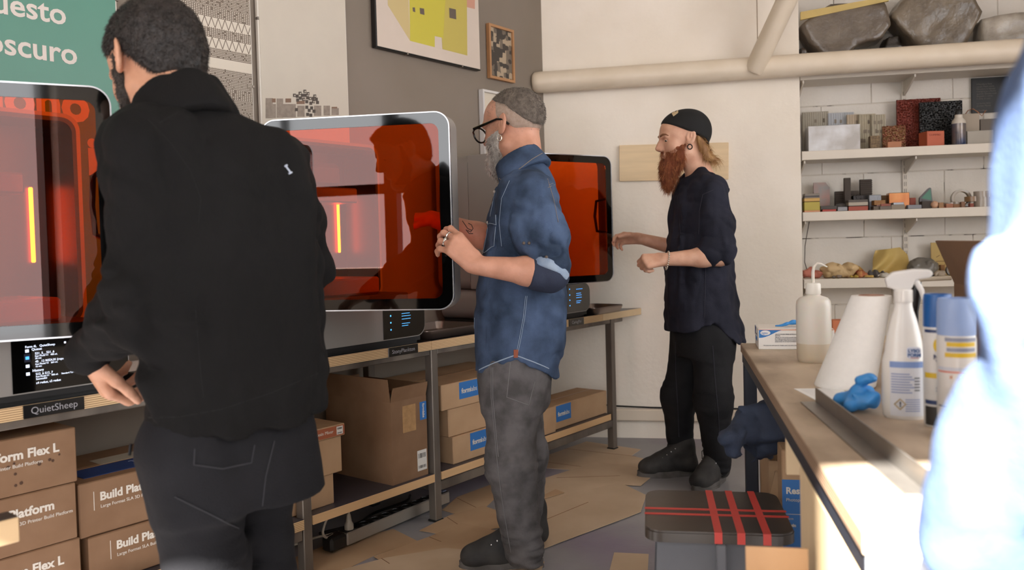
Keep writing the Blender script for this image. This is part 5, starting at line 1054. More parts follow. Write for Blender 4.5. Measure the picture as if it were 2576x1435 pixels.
def add_hand(s, w, f, n, t, bends, thumb, sc=1., spread=.0, k=.006):
    f, n, t = [np.array(x, float) / np.linalg.norm(x) for x in (f, n, t)]; n = n - f * (n @ f); n /= np.linalg.norm(n); tt = np.cross(n, f); t = tt if tt @ t > 0 else -tt
    off = [.031, .0105, -.0105, -.030]; ml = [.090, .094, .088, .080]; FL = [(.043, .026, .022), (.047, .030, .024), (.043, .028, .023), (.033, .021, .019)]; tips = []
    for i in range(4):
        kn = w + sc * (f * ml[i] + t * off[i] * .95 + n * (.004 if i in (1, 2) else 0)); s.cone(w + sc * (f * .01 + t * off[i] * .55), kn, .0165 * sc, .0125 * sc, .012)
        p = kn; a = 0; r = .0098 * sc * (.92 if i == 3 else 1); ff = f + t * spread * (1.5 - i); ff /= np.linalg.norm(ff)
        for j in range(3):
            a += math.radians(bends[i][j]); d = ff * math.cos(a) - n * math.sin(a); p2 = p + d * FL[i][j] * sc; s.cone(p, p2, r * (1 - .06 * j), r * (.94 - .08 * j), k); p = p2
        tips.append(p)
    p = w + sc * (f * .022 + t * .026 - n * .008); s.cone(w + sc * f * .005, p, .016 * sc, .016 * sc, .012)
    for d, l, r in zip(thumb, (.043, .033, .027), (.0145, .0115, .0105)):
        d = f * d[0] + t * d[1] - n * d[2]; d /= np.linalg.norm(d); p2 = p + d * l * sc; s.cone(p, p2, r * sc, r * .88 * sc, k); p = p2
    tips.append(p); return tips
def face_beard(b, q, R, sc, c, t=.007, slope=.32, top=-.012):
    """beard shell over jaw and cheeks, cut along the line from ear to mouth"""
    b.ell(q(.022, 0, -.02), (np.array([.070, .066, .085]) + t) * sc, R, .02)
    for y in (-1, 1): b.cone(q(-.005, y*.052, -.06), q(.066, y*.014, -.108), (.022 + t) * sc, (.023 + t) * sc, .02)
    b.cone(q(.070, -.012, -.108), q(.070, .012, -.108), (.024 + t) * sc, (.024 + t) * sc, .02)
    def cut(X, Y, Z):
        x, y, z = X - c[0], Y - c[1], Z - c[2]; u = (x*R[0,0] + y*R[1,0] + z*R[2,0]) / sc; v = np.abs(x*R[0,1] + y*R[1,1] + z*R[2,1]) / sc; w = (x*R[0,2] + y*R[1,2] + z*R[2,2]) / sc
        line = top - slope * np.clip(u - .012, 0, 1) - .10 * np.clip(u - .06, 0, 1)
        mouth = .013 - np.sqrt(((w + .063) * 1.3) ** 2 + (v * .55) ** 2 + (np.clip(.075 - u, 0, 1)) ** 2)
        return np.maximum(np.maximum(np.maximum(w - line, (.004 - .35 * (w + .03)) * (w > -.06) * 1. + (w <= -.06) * .0145 - u), mouth), -9) * sc
    b.op(cut, c - .25, c + .25, .006, 'i'); return b
def wr(P, freq, amp, ridge=True, off=0.):
    v = vnoise(P * np.array(freq) + off + 7.3); return amp * ((1 - np.abs(2 * v - 1) * 2) if ridge else (2 * v - 1))
def near(P, c, r): return np.exp(-((P - np.array(c)) ** 2).sum(1) / (r * r))
def eyes_for(q, R, sc, root, m_iris, names=(-1, 1)):
    o = orig(root)
    for y in names:
        mb = MB(); c = q(.0735, y * .032, .001) - o; mb.sphere(tuple(c + R @ np.array([.002, 0, 0])), (.0122 * sc, .0122 * sc, .0062 * sc), 14, 10); e_ = mb.build('eye', mat('eye_white', 'd8d2c8', .15), root, smooth=True)
        mb = MB(); d = R @ np.array([.86, .5 * y, -.1]); mb.sphere(tuple(c + d * .0095 * sc), (.0058 * sc, .0058 * sc, .0045 * sc), 10, 8); mb.build('iris', m_iris, e_, smooth=True)
def lids_for(q, R, sc, root, m):
    o = orig(root)
    for y in (-1, 1):
        c = q(.0755, y * .032, .001) - o + R[:, 2] * .0048 * sc; mb = MB(); mb.sphere(tuple(c), (.0135 * sc, .0135 * sc, .0062 * sc), 14, 10); mb.build('eyelid', m, root, smooth=True)
        c = q(.0745, y * .032, .001) - o - R[:, 2] * .0068 * sc; mb = MB(); mb.sphere(tuple(c), (.0128 * sc, .0128 * sc, .0045 * sc), 14, 10); mb.build('eyelid', m, root, smooth=True)
def boot(root, heel, yaw, m_up, m_sole, m_lace, length=.285, shaft=.155, pant=None, name='boot', rough=1.):
    """laced boot, built along its own axis; heel = back of the sole on the floor"""
    R = np.array([[math.cos(yaw), -math.sin(yaw), 0], [math.sin(yaw), math.cos(yaw), 0], [0, 0, 1]]); heel = np.array(heel, float); o = orig(root)
    q = lambda x, y, z: heel + R @ np.array([x, y, z]); l = length; c = q(l / 2, 0, .08)
    s = SDF(c - .24, c + V(.24, .24, .20), .0045)
    s.cone(q(.045, 0, .055), q(.06, 0, shaft), .042, .046, .03).cone(q(.05, 0, .055), q(l - .12, 0, .058), .043, .043, .03).cone(q(.072, 0, .14), q(l - .105, 0, .075), .044, .038, .03)
    s.cone(q(l - .13, 0, .05), q(l - .055, 0, .045), .048, .046, .03).ell(q(l - .06, 0, .045), (.055, .049, .036), R, .02)
    s.cone(q(.075, 0, shaft), q(.055, 0, shaft + .03), .033, .028, .02)
    s.op(lambda X, Y, Z: Z * 0 + X * 0 + Y * 0 + (.022 - Z), c - .3, c + .3, .004, 'i')
    s.shape(lambda P: wr(P, (40, 40, 40), .0015, False) + wr(P, (30, 30, 60), .002) * near(P, q(l - .14, 0, .08), .05))
    b = grow(name, s, m_up, root, 1)
    pts = [];
    for i in range(28):
        a = 2 * math.pi * i / 28; x = math.cos(a); y = math.sin(a); wd = .049 + .006 * math.cos(a - .4) if x > 0 else .043; pts.append((l / 2 + x * (l / 2 + .004) * (1 if abs(x) < .98 else 1), y * wd * (1 - .12 * (x < -.2))))
    mb = MB(); mb.M = Matrix.Translation(heel - o) @ rotm(rz=yaw); mb.prism(pts, .0, .012); mb.prism([(l/2 + (x - l/2) * .985, y * .97) for x, y in pts], .012, .031); mb.build('sole', m_sole, b, smooth=30)
    mb = MB()
    for k in range(5):
        t = k / 4; x = l - .112 - t * .085; z = .112 + t * .062; hw = .027 - t * .002
        mb.tube([q(x, -hw, z - .012) - o, q(x - .008, 0, z + .006) - o, q(x - .016, hw, z - .006) - o], .0028, 5); mb.tube([q(x, hw, z - .012) - o, q(x - .008, 0, z + .008) - o, q(x - .016, -hw, z - .006) - o], .0028, 5)
    mb.tube([q(l - .2, -.02, .178) - o, q(l - .17, -.052, .15) - o, q(l - .18, -.056, .11) - o], .0025, 5); mb.build('laces', m_lace, b, smooth=True)
    for k in range(4):
        for sd in (-1, 1):
            mb = MB(); t = k / 4; mb.sphere(tuple(q(l - .118 - t * .085, sd * .037, .098 + t * .058) - o), .0042, 6, 5); mb.build('eyelet', M_silver2, b)
    return b
# ================================================================== people
def skin_mat(name, c1, c2):
    return mat(name, c1, .5, col2=c2, scale=22, bump=.12, bscale=160, sss=.12, spec=.4)
SK1 = skin_mat('skin_warm', 'c08d70', 'cf9c80'); SK2 = skin_mat('skin_ruddy', 'b5826a', 'c69179'); SK3 = skin_mat('skin_fair', 'cc9a80', 'd8aa90')
def cloth(name, c1, c2, scale=6, bscale=260, bump=.35, rough=.85):
    return mat(name, c1, rough, col2=c2, scale=scale, bump=bump, bscale=bscale, spec=.2, detail=7)
M_denim = cloth('blue_denim', '2b384b', '4a5b77', 9); M_denimd = cloth('dark_denim_lining', '2b3040', '343a4b'); M_thread = mat('pale_thread', '93a3b6', .8); M_thread2 = mat('tan_thread', '8a7a68', .8)
M_jean = cloth('faded_black_jean', '4a4848', '646162', 16); M_jeanseam = mat('jean_seam', '6f6d6e', .9)
M_navy = cloth('navy_cotton', '1b1c25', '2b2c38', 5); M_navyseam = mat('navy_seam', '33333d', .9)
M_blackjean = cloth('black_jean', '161618', '252527', 6); M_black = cloth('black_jersey', '0a0909', '100f0f', 4); M_blackseam = mat('black_seam', '040404', .9); M_charcoal = cloth('charcoal_jean', '141417', '1f1f22', 5)
M_boot = mat('black_suede', '1b1a1a', .8, col2='3a3836', scale=9, bump=.2, bscale=90); M_sole = mat('dusty_sole', '45423f', .85, col2='666260', scale=10); M_lace = mat('black_lace', '3d3b39', .8)
M_irisb = mat('iris_brown', '20150f', .2)

def trousers(root, lo, hi, hips, legs, pel, yaw, m, h=.007, amp=.004):
    s = SDF(lo, hi, h)
    s.loft(pel, yaw, .03)
    for hp, kn, an, rr in legs:
        s.cone(hp, kn, rr[0], rr[1], .05); s.cone(kn, an, rr[1], rr[2], .05)
    def f(P):
        d = wr(P, (9, 9, 5), amp * .7) + wr(P, (26, 26, 26), amp * .25, False)
        for hp, kn, an, rr in legs:
            d = d + wr(P, (9, 9, 34), amp * 1.5) * near(P, kn, .13) + wr(P, (10, 10, 42), amp * 2.0) * near(P, an, .13)
        return d
    s.shape(f); return s

# ------------------------------------------------------------------ the capped man by the far wall
def man_far():
    root = thing('person', 'bearded man in a black backward cap and navy shirt reaching for the farthest printer', 'person', at(1755, 1190, 4.05) * V(1, 1, 0))
    sc = 1.08; hc = at(1716, 352, 4.03); R = basis((-1, -.06, -.10)); J = at
    lsh, rsh = J(1790, 492, 3.86), J(1768, 484, 4.21); lel, rel = J(1812, 645, 3.80), J(1762, 640, 4.36); lw, rw = J(1672, 653, 3.80), J(1612, 601, 4.40)
    lhip, rhip = J(1792, 850, 3.94), J(1742, 850, 4.12); lkn, rkn = J(1795, 1010, 3.88), J(1706, 1000, 4.08); lan, ran = J(1808, 1150, 3.95), J(1712, 1120, 4.14)
    neck = J(1766, 455, 4.03); pel = J(1768, 840, 4.03)
    s = SDF((.40, 3.66, 0.0), (1.25, 4.56, 1.86), .0042)
    q = add_head(s, hc, R, sc, True, neck)
    s.loft([(pel[2] - .05, pel[0], pel[1], .10, .15), (pel[2] + .25, pel[0], 4.03, .10, .15), (neck[2] - .12, neck[0], 4.03, .10, .17), (neck[2], neck[0], 4.03, .06, .08)], math.pi, .05)
    for sh, el, w_ in ((lsh, lel, lw), (rsh, rel, rw)): s.cone(neck - V(0, 0, .06), sh, .05, .05, .04); s.cone(sh, el, .048, .042, .02); s.cone(el, el + (w_ - el) * .35, .043, .044, .02); s.cone(el + (w_ - el) * .3, w_, .044, .029, .02)
    for hp, kn, an in ((lhip, lkn, lan), (rhip, rkn, ran)): s.cone(hp, kn, .075, .055, .03); s.cone(kn, an, .055, .04, .03)
    f = (lw - lel) / np.linalg.norm(lw - lel)
    add_hand(s, lw, f + V(0, 0, -.05), V(0, -.8, .6), V(0, .5, .85), [(62, 78, 40), (66, 82, 42), (68, 82, 42), (70, 80, 40)], [(.9, .35, .45), (.8, -.2, .7), (.6, -.5, .6)], 1.0)
    f2 = (rw - rel) / np.linalg.norm(rw - rel)
    add_hand(s, rw, f2 * V(1, 1, .2) + V(-.4, 0, .02), V(.1, .75, .65), V(0, -.6, .8), [(24, 38, 22), (30, 42, 25), (36, 46, 25), (42, 48, 25)], [(.9, .45, .3), (1, .05, .35), (1, -.15, .3)], 1.0)
    grow('body', s, SK3, root, 1)
    eyes_for(q, R, sc, root, M_irisb); lids_for(q, R, sc, root, SK3)
    for y in (-1, 1):                                        # brows
        mb = MB(); o = orig(root); mb.tube([q(.074, y * .058, .020) - o, q(.084, y * .050, .027) - o, q(.0925, y * .036, .0295) - o, q(.098, y * .020, .0265) - o, q(.099, y * .012, .022) - o], [.002, .0045, .0055, .0055, .003], 8); mb.build('eyebrow', mat('ginger_brow', '7d5238', .9), root, smooth=True)
    # beard: full at the jaw, long and narrowing below the chin
    M_b = mat('ginger_beard', '5c2d1b', .8, col2='8a4a2b', scale=30, stretch=(1, 1, .2), bump=.6, bscale=120)
    b = SDF(hc - V(.22, .22, .32), hc + V(.2, .2, .1), .0045)
    face_beard(b, q, R, sc, hc, .009, .30, -.022)
    for y in (-1, 1): b.cone(q(.096, y*.004, -.047), q(.084, y*.028, -.060), .0055, .006, .006)
    b.chain([q(.074, 0, -.108), q(.078, 0, -.145), q(.086, 0, -.185), q(.092, 0, -.222)], [.033, .036, .025, .008], .03, flat=(R[:, 1], .85))
    b.shape(lambda P: wr(P, (50, 50, 14), .004) + wr(P, (110, 110, 40), .002, False))
    bo = grow('beard', b, M_b, root, 1)
    fuzz('beard_hair', bo, lambda P: P[:, 2] < 9, mat('ginger_strand', '7a3d22', .8, col2='a8683e', scale=40), bo, 7000, .019, .0006, 1.3, .45, seed=3)
    # hair at the nape
    nh = SDF(hc - .25, hc + .2, .005)
    for i in range(9):
        y = -.06 + .12 * i / 8; x0 = -.085 + .02 * abs(y) / .06; nh.chain([q(x0 + .008, y, -.0), q(x0 - .008, y * 1.02, -.055), q(x0 - .02 - .012 * (i % 2), y * 1.05, -.095), q(x0 - .046 - .015 * (i % 3), y * 1.1, -.118 + .012 * (i % 2))], [.014, .018, .016, .004], .012)
    nh.shape(lambda P: wr(P, (60, 60, 20), .003)); ho = grow('hair', nh, mat('dark_blond_hair', '7a4f31', .6, col2='b08a5a', scale=30, stretch=(1, 1, .15), bump=.5, bscale=140), root, 1)
    fuzz('hair_strands', ho, lambda P: P[:, 2] < 9, mat('blond_strand', 'a57b4c', .6), ho, 1800, .03, .0006, 1.4, .5, seed=5, comb=(.5, 0, 0))
    # cap worn backwards
    cp = SDF(hc - .2, hc + .22, .005); RC = R @ np.array([[math.cos(.30), 0, -math.sin(.30)], [0, 1, 0], [math.sin(.30), 0, math.cos(.30)]]) if False else R
    cp.ell(q(-.014, 0, .040), (.112*sc, .089*sc, .094*sc), R, .01); cp.ell(q(-.05, 0, .03), (.082*sc, .084*sc, .09*sc), R, .03)
    nrm = R @ np.array([-.55, 0, 1.]); nrm /= np.linalg.norm(nrm); p0_ = q(.03, 0, .050)
    cp.op(lambda X, Y, Z: -((X - p0_[0]) * nrm[0] + (Y - p0_[1]) * nrm[1] + (Z - p0_[2]) * nrm[2]), hc - .3, hc + .3, .006, 'i')
    cp.cone(q(-.098, -.04, -.022), q(-.098, .04, -.022), .016, .016, .02, flat=(R[:, 0], .5)); cp.cone(q(-.105, -.03, -.045), q(-.105, .03, -.045), .010, .010, .02, flat=(R[:, 0], .5)); cp.cone(q(-.118, -.025, -.062), q(-.118, .025, -.062), .005, .005, .02)
    co = grow('cap', cp, mat('black_wool_cap', '0a0a0a', .85, var=.2, scale=30, bump=.2), root, 2)
    bv = bvh_of(co); patch('cap_emblem', bv, [(1690, 286), (1706, 275), (1706, 284), (1694, 293)], mat('beige_thread', 'c9b08c', .8), co, 4, 3, .002)
    # earring
    mb = MB(); c = q(-.006, .086, -.042) - orig(root); mb.tube([c + .0105 * sc * (R[:, 0] * math.cos(a) + R[:, 2] * math.sin(a)) for a in np.linspace(0, 2*math.pi, 13)], .0028, 6); mb.build('earring', mat('black_ring', '101010', .25, metal=.5), root, smooth=True)
    # shirt
    st = []
    for xl, xr, y, lat in ((1735, 1782, 424, .085), (1708, 1800, 446, .145), (1694, 1822, 480, .205), (1684, 1835, 540, .215), (1677, 1840, 610, .21), (1672, 1845, 690, .21), (1668, 1856, 760, .215), (1668, 1868, 830, .22), (1672, 1876, 880, .22)):
        c = J((xl + xr) / 2, y, 4.03); st.append((c[2], c[0], c[1], (xr - xl) / 2 * 4.03 / FPX, lat))
    sh = SDF((.58, 3.55, .55), (1.30, 4.55, 1.62), .006); sh.loft(st, math.pi, .03, 2.2)
    for sp, el, w_, fr in ((lsh, lel, lw, .16), (rsh, rel, rw, .12)):
        d = (w_ - el) / np.linalg.norm(w_ - el); u = (el - sp) / np.linalg.norm(el - sp)
        sh.chain([sp - u * .01, sp + (el - sp) * .5, el + V(0, 0, .035)], [.088, .084, .072], .05); sh.cone(el + V(0, 0, .035), el + d * .045 + V(0, 0, .028), .070, .062, .03)
        if fr > .15: sh.cone(el + V(.012, 0, .045), el + d * .035 + V(0, 0, .05), .074, .066, .01)
    def hem(X, Y, Z):
        base = pel[2]; u = -(X - pel[0]); sd = np.abs(Y - 4.03)
        tail = np.where(u > 0, .010, -.045); k_ = np.clip(np.abs(u + .005) / .13, 0, 1); return (base + .062 + (tail - .062) * k_ ** .8) - Z
    sh.op(hem, (.5, 3.5, .5), (1.4, 4.6, .95), .006, 'i')
    # neckline
    sh.cone(neck + V(-.02, 0, .015), neck + V(-.02, 0, .15), .068, .068, .01, 's')
    def f(P):
        return wr(P @ np.array([[.8, 0, .5], [0, 1, .2], [-.5, 0, .8]]), (10, 10, 24), .006) + wr(P, (14, 10, 3.5), .010) + wr(P, (30, 30, 16), .003) + (wr(P, (24, 20, 24), .010)) * near(P, lel + V(0, 0, .05), .10) + wr(P, (12, 12, 20), .006) * near(P, lsh - V(0, 0, .1), .12)
    sh.shape(f); so_ = grow('shirt', sh, M_navy, root, 2); bv = bvh_of(so_)
    for pts in (((1772, 800), (1774, 720), (1776, 665)), ((1795, 478), (1768, 490), (1760, 530), (1758, 590)), ((1676, 600), (1672, 700), (1670, 800)), ((1694, 545), (1710, 548), (1712, 598), (1694, 600))): seam('seam', bv, pts, .0012, M_navyseam, so_)
    # cuff roll
    mb = MB(); o = orig(root); d = (lw - lel) / np.linalg.norm(lw - lel)
    c = lel + V(0, 0, .02) + d * .035; 
    tr = trousers(root, (.55, 3.6, .03), (1.30, 4.5, 1.0), None, [(lhip, lkn, lan - V(0, 0, .03), (.098, .086, .066)), (rhip, rkn, ran - V(0, 0, .03), (.098, .082, .064))],
        [(pel[2] - .10, pel[0], 4.03, .135, .19), (pel[2], pel[0], 4.03, .150, .185), (pel[2] + .10, pel[0], 4.03, .145, .18)], math.pi, M_blackjean)
    to = grow('trousers', tr, M_blackjean, root, 2); bv = bvh_of(to)
    for pts in (((1793, 870), (1798, 940), (1806, 1030), (1812, 1120)), ((1700, 860), (1700, 940), (1706, 1040), (1708, 1100))): seam('seam', bv, pts, .0014, M_navyseam, to)
    # bracelet of small links
    mb = MB(); ax = (lw - lel) / np.linalg.norm(lw - lel); e1 = np.cross(ax, V(0, 0, 1)); e1 /= np.linalg.norm(e1); e2 = np.cross(ax, e1); c = lw - ax * .012 - orig(root) + V(0, 0, -.006)
    for i in range(26):
        a = 2 * math.pi * i / 26; mb.sphere(tuple(c + e1 * .033 * math.cos(a) + e2 * .040 * math.sin(a) + ax * .008 * math.sin(a)), .0042, 6, 5)
    mb.build('bracelet', mat('silver_chain', 'd9d4c8', .25, metal=.8), root, smooth=True)
    boot(root, J(1756, 1196, 4.10) * V(1, 1, 0), math.pi + .03, M_boot, M_sole, M_lace, .30)
    boot(root, J(1822, 1215, 4.02) * V(1, 1, 0), math.pi + .85, M_boot, M_sole, M_lace, .29)
man_far()
# ------------------------------------------------------------------ the denim shirted man at the middle printer
SKEW = np.array([[.8, 0, .5], [0, 1, .2], [-.5, 0, .8]])
def man_denim():
    J = at; root = thing('person', 'grey bearded man in a blue denim shirt and glasses holding the open printer door', 'person', at(1300, 1425, 3.0) * V(1, 1, 0))
    sc = 1.12; hc = J(1291, 322, 3.03); R = basis((-.80, .58, -.12)); R = R
    neck = J(1322, 440, 2.965); lsh, rsh = J(1340, 500, 2.83), J(1305, 490, 3.17); lel, rel = J(1392, 690, 2.76), J(1262, 612, 3.20); lw, rw = J(1196, 668, 2.70), J(1085, 550, 3.12)
    pel = J(1292, 905, 2.98); lhip, rhip = J(1298, 930, 2.90), J(1290, 930, 3.08); lkn, rkn = J(1283, 1165, 2.86), J(1322, 1140, 3.14); lan, ran = J(1318, 1385, 2.92), J(1322, 1340, 3.20)
    s = SDF((-.36, 2.60, 0), (.32, 3.42, 1.76), .0042)
    q = add_head(s, hc, R, sc, True, neck)
    s.loft([(pel[2] - .05, pel[0], pel[1], .10, .15), (pel[2] + .25, pel[0] + .02, 2.99, .10, .15), (neck[2] - .12, neck[0], 2.99, .10, .16), (neck[2], neck[0], 2.99, .06, .08)], math.pi, .05)
    for sh, el, w_ in ((lsh, lel, lw), (rsh, rel, rw)): s.cone(neck - V(0, 0, .06), sh, .05, .05, .04); s.cone(sh, el, .05, .044, .02); s.cone(el, el + (w_ - el) * .35, .046, .047, .02); s.cone(el + (w_ - el) * .3, w_, .047, .030, .02)
    for hp, kn, an in ((lhip, lkn, lan), (rhip, rkn, ran)): s.cone(hp, kn, .075, .055, .03); s.cone(kn, an, .055, .04, .03)
    add_hand(s, lw, V(-.66, .0, .72), V(.35, -.85, .38), V(.6, .3, .7), [(30, 42, 25), (38, 50, 28), (44, 52, 28), (42, 46, 25)], [(.55, .4, .75), (.6, .1, .8), (.8, 0, .6)], 1.14, .14)
    add_hand(s, rw, V(-1, .05, .05), V(0, -.3, 1), V(.1, -1, 0), [(15, 25, 15), (18, 28, 15), (20, 28, 15), (24, 30, 15)], [(.8, .6, .2), (1, .2, .1), (1, 0, .1)], 1.0)
    bo_ = grow('body', s, SK2, root, 1); o = orig(root)
    eyes_for(q, R, sc, root, M_irisb)
    # tattoo, earring, rings
    bv = bvh_of(bo_); ink = mat('tattoo_ink', '4a3a34', .7)
    for pts in (((1163, 556), (1170, 566), (1176, 575), (1186, 580)), ((1178, 562), (1186, 566), (1190, 575), (1184, 584), (1176, 580)), ((1172, 578), (1180, 588), (1190, 588))): seam('tattoo', bv, pts, .0018, ink, root, 4, .0)
    mb = MB(); c = q(-.004, .088, -.042) - o; mb.tube([c + .0085 * sc * (R[:, 0] * math.cos(a) + R[:, 2] * math.sin(a)) for a in np.linspace(0, 2*math.pi, 13)], .0021, 6); mb.build('earring', mat('silver_chain', 'd9d4c8', .25, metal=.8), root, smooth=True)
    f = V(-.66, 0, .72); f /= np.linalg.norm(f); n = V(.35, -.85, .38); n -= f * (n @ f); n /= np.linalg.norm(n); t = np.cross(n, f); t = t if t @ V(.6, .3, .7) > 0 else -t
    for i, (of, ml, b0) in enumerate(((.012, .107, 38), (-.012, .100, 44))):
        a = math.radians(b0); d = f * math.cos(a) - n * math.sin(a); kn = lw + f * ml + t * of * .95 + n * .004 + d * .027 - o; e1 = np.cross(d, t); mb = MB()
        mb.tube([kn + .0128 * (t * math.cos(x) + e1 * math.sin(x)) for x in np.linspace(0, 2*math.pi, 15)], .0028, 6); rg = mb.build('ring', mat('silver_ring', 'd2cfc8', .2, metal=.9), root, smooth=True)
        if i: mb = MB(); mb.sphere(tuple(kn - e1 * .0125 * (1 if (e1 @ n) < 0 else -1)), (.006, .006, .007), 8, 6); mb.build('ring_face', MATS['silver_ring'], rg, smooth=True)
    # cropped hair, grey sides, grey beard
    def reg(lo_, sl):
        def fn(X, Y, Z):
            x, y, z = X - hc[0], Y - hc[1], Z - hc[2]; u = (x*R[0,0] + y*R[1,0] + z*R[2,0]) / sc; w_ = (x*R[0,2] + y*R[1,2] + z*R[2,2]) / sc
            return np.maximum((lo_ + np.clip(u, -.03, 1) * sl - np.clip(-u - .03, 0, 1) * 1.1) - w_, u - .080) * sc
        return fn
    hs = SDF(hc - .2, hc + .2, .0045); hs.ell(q(-.015, 0, .037), (.1035*sc, .0805*sc, .0885*sc), R, .01); hs.op(reg(.074, .45), hc - .25, hc + .25, .008, 'i'); hs.shape(lambda P: wr(P, (120, 120, 120), .0012, False))
    ho = grow('hair', hs, mat('cropped_grey_hair', '4f463e', .8, col2='6f645a', scale=60, bump=.6, bscale=260), root, 1)
    fuzz('hair_strands', ho, lambda P: P[:, 2] > 0, mat('salt_pepper_strand', '3f3832', .7, col2='857c72', scale=90), ho, 11000, .006, .0005, .7, .5, seed=9)
    h2 = SDF(hc - .2, hc + .2, .0045); h2.ell(q(-.015, 0, .036), (.1008*sc, .0785*sc, .0862*sc), R, .01); h2.op(reg(.018, .75), hc - .25, hc + .25, .008, 'i')
    h2o = grow('shaved_sides', h2, mat('shaved_skin', '9a8474', .75, col2='a99485', scale=70, bump=.3, bscale=300), root, 1)
    fuzz('side_strands', h2o, lambda P: P[:, 2] > 0, mat('grey_side_strand', '7d736a', .8, col2='a59b90', scale=90), h2o, 7000, .0035, .0005, .5, .6, seed=10)
    loc = lambda P: ((P - hc) @ R) / sc
    fuzz('side_stubble', bo_, lambda P: (lambda l: (l[:, 0] < .045) & (l[:, 2] > -.045 - l[:, 0] * .2) & (l[:, 2] < .085) & ((np.abs(l[:, 1]) < .074) | (l[:, 0] < -.045)) & (l[:, 2] > -.03 - 3 * np.clip(l[:, 0] - .0, 0, 1)) & (np.linalg.norm(l, axis=1) < .14))(loc(P)), mat('grey_stubble', '8a8178', .8), bo_, 6000, .0035, .0005, 0, .6, seed=4)
    b = SDF(hc - V(.2, .2, .28), hc + V(.2, .2, .1), .0045)
    face_beard(b, q, R, sc, hc, .012, .30, -.010)
    for y in (-1, 1): b.cone(q(.097, y*.002, -.047), q(.086, y*.03, -.062), .006, .007, .006)
    b.cone(q(.07, 0, -.115), q(.066, 0, -.155), .032, .022, .03); b.shape(lambda P: wr(P, (70, 70, 30), .003) + wr(P, (140, 140, 60), .0015, False))
    bo = grow('beard', b, mat('grey_beard', '7d756e', .8, col2='b3aca4', scale=40, bump=.6, bscale=200), root, 1)
    fuzz('beard_hair', bo, lambda P: P[:, 2] < 9, mat('grey_strand', '9a938b', .8, col2='d0cac2', scale=60), bo, 6000, .011, .0005, .9, .5, seed=6)
    # glasses
    gl = thing_part('glasses', root); M_ac = mat('black_acetate', '0a0a0a', .25)
    for y in (-1, 1):
        mb = MB(); mb.tube([q(.106, y*.07, .014) - o, q(.06, y*.077, .016) - o, q(.0, y*.084, .020) - o, q(-.022, y*.085, .014) - o, q(-.042, y*.083, -.006) - o], [.0055, .005, .004, .004, .005], 6); mb.build('temple', M_ac, gl, smooth=True)
        c0 = [(.110, y*(.036 + .034*math.cos(a) * (1.06 if math.sin(a) > 0 else .92)), -.004 + .024*math.sin(a)) for a in np.linspace(0, 2*math.pi, 21)]
        mb = MB(); mb.tube([q(*p) - o for p in c0], .0034, 6); mb.build('rim', M_ac, gl, smooth=True)
        mb = MB(); mb.add([tuple(q(*p) - o) for p in c0[:-1]], [tuple(range(20))]); mb.build('lens', filter_glass('spectacle_glass', (.97, .97, .97)), gl)
    mb = MB(); mb.tube([q(.110, -.008, .010) - o, q(.114, 0, .012) - o, q(.110, .008, .010) - o], .0032, 6); mb.build('bridge', M_ac, gl, smooth=True)
    # shirt
    st = []
    for xl, xr, y, lat in ((1290, 1366, 405, .085), (1262, 1382, 432, .14), (1240, 1400, 466, .20), (1226, 1414, 530, .225), (1216, 1424, 610, .22), (1202, 1429, 690, .22), (1188, 1432, 780, .22), (1186, 1426, 870, .22), (1190, 1408, 960, .215)):
        c = J((xl + xr) / 2, y, 2.99); st.append((c[2], c[0], c[1], (xr - xl) / 2 * 2.99 / FPX, lat))
    sh = SDF((-.30, 2.52, .55), (.40, 3.50, 1.54), .0055); sh.loft(st, math.pi, .03, 2.2)
    d = (lw - lel) / np.linalg.norm(lw - lel); u = (lel - lsh) / np.linalg.norm(lel - lsh)
    sh.chain([lsh - u * .01, lsh + (lel - lsh) * .5, lel - u * .04], [.092, .088, .076], .05); sh.cone(lel - u * .03, lel + d * .035 + V(0, 0, .03), .074, .062, .02)
    d2 = (rw - rel) / np.linalg.norm(rw - rel); sh.chain([rsh, rsh + (rel - rsh) * .5, rel], [.09, .08, .068], .05); sh.cone(rel, rel + d2 * .04, .066, .058, .02)
    def hem(X, Y, Z):
        uu = X - pel[0]; k_ = np.clip(np.abs(uu - .004) / .14, 0, 1); return (pel[2] + .012 - np.where(uu < 0, .062, .085) * k_ ** 1.3) - Z
    sh.op(hem, (-.5, 2.4, .5), (.6, 3.6, .95), .006, 'i'); sh.cone(neck + V(-.03, .01, -.0), neck + V(-.05, .02, .15), .070, .075, .012, 's')
    def fw(P):
        return wr(P, (12, 8, 3.0), .010) + wr(P @ SKEW, (10, 10, 26), .006) + wr(P, (34, 30, 18), .003) + wr(P, (26, 22, 26), .014) * near(P, lel + V(-.03, 0, .06), .10) + wr(P, (14, 10, 26), .009) * near(P, lsh + (lel - lsh) * .62, .09) + wr(P, (12, 12, 12), .006) * near(P, lsh, .12)
    sh.shape(fw); so_ = grow('shirt', sh, M_denim, root, 2); bv = bvh_of(so_)
    cf = SDF(lel - .2, lel + .2, .005); cf.cone(lel + d * .012, lel + d * .085 + V(0, 0, -.004), .068, .058, .01)
    cf.op(lambda X, Y, Z: ((X - (lel + d*.085)[0]) * d[0] + (Y - (lel + d*.085)[1]) * d[1] + (Z - (lel + d*.085)[2]) * d[2]), lel - .2, lel + .2, .006, 'i'); cf.shape(lambda P: wr(P, (20, 20, 20), .004)); grow('rolled_cuff', cf, M_denimd, so_, 2) if False else None
    cfo = grow('rolled_cuff', cf, M_denimd, so_, 2)
    ed = SDF(lel - .25, lel + .25, .005); nn = d * .55 + u * .84; nn /= np.linalg.norm(nn); c_ = lel + d * .02 - u * .006; ed.cone(c_ - nn * .015, c_ + nn * .012, .078, .076, .01); ed.shape(lambda P: wr(P, (22, 22, 22), .004))
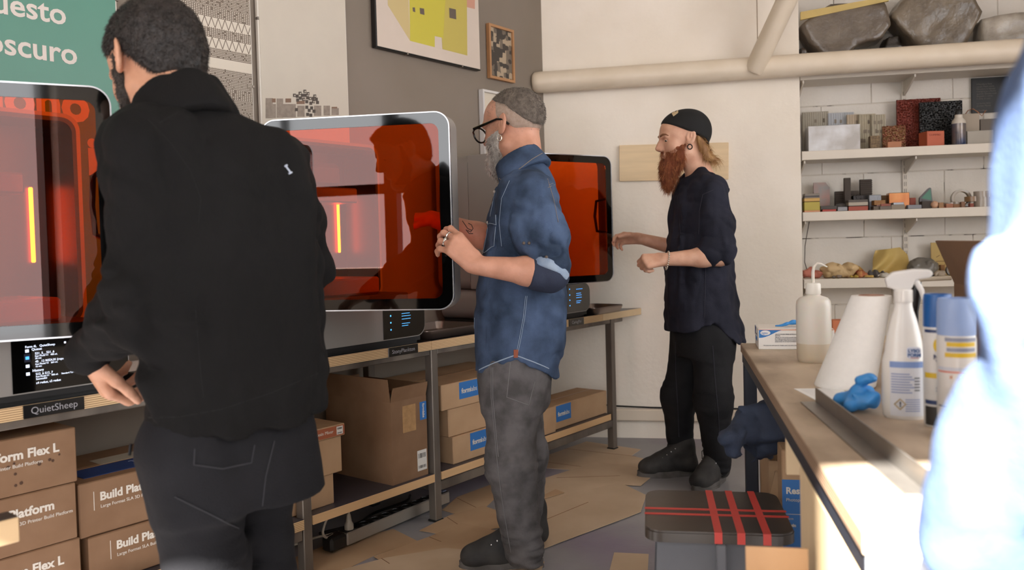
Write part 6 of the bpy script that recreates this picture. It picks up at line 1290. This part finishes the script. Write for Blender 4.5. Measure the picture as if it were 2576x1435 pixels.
    ed.op(lambda X, Y, Z: np.abs((X - c_[0]) * nn[0] + (Y - c_[1]) * nn[1] + (Z - c_[2]) * nn[2]) - .016, lel - .25, lel + .25, .008, 'i'); grow('turned_edge', ed, mat('denim_reverse', '7286a1', .85, col2='93a3b6', scale=14, bump=.3, bscale=200), so_, 2)
    # collar
    cl = SDF(neck - .2, neck + .22, .005); ax = V(-.10, .05, .20); ax /= np.linalg.norm(ax); c0 = neck + V(.004, -.005, -.005)
    cl.cone(c0, c0 + ax * .09, .104, .082, .01); cl.cone(c0 - ax * .1, c0 + ax * .2, .075, .073, .008, 's')
    cl.op(lambda X, Y, Z: np.abs((X - c0[0]) * ax[0] + (Y - c0[1]) * ax[1] + (Z - c0[2]) * ax[2] - .042) - .040, neck - .3, neck + .3, .006, 'i'); co_ = grow('collar', cl, M_denim, so_, 2)
    bc = bvh_of(co_); seam('seam', bc, ((1250, 442), (1270, 462), (1300, 430), (1340, 400), (1364, 386)), .0011, M_thread2, so_)
    for pts in (((1282, 455), (1262, 500), (1256, 560), (1262, 620)), ((1380, 466), (1412, 452)), ((1378, 472), (1413, 458)), ((1374, 440), (1392, 500), (1404, 560)), ((1322, 745), (1316, 800), (1305, 860), (1297, 895)), ((1326, 745), (1320, 800), (1309, 860), (1301, 895)),
                ((1246, 480), (1230, 560), (1215, 640)), ((1194, 800), (1192, 900), (1196, 935))): seam('seam', bv, pts, .0008, M_thread2 if pts[0][0] > 1370 else M_thread, so_)
    hl = [(x, 938 - 44 * max(0, 1 - abs(x - 1296) / 100) ** .8) for x in range(1200, 1392, 12)]; seam('hem', bv, hl, .0022, M_thread, so_, 6)
    pk = patch('pocket', bv, ((1230, 547), (1252, 540), (1246, 622), (1228, 632)), M_denim, so_, 6, 9, .004)
    seam('pocket_stitch', bv, ((1222, 550), (1220, 575), (1234, 562), (1252, 566), (1251, 541)), .0012, M_thread, so_, 5, .006); seam('pocket_stitch', bv, ((1251, 570), (1246, 620), (1222, 637), (1212, 630)), .0011, M_thread, so_, 5, .006)
    patch('brand_tab', bv, ((1292, 880), (1303, 880), (1303, 900), (1292, 900)), mat('tan_leather', '8a4a33', .6), so_, 3, 4, .004)
    for p in ((1245, 483), (1228, 560), (1185, 815), (1187, 855), (1318, 612), (1332, 612), (1374, 648)):
        h_ = hit(bv, *p, .002)
        if h_: mb = MB(); mb.sphere(tuple(h_[0] - o), .0055, 8, 6); mb.build('button', mat('pearl_snap', 'b7aea4', .3, metal=.3) if p[0] < 1300 else mat('horn_button', '5a5048', .4), so_, smooth=True)
    # jeans and boots
    tr = trousers(root, (-.30, 2.6, .03), (.34, 3.60, 1.0), None, [(lhip, lkn, lan - V(0, 0, .0), (.108, .083, .076)), (rhip, rkn, ran, (.105, .08, .074))],
        [(pel[2] - .16, pel[0] + .0, 2.99, .130, .18), (pel[2] - .05, pel[0], 2.99, .138, .18), (pel[2] + .08, pel[0], 2.99, .130, .175)], math.pi, M_jean, .006, .0055)
    to = grow('jeans', tr, M_jean, root, 2); bv = bvh_of(to)
    for pts in (((1236, 925), (1236, 1000), (1250, 1150), (1262, 1250), (1285, 1390)), ((1284, 912), (1275, 1000), (1330, 1020), (1345, 960)), ((1240, 925), (1240, 1000), (1254, 1150))): seam('seam', bv, pts, .0014, M_jeanseam, to)
    boot(root, onz(1366, 1428, 0), math.pi - .02, M_boot, M_sole, M_lace, .30); boot(root, V(.085, 3.14, 0), math.pi - 1.15, M_boot, M_sole, M_lace, .29)
def thing_part(name, root):
    e = bpy.data.objects.new(name, None); COL.objects.link(e); e.parent = root; e.empty_display_size = .03; return e
man_denim()

# ------------------------------------------------------------------ the black jacketed man at the nearest printer
def man_black():
    J = at; root = thing('person', 'dark haired man in a black zip jacket seen from behind at the nearest printer', 'person', V(-.595, 1.832, 0))
    fw = V(-.77, .64, 0); lf = V(-.64, -.77, 0); yaw = math.atan2(.64, -.77)
    sc = 1.15; hc = J(392, 168, 1.92); R = basis((-.76, .62, -.42)); neck = J(468, 305, 1.823)
    lsh, rsh = J(402, 385, 1.711), J(690, 420, 1.990); lel, rel = J(362, 742, 1.693), V(-.56, 2.25, 1.12); lw, rw = J(216, 892, 1.851), V(-.80, 2.25, .98)
    pel = V(-.618, 1.841, .80); lhip, rhip = J(480, 1130, 1.748), J(640, 1090, 1.944); lkn, rkn = J(520, 1440, 1.786), J(640, 1400, 1.972); lan, ran = V(-.61, 1.79, .09), V(-.52, 2.01, .09)
    s = SDF((-1.08, 1.45, 0), (-.28, 2.45, 1.80), .0055); q = add_head(s, hc, R, sc, True, neck)
    s.loft([(.75, pel[0], pel[1], .10, .15), (1.05, pel[0] - .01, 1.84, .10, .15), (neck[2] - .14, neck[0] + .02, 1.84, .10, .15), (neck[2], neck[0], 1.823, .06, .08)], yaw, .05)
    for sh, el, w_ in ((lsh, lel, lw), (rsh, rel, rw)): s.cone(neck - V(0, 0, .06), sh, .05, .05, .04); s.cone(sh, el, .05, .044, .02); s.cone(el, w_, .045, .030, .02)
    for hp, kn, an in ((lhip, lkn, lan), (rhip, rkn, ran)): s.cone(hp, kn, .08, .058, .03); s.cone(kn, an, .058, .042, .03)
    add_hand(s, lw, V(.10, .55, -.75), V(-.78, -.5, -.35), V(.5, -.3, .5), [(30, 48, 30), (38, 52, 30), (42, 54, 30), (46, 54, 30)], [(.7, .6, .3), (.9, .3, .3), (1, .1, .2)], 1.15, .04)
    add_hand(s, rw, V(-.6, .5, -.3), V(.0, .3, 1), V(-.5, -.6, 0), [(20, 30, 20)] * 4, [(.8, .6, .2), (1, .2, .1), (1, 0, .1)], 1.0)
    bo_ = grow('body', s, SK1, root, 1); eyes_for(q, R, sc, root, M_irisb); o = orig(root)
    loc = lambda P: ((P - hc) @ R) / sc
    hs = SDF(hc - .25, hc + .25, .005); hs.ell(q(-.016, 0, .038), (.109*sc, .086*sc, .094*sc), R, .01); hs.ell(q(-.05, 0, -.005), (.068*sc, .071*sc, .09*sc), R, .03); hs.ell(q(.05, 0, .07), (.055*sc, .06*sc, .04*sc), R, .03)
    def reg(X, Y, Z):
        x, y, z = X - hc[0], Y - hc[1], Z - hc[2]; u = (x*R[0,0] + y*R[1,0] + z*R[2,0]) / sc; v = np.abs(x*R[0,1] + y*R[1,1] + z*R[2,1]) / sc; w_ = (x*R[0,2] + y*R[1,2] + z*R[2,2]) / sc
        low = np.where(u > -.012, .030 + np.clip(u - .035, 0, 1) * 1.2, .030 - np.clip(-.012 - u, 0, 1) * 1.75); low = np.maximum(low, -.072); return (low - w_) * sc * .7
    hs.op(reg, hc - .3, hc + .3, .01, 'i'); hs.shape(lambda P: wr(P, (60, 60, 60), .003, False) + wr(P, (150, 150, 150), .002, False))
    M_h = mat('dark_brown_hair', '15110f', .55, col2='2a2320', scale=40, bump=.7, bscale=220); ho = grow('hair', hs, M_h, root, 1)
    fuzz('hair_strands', ho, lambda P: P[:, 2] > 0, mat('dark_strand', '14100e', .45, col2='3a322d', scale=70), ho, 22000, .0075, .0005, 1.0, .5, seed=12)
    for y in (-1, 1):
        b = SDF(q(.02, y*.06, -.04) - .1, q(.02, y*.06, -.04) + .1, .0045); b.chain([q(.012, y*.072, .022), q(.014, y*.072, -.02), q(.018, y*.066, -.06), q(.05, y*.045, -.105), q(.075, y*.014, -.118)], [.007, .010, .016, .022, .024], .015)
        b.shape(lambda P: wr(P, (120, 120, 120), .002, False)); bb = grow('beard', b, mat('dark_beard', '1d1815', .75, col2='39312b', scale=60, bump=.7, bscale=240), root, 1)
        fuzz('beard_hair', bb, lambda P: P[:, 2] > 0, mat('dark_beard_strand', '2a231f', .6, col2='5a5048', scale=70), bb, 3500, .007, .0005, .6, .5, seed=13 + y)
    st = []
    for cx, y, hw, Y in ((478, 268, 0.0884, 1.8275), (492, 318, 0.1488, 1.8414), (515, 372, 0.1814, 1.8507), (538, 440, 0.1906, 1.8507), (556, 540, 0.1934, 1.8461), (578, 650, 0.187, 1.8414), (590, 760, 0.182, 1.8368), (600, 880, 0.18, 1.8368), (606, 990, 0.186, 1.8368), (608, 1075, 0.192, 1.8368)):
        c = J(cx, y, Y); st.append((c[2], c[0], c[1], hw * .80, hw * 1.22))
    jk = SDF((-1.08, 1.38, .66), (-.22, 2.45, 1.56), .006); jk.loft(st, yaw, .03, 2.25)
    for sh, el, w_ in ((lsh, lel, lw), (rsh, rel, rw)):
        d = (w_ - el) / np.linalg.norm(w_ - el); jk.chain([sh + V(0, 0, .005), sh + (el - sh) * .5, el, el + d * .12, w_ - d * .0], [.095, .088, .078, .069, .052], .05)
    hz = .768
    jk.op(lambda X, Y, Z: hz - .11 * ((X - pel[0]) * lf[0] + (Y - pel[1]) * lf[1]) - Z, (-1.3, 1.2, .6), (-.1, 2.7, .95), .006, 'i'); 
    jk.cone(neck + V(-.02, .02, -.0), neck + V(-.06, .05, .2), .075, .085, .012, 's')
    def ff(P):
        return wr(P, (11, 11, 2.6), .016) + wr(P @ SKEW, (9, 9, 20), .006) + wr(P, (24, 24, 14), .0025) + wr(P, (18, 18, 26), .013) * near(P, lel - V(0, 0, .02), .13) + wr(P, (18, 18, 28), .012) * near(P, (lel + lw) / 2, .12) + wr(P, (10, 10, 12), .007) * near(P, lsh - V(0, 0, .12), .14)
    jk.shape(ff); jo = grow('jacket', jk, M_black, root, 2); bv = bvh_of(jo)
    cl = SDF(neck - .25, neck + .25, .0055); ax = V(-.14, .10, .30); ax /= np.linalg.norm(ax); c0 = neck + V(.012, -.012, -.012)
    cl.cone(c0, c0 + ax * .12, .108, .092, .01); cl.cone(c0 - ax * .1, c0 + ax * .3, .080, .079, .008, 's')
    cl.op(lambda X, Y, Z: np.abs((X - c0[0]) * ax[0] + (Y - c0[1]) * ax[1] + (Z - c0[2]) * ax[2] - .030) - .052, neck - .3, neck + .3, .008, 'i'); cl.shape(lambda P: wr(P, (14, 14, 14), .004)); grow('collar', cl, M_black, jo, 2)
    for pts in (((372, 300), (430, 360), (480, 430), (505, 500), (500, 560)), ((492, 780), (498, 860), (505, 940), (512, 1000)), ((335, 1052), (450, 1050), (560, 1030), (680, 990), (800, 940)), ((545, 235), (470, 270), (400, 310))): seam('seam', bv, pts, .0016, M_blackseam, jo, 9, -.0012)
    M_lg = mat('pale_logo_thread', 'aeb6c4', .8)
    for pts in (((718, 416), (722, 424), (727, 430), (730, 436)), ((716, 420), (722, 416)), ((726, 438), (734, 434))): seam('logo', bv, pts, .0022, M_lg, jo, 3)
    mb = MB(); mb.tube([J(329, 1118, 1.711) - o, J(326, 1146, 1.711) - o], .003, 6); mb.build('zip_pull', mat('dark_steel', '303236', .35, metal=.8), jo)
    tr = trousers(root, (-1.0, 1.42, .03), (-.2, 2.32, .95), None, [(lhip, lkn, lan, (.110, .084, .073)), (rhip, rkn, ran, (.107, .084, .073))],
        [(.62, pel[0] + .02, pel[1], .13, .18), (.75, pel[0], pel[1], .135, .18), (.86, pel[0], pel[1], .12, .17)], yaw, M_charcoal, .0075, .006)
    to = grow('jeans', tr, M_charcoal, root, 2); bv = bvh_of(to)
    for pts in (((490, 1130), (488, 1170), (560, 1180), (632, 1165), (640, 1120)), ((690, 1110), (668, 1200), (655, 1320), (650, 1430)), ((440, 1250), (520, 1290), (600, 1330))): seam('seam', bv, pts, .0015, mat('charcoal_seam', '2c2c30', .9), to)
    boot(root, V(-.55, 1.74, 0), yaw, M_boot, M_sole, M_lace, .30); boot(root, V(-.46, 1.95, 0), yaw, M_boot, M_sole, M_lace, .30)
man_black()

# ------------------------------------------------------------------ the person close to the camera on the right
def near_person():
    root = thing('person', 'blurred person in a sunlit blue denim jacket close at the right edge', 'person', V(.76, .70, 0))
    c = V(.76, .70, 0); sc = 1.05; hc = V(.76, .75, 1.62); R = basis((.1, 1, -.15)); neck = V(.76, .70, 1.45); yaw = math.pi / 2
    s = SDF((.2, .35, 0), (1.2, 1.12, 1.8), .009); q = add_head(s, hc, R, sc, True, neck)
    lsh, rsh = V(.535, .70, 1.40), V(.945, .70, 1.40); lel, rel = V(.462, .66, 1.12), V(1.03, .66, 1.12); lw, rw = V(.43, .78, .88), V(1.0, .80, .92)
    s.loft([(.8, .76, .70, .10, .15), (1.1, .76, .70, .10, .15), (1.36, .76, .70, .10, .17), (1.44, .76, .70, .06, .08)], yaw, .05)
    for sh, el, w_ in ((lsh, lel, lw), (rsh, rel, rw)): s.cone(neck - V(0, 0, .06), sh, .05, .05, .04); s.cone(sh, el, .048, .042, .02); s.cone(el, w_, .043, .030, .02)
    hips = (V(.68, .70, .85), V(.84, .70, .85)); kns = (V(.68, .70, .48), V(.84, .70, .48)); ans = (V(.68, .68, .09), V(.84, .68, .09))
    for a, b, d in zip(hips, kns, ans): s.cone(a, b, .08, .058, .03); s.cone(b, d, .058, .042, .03)
    for w_, sd in ((lw, 1), (rw, -1)): add_hand(s, w_, V(0, .35, -.9), V(-sd, 0, 0), V(0, .9, .3), [(20, 35, 20)] * 4, [(.7, .6, .3), (.9, .3, .3), (1, .1, .2)], 1.0)
    grow('body', s, SK2, root, 1); eyes_for(q, R, sc, root, M_irisb)
    hs = SDF(hc - .2, hc + .2, .008); hs.ell(q(-.016, 0, .038), (.108*sc, .085*sc, .093*sc), R, .01); pn = R @ V(-.5, 0, 1); pn /= np.linalg.norm(pn); p0_ = q(0, 0, .01)
    hs.op(lambda X, Y, Z: -((X - p0_[0]) * pn[0] + (Y - p0_[1]) * pn[1] + (Z - p0_[2]) * pn[2]), hc - .3, hc + .3, .01, 'i'); grow('hair', hs, MATS['dark_brown_hair'], root, 1)
    jk = SDF((.2, .35, .62), (1.25, 1.1, 1.56), .008); jk.loft([(.66, .74, .70, .17, .29), (.85, .75, .70, .165, .27), (1.1, .76, .70, .155, .235), (1.3, .76, .70, .15, .22), (1.41, .76, .70, .12, .17), (1.48, .76, .70, .085, .09)], yaw, .03)
    for sh, el, w_ in ((lsh, lel, lw), (rsh, rel, rw)): jk.chain([sh, (sh + el) / 2, el, w_], [.090, .084, .076, .060], .05)
    jk.op(lambda X, Y, Z: .70 - Z + 0 * X + 0 * Y, (.1, .2, .5), (1.4, 1.2, .8), .006, 'i')
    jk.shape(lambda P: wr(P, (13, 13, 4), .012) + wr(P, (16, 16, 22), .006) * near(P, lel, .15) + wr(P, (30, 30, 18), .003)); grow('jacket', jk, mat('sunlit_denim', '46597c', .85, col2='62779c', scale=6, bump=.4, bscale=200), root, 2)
    tr = trousers(root, (.45, .45, .03), (1.1, .95, .95), None, [(a, b, d, (.105, .085, .075)) for a, b, d in zip(hips, kns, ans)], [(.68, .76, .70, .14, .19), (.82, .76, .70, .15, .19)], yaw, M_charcoal, .009); grow('jeans', tr, M_charcoal, root, 2)
    boot(root, V(.68, .60, 0), yaw, M_boot, M_sole, M_lace, .29); boot(root, V(.84, .60, 0), yaw, M_boot, M_sole, M_lace, .29)
near_person()
# ================================================================== soft things that need the blended shapes
def soft(name, label, cat, base, prims, m, h=.005, shape=None, floor=None, it=2, group=None):
    t = thing(name, label, cat, base, 0, group); b = np.array(base); P = [np.array(q) for p in prims for q in p[:2]]; r = max(max(p[2], p[3]) for p in prims) + .02
    s = SDF(np.min(P, 0) - r, np.max(P, 0) + r, h)
    for p in prims: s.cone(p[0], p[1], p[2], p[3], p[4] if len(p) > 4 else .02, flat=p[5] if len(p) > 5 else None)
    if shape: s.shape(shape)
    if floor is not None: s.op(lambda X, Y, Z: floor - Z + 0 * X + 0 * Y, np.min(P, 0) - r, np.max(P, 0) + r, .004, 'i')
    grow({'glove': 'rubber'}.get(cat, 'cloth'), s, m, t, it); return t
b = W(.60, -2.02, BZ + .067); Zu = V(0, 0, 1)
soft('spare_glove', 'blue glove tip poking out of the glove box slot', 'glove', b, [(W(.585, -2.03, BZ + .066), W(.64, -2.04, BZ + .085), .012, .010, .01, (Zu, .6)), (W(.64, -2.04, BZ + .078), W(.70, -2.04, BZ + .082), .011, .009, .01, (Zu, .6))], M_glove, .003, lambda P: wr(P, (60, 60, 60), .004), BZ + .0665)
b = W(.62, -3.10, BZ)
g_ = lambda u, v, z: W(u, v, BZ + z)
soft('used_glove', 'crumpled blue glove lying against the white spray bottle', 'glove', b, [(g_(.588, -3.065, .014), g_(.632, -3.08, .030), .016, .026, .02), (g_(.600, -3.12, .012), g_(.640, -3.12, .028), .015, .022, .02), (g_(.615, -3.10, .03), g_(.625, -3.10, .062), .020, .012, .02), (g_(.622, -3.10, .06), g_(.640, -3.11, .072), .010, .015, .01)], M_glove, .0035, lambda P: wr(P, (40, 40, 40), .006), BZ + .0005)
# dark blue jacket thrown over the open carton
J = at
soft('draped_jacket', 'navy blue work jacket thrown over the open carton under the bench', 'jacket', W(.50, -2.25, .45), [(J(1950, 1045, 2.52), J(1880, 1065, 2.50), .055, .05, .04), (J(1880, 1065, 2.50), J(1850, 1095, 2.46), .05, .045, .04), (J(1850, 1095, 2.46), J(1848, 1145, 2.44), .035, .026, .03), (J(1940, 1085, 2.50), J(1890, 1090, 2.48), .05, .045, .04), (J(1925, 1120, 2.52), J(1950, 1110, 2.55), .055, .05, .04), (J(1848, 1140, 2.44), J(1868, 1160, 2.44), .022, .014, .02)], mat('navy_twill', '232c3e', .8, col2='303b50', scale=7, bump=.3, bscale=220), .006, lambda P: wr(P, (14, 14, 22), .024) + wr(P, (28, 28, 28), .008), None, 1)
# soft scraps on the third shelf
def wz_(px, py, v):
    p = onp(px, py, W(0, v), W.y); return p
def lump(name, label, cat, px, py, v, rx, rz, m, amp=.012, fr=22, group=None, seed=0, sh=.921):
    c = wz_(px, py, v); base = W(*(W.inv(c)[:2]), sh); c[2] = sh + rz * .62; return soft(name, label, cat, base, [(c - W.x * rx * .55, c + W.x * rx * .55, rz * .8, rz * .8, .02)], m, .0045, lambda P: wr(P + seed, (fr, fr, fr), amp) + wr(P + seed, (fr * 2.2,) * 3, amp * .4), sh + .0005, 1, group)
G3 = 'fabric scraps on the lowest shelf'
lump('fabric_scrap', 'coral pink rag at the left end of the lowest shelf', 'rag', 2042, 690, .09, .062, .040, mat('coral_rag', 'b06a58', .8, var=.1, scale=20), .018, 26, G3, 1)
lump('fabric_scrap', 'large cream folded leather scrap on the lowest shelf', 'rag', 2110, 678, .09, .090, .062, mat('cream_leather', 'c5a87c', .7, var=.06), .022, 16, G3, 2)
lump('fabric_scrap', 'striped red and yellow scrap peeking behind the cream leather', 'rag', 2152, 675, .13, .030, .050, mat('striped_rag', '8f3a28', .8, col2='b89a4a', scale=40, stretch=(.2, .2, 1)), .014, 26, G3, 3)
lump('fabric_scrap', 'orange speckled scrap beside the striped one', 'rag', 2172, 690, .06, .026, .026, mat('speckled_rag', 'a4583a', .8, col2='b98a54', scale=60), .012, 34, G3, 4)
lump('fabric_scrap', 'small ochre yellow scrap at the shelf edge', 'rag', 2152, 698, .03, .028, .014, mat('ochre_rag', 'b09340', .8, var=.1), .008, 34, G3, 5)
lump('fabric_scrap', 'flat mustard scrap on dark rubber at the shelf edge', 'rag', 2186, 698, .04, .034, .013, mat('mustard_rag', 'bb9a55', .8, var=.1), .008, 34, G3, 6)
lump('fabric_scrap', 'dark grey crumpled scrap before the yellow hide', 'rag', 2205, 690, .08, .045, .028, mat('grey_rag', '4d4744', .8, var=.15), .014, 30, G3, 7)
lump('fabric_scrap', 'off-white knotted scrap beside the grey one', 'rag', 2222, 690, .06, .024, .026, mat('white_rag', 'b5aea2', .8, var=.1), .014, 34, G3, 8)
for i, (px, c) in enumerate(((2072, '6d5c4c'), (2086, '7d6a58'), (2098, '62564c'), (2112, '7a6b5e'), (2128, '8a5c44'))):
    lump('fabric_scrap', ['tiny brown scrap just right of the coral rag', 'tiny tan scrap left of the cream leather foot', 'tiny dark scrap under the cream leather', 'tiny grey brown scrap under the middle of the cream leather', 'tiny russet scrap at the right foot of the cream leather'][i], 'rag', px, 699, .03, .016, .013, mat('scrap_%d' % i, c, .8, var=.15), .010, 40, G3, 20 + i)
lump('plastic_dome', 'grey translucent dome of film behind the spray bottle head', 'dome', 2322, 690, .10, .05, .075, mat('grey_film', '6b665e', .3, var=.15), .010, 20, None, 9)
lump('plastic_dome', 'small crumpled film dome before the slotted board', 'dome', 2365, 697, .06, .026, .026, mat('beige_film', '9a8a76', .3, var=.15), .008, 28, None, 10)
# yellow hide leaning at the back
def hide():
    t = thing('yellow_hide', 'stiff yellow hide leaning on the wall above the scraps', 'hide', W(1.42, .15, .921)); b = orig(t); C = [(2188, 688), (2283, 688), (2283, 640), (2268, 617), (2208, 626)]
    n = 26; rows = []
    for j in range(n + 1):
        f = j / n; yl = 690 - f * 64; yr = 690 - f * 72; xl = 2184 + 24 * f; xr = 2280 + 6 * math.sin(f * 2.6) - (14 * max(0, f - .75) / .25)
        rows.append([(xl + (xr - xl) * i / n, yl + (yr - yl) * i / n) for i in range(n + 1)])
    vs = []; 
    for j, r_ in enumerate(rows):
        for i, (x, y) in enumerate(r_):
            f, g = j / n, i / n; ph = (g * 1.4 + (1 - f) * 1.1); v = .19 - .07 * (1 - f) + .030 * math.sin(ph * 5.2) * (1 - f * .6) + .012 * math.sin(g * 9 - f * 5); vs.append(wz_(x, y, .15) + W.y * (v - .15) - b)
    vs = np.array(vs); vs[:, 2] -= vs[:, 2].min() - .002; k = len(vs); vs2 = np.concatenate([vs, vs + W.y * .004]); F = []
    for j in range(n):
        for i in range(n): a = j * (n + 1) + i; F += [(a, a + 1, a + n + 2, a + n + 1), (k + a + n + 1, k + a + n + 2, k + a + 1, k + a)]
    e_ = list(range(n + 1)) + [j * (n + 1) + n for j in range(1, n + 1)] + [n * (n + 1) + i for i in range(n - 1, -1, -1)] + [j * (n + 1) for j in range(n - 1, 0, -1)]
    for a, c in zip(e_, e_[1:] + e_[:1]): F.append((c, a, a + k, c + k))
    mb = MB(); mb.v = [tuple(v) for v in vs2]; mb.f = F; mb.m = [0] * len(F); mb.build('hide', mat('yellow_hide_skin', 'c0a460', .65, var=.05, scale=6), t, smooth=50)
hide()
# wrapped bundles on the high shelf
def bundle(label, poly, v0, v1, m, amp, extra=None):
    pts = [wz_(x, y, v0) for x, y in poly]; base = W(*(W.inv(np.mean(pts, 0))[:2] + V(0, .1)), 2.075); t = thing('wrapped_bundle', label, 'bundle', base, W.ang, 'plastic wrapped clay on the high shelf')
    Q = [W.inv(p) for p in pts]; o_ = W.inv(base); mb = MB(); mb.M = Matrix(((1, 0, 0, -o_[0]), (0, 0, 1, -o_[1]), (0, 1, 0, -o_[2]), (0, 0, 0, 1))); mb.prism([(q[0], max(q[2], 2.0765)) for q in Q], v0, v1); o = mb.build('wrapped_block', m, t)
    bm = bmesh.new(); bm.from_mesh(o.data); bmesh.ops.triangulate(bm, faces=bm.faces); bmesh.ops.subdivide_edges(bm, edges=bm.edges, cuts=5, use_grid_fill=True); 
    for _ in range(1): bmesh.ops.smooth_vert(bm, verts=bm.verts, factor=.5, use_axis_x=True, use_axis_y=True, use_axis_z=True)
    P = np.array([v.co for v in bm.verts]); nz = wr(P, (16, 16, 22), amp) + wr(P + 5, (45, 45, 30), amp * .4); bm.normal_update()
    for v, k in zip(bm.verts, nz): v.co += v.normal * float(k); v.co.z = max(v.co.z, .001)
    bm.to_mesh(o.data); bm.free(); o.data.polygons.foreach_set('use_smooth', [True] * len(o.data.polygons)); return t, o_
def wrap_mat(name, c1, c2): return mat(name, c1, .34, col2=c2, scale=9, bump=.9, bscale=55, coat=.25)
t, o_ = bundle('plastic wrapped clay block with a yellow paper edge on the high shelf', [(2016, 62), (2090, 8), (2230, 4), (2242, 60), (2220, 95), (2160, 110), (2130, 140), (2070, 140), (2030, 95)], .02, .22, wrap_mat('clay_film', '5c5044', '6f6355'), .006)
mb = MB()
for i in range(12):
    f, f2 = i / 12, (i + 1) / 12; a, b_, c, d_ = [W.inv(wz_(x, y, .012)) - o_ for x, y in ((2014 + 222 * f, 50 - 48 * f), (2014 + 222 * f2, 50 - 48 * f2), (2014 + 222 * f2, 30 - 40 * f2), (2014 + 222 * f, 30 - 40 * f))]; mb.add([tuple(a), tuple(b_), tuple(c), tuple(d_), tuple(a + V(0, .02, 0)), tuple(b_ + V(0, .02, 0)), tuple(c + V(0, .02, 0)), tuple(d_ + V(0, .02, 0))], [(0, 1, 2, 3), (7, 6, 5, 4), (3, 2, 6, 7), (1, 0, 4, 5)])
mb.build('paper_edge', mat('yellow_paper', 'c2a866', .6, var=.08), t)
bundle('tilted plastic wrapped slab in the middle of the high shelf', [(2245, 40), (2262, 8), (2300, -30), (2440, -30), (2470, 30), (2440, 100), (2420, 118), (2330, 122), (2300, 105)], .03, .22, wrap_mat('grey_slab_film', '5f5345', '7d705f'), .008)
bundle('glossy film wrapped package at the right of the high shelf', [(2472, 45), (2575, 28), (2640, 25), (2640, 108), (2474, 116)], .03, .20, wrap_mat('clear_film_pack', '8a8074', 'b3aa9c'), .008)
bundle('dark wrapped lump behind the yellow edged clay block', [(2222, 118), (2236, 90), (2262, 90), (2275, 125), (2275, 138), (2222, 140)], .10, .23, wrap_mat('dark_film', '2b2621', '453c34'), .008)
bundle('brown wrapped lump low beside the white pillar', [(2016, 118), (2026, 122), (2032, 140), (2016, 140)], .05, .22, wrap_mat('brown_film', '3a2f27', '54463a'), .006)
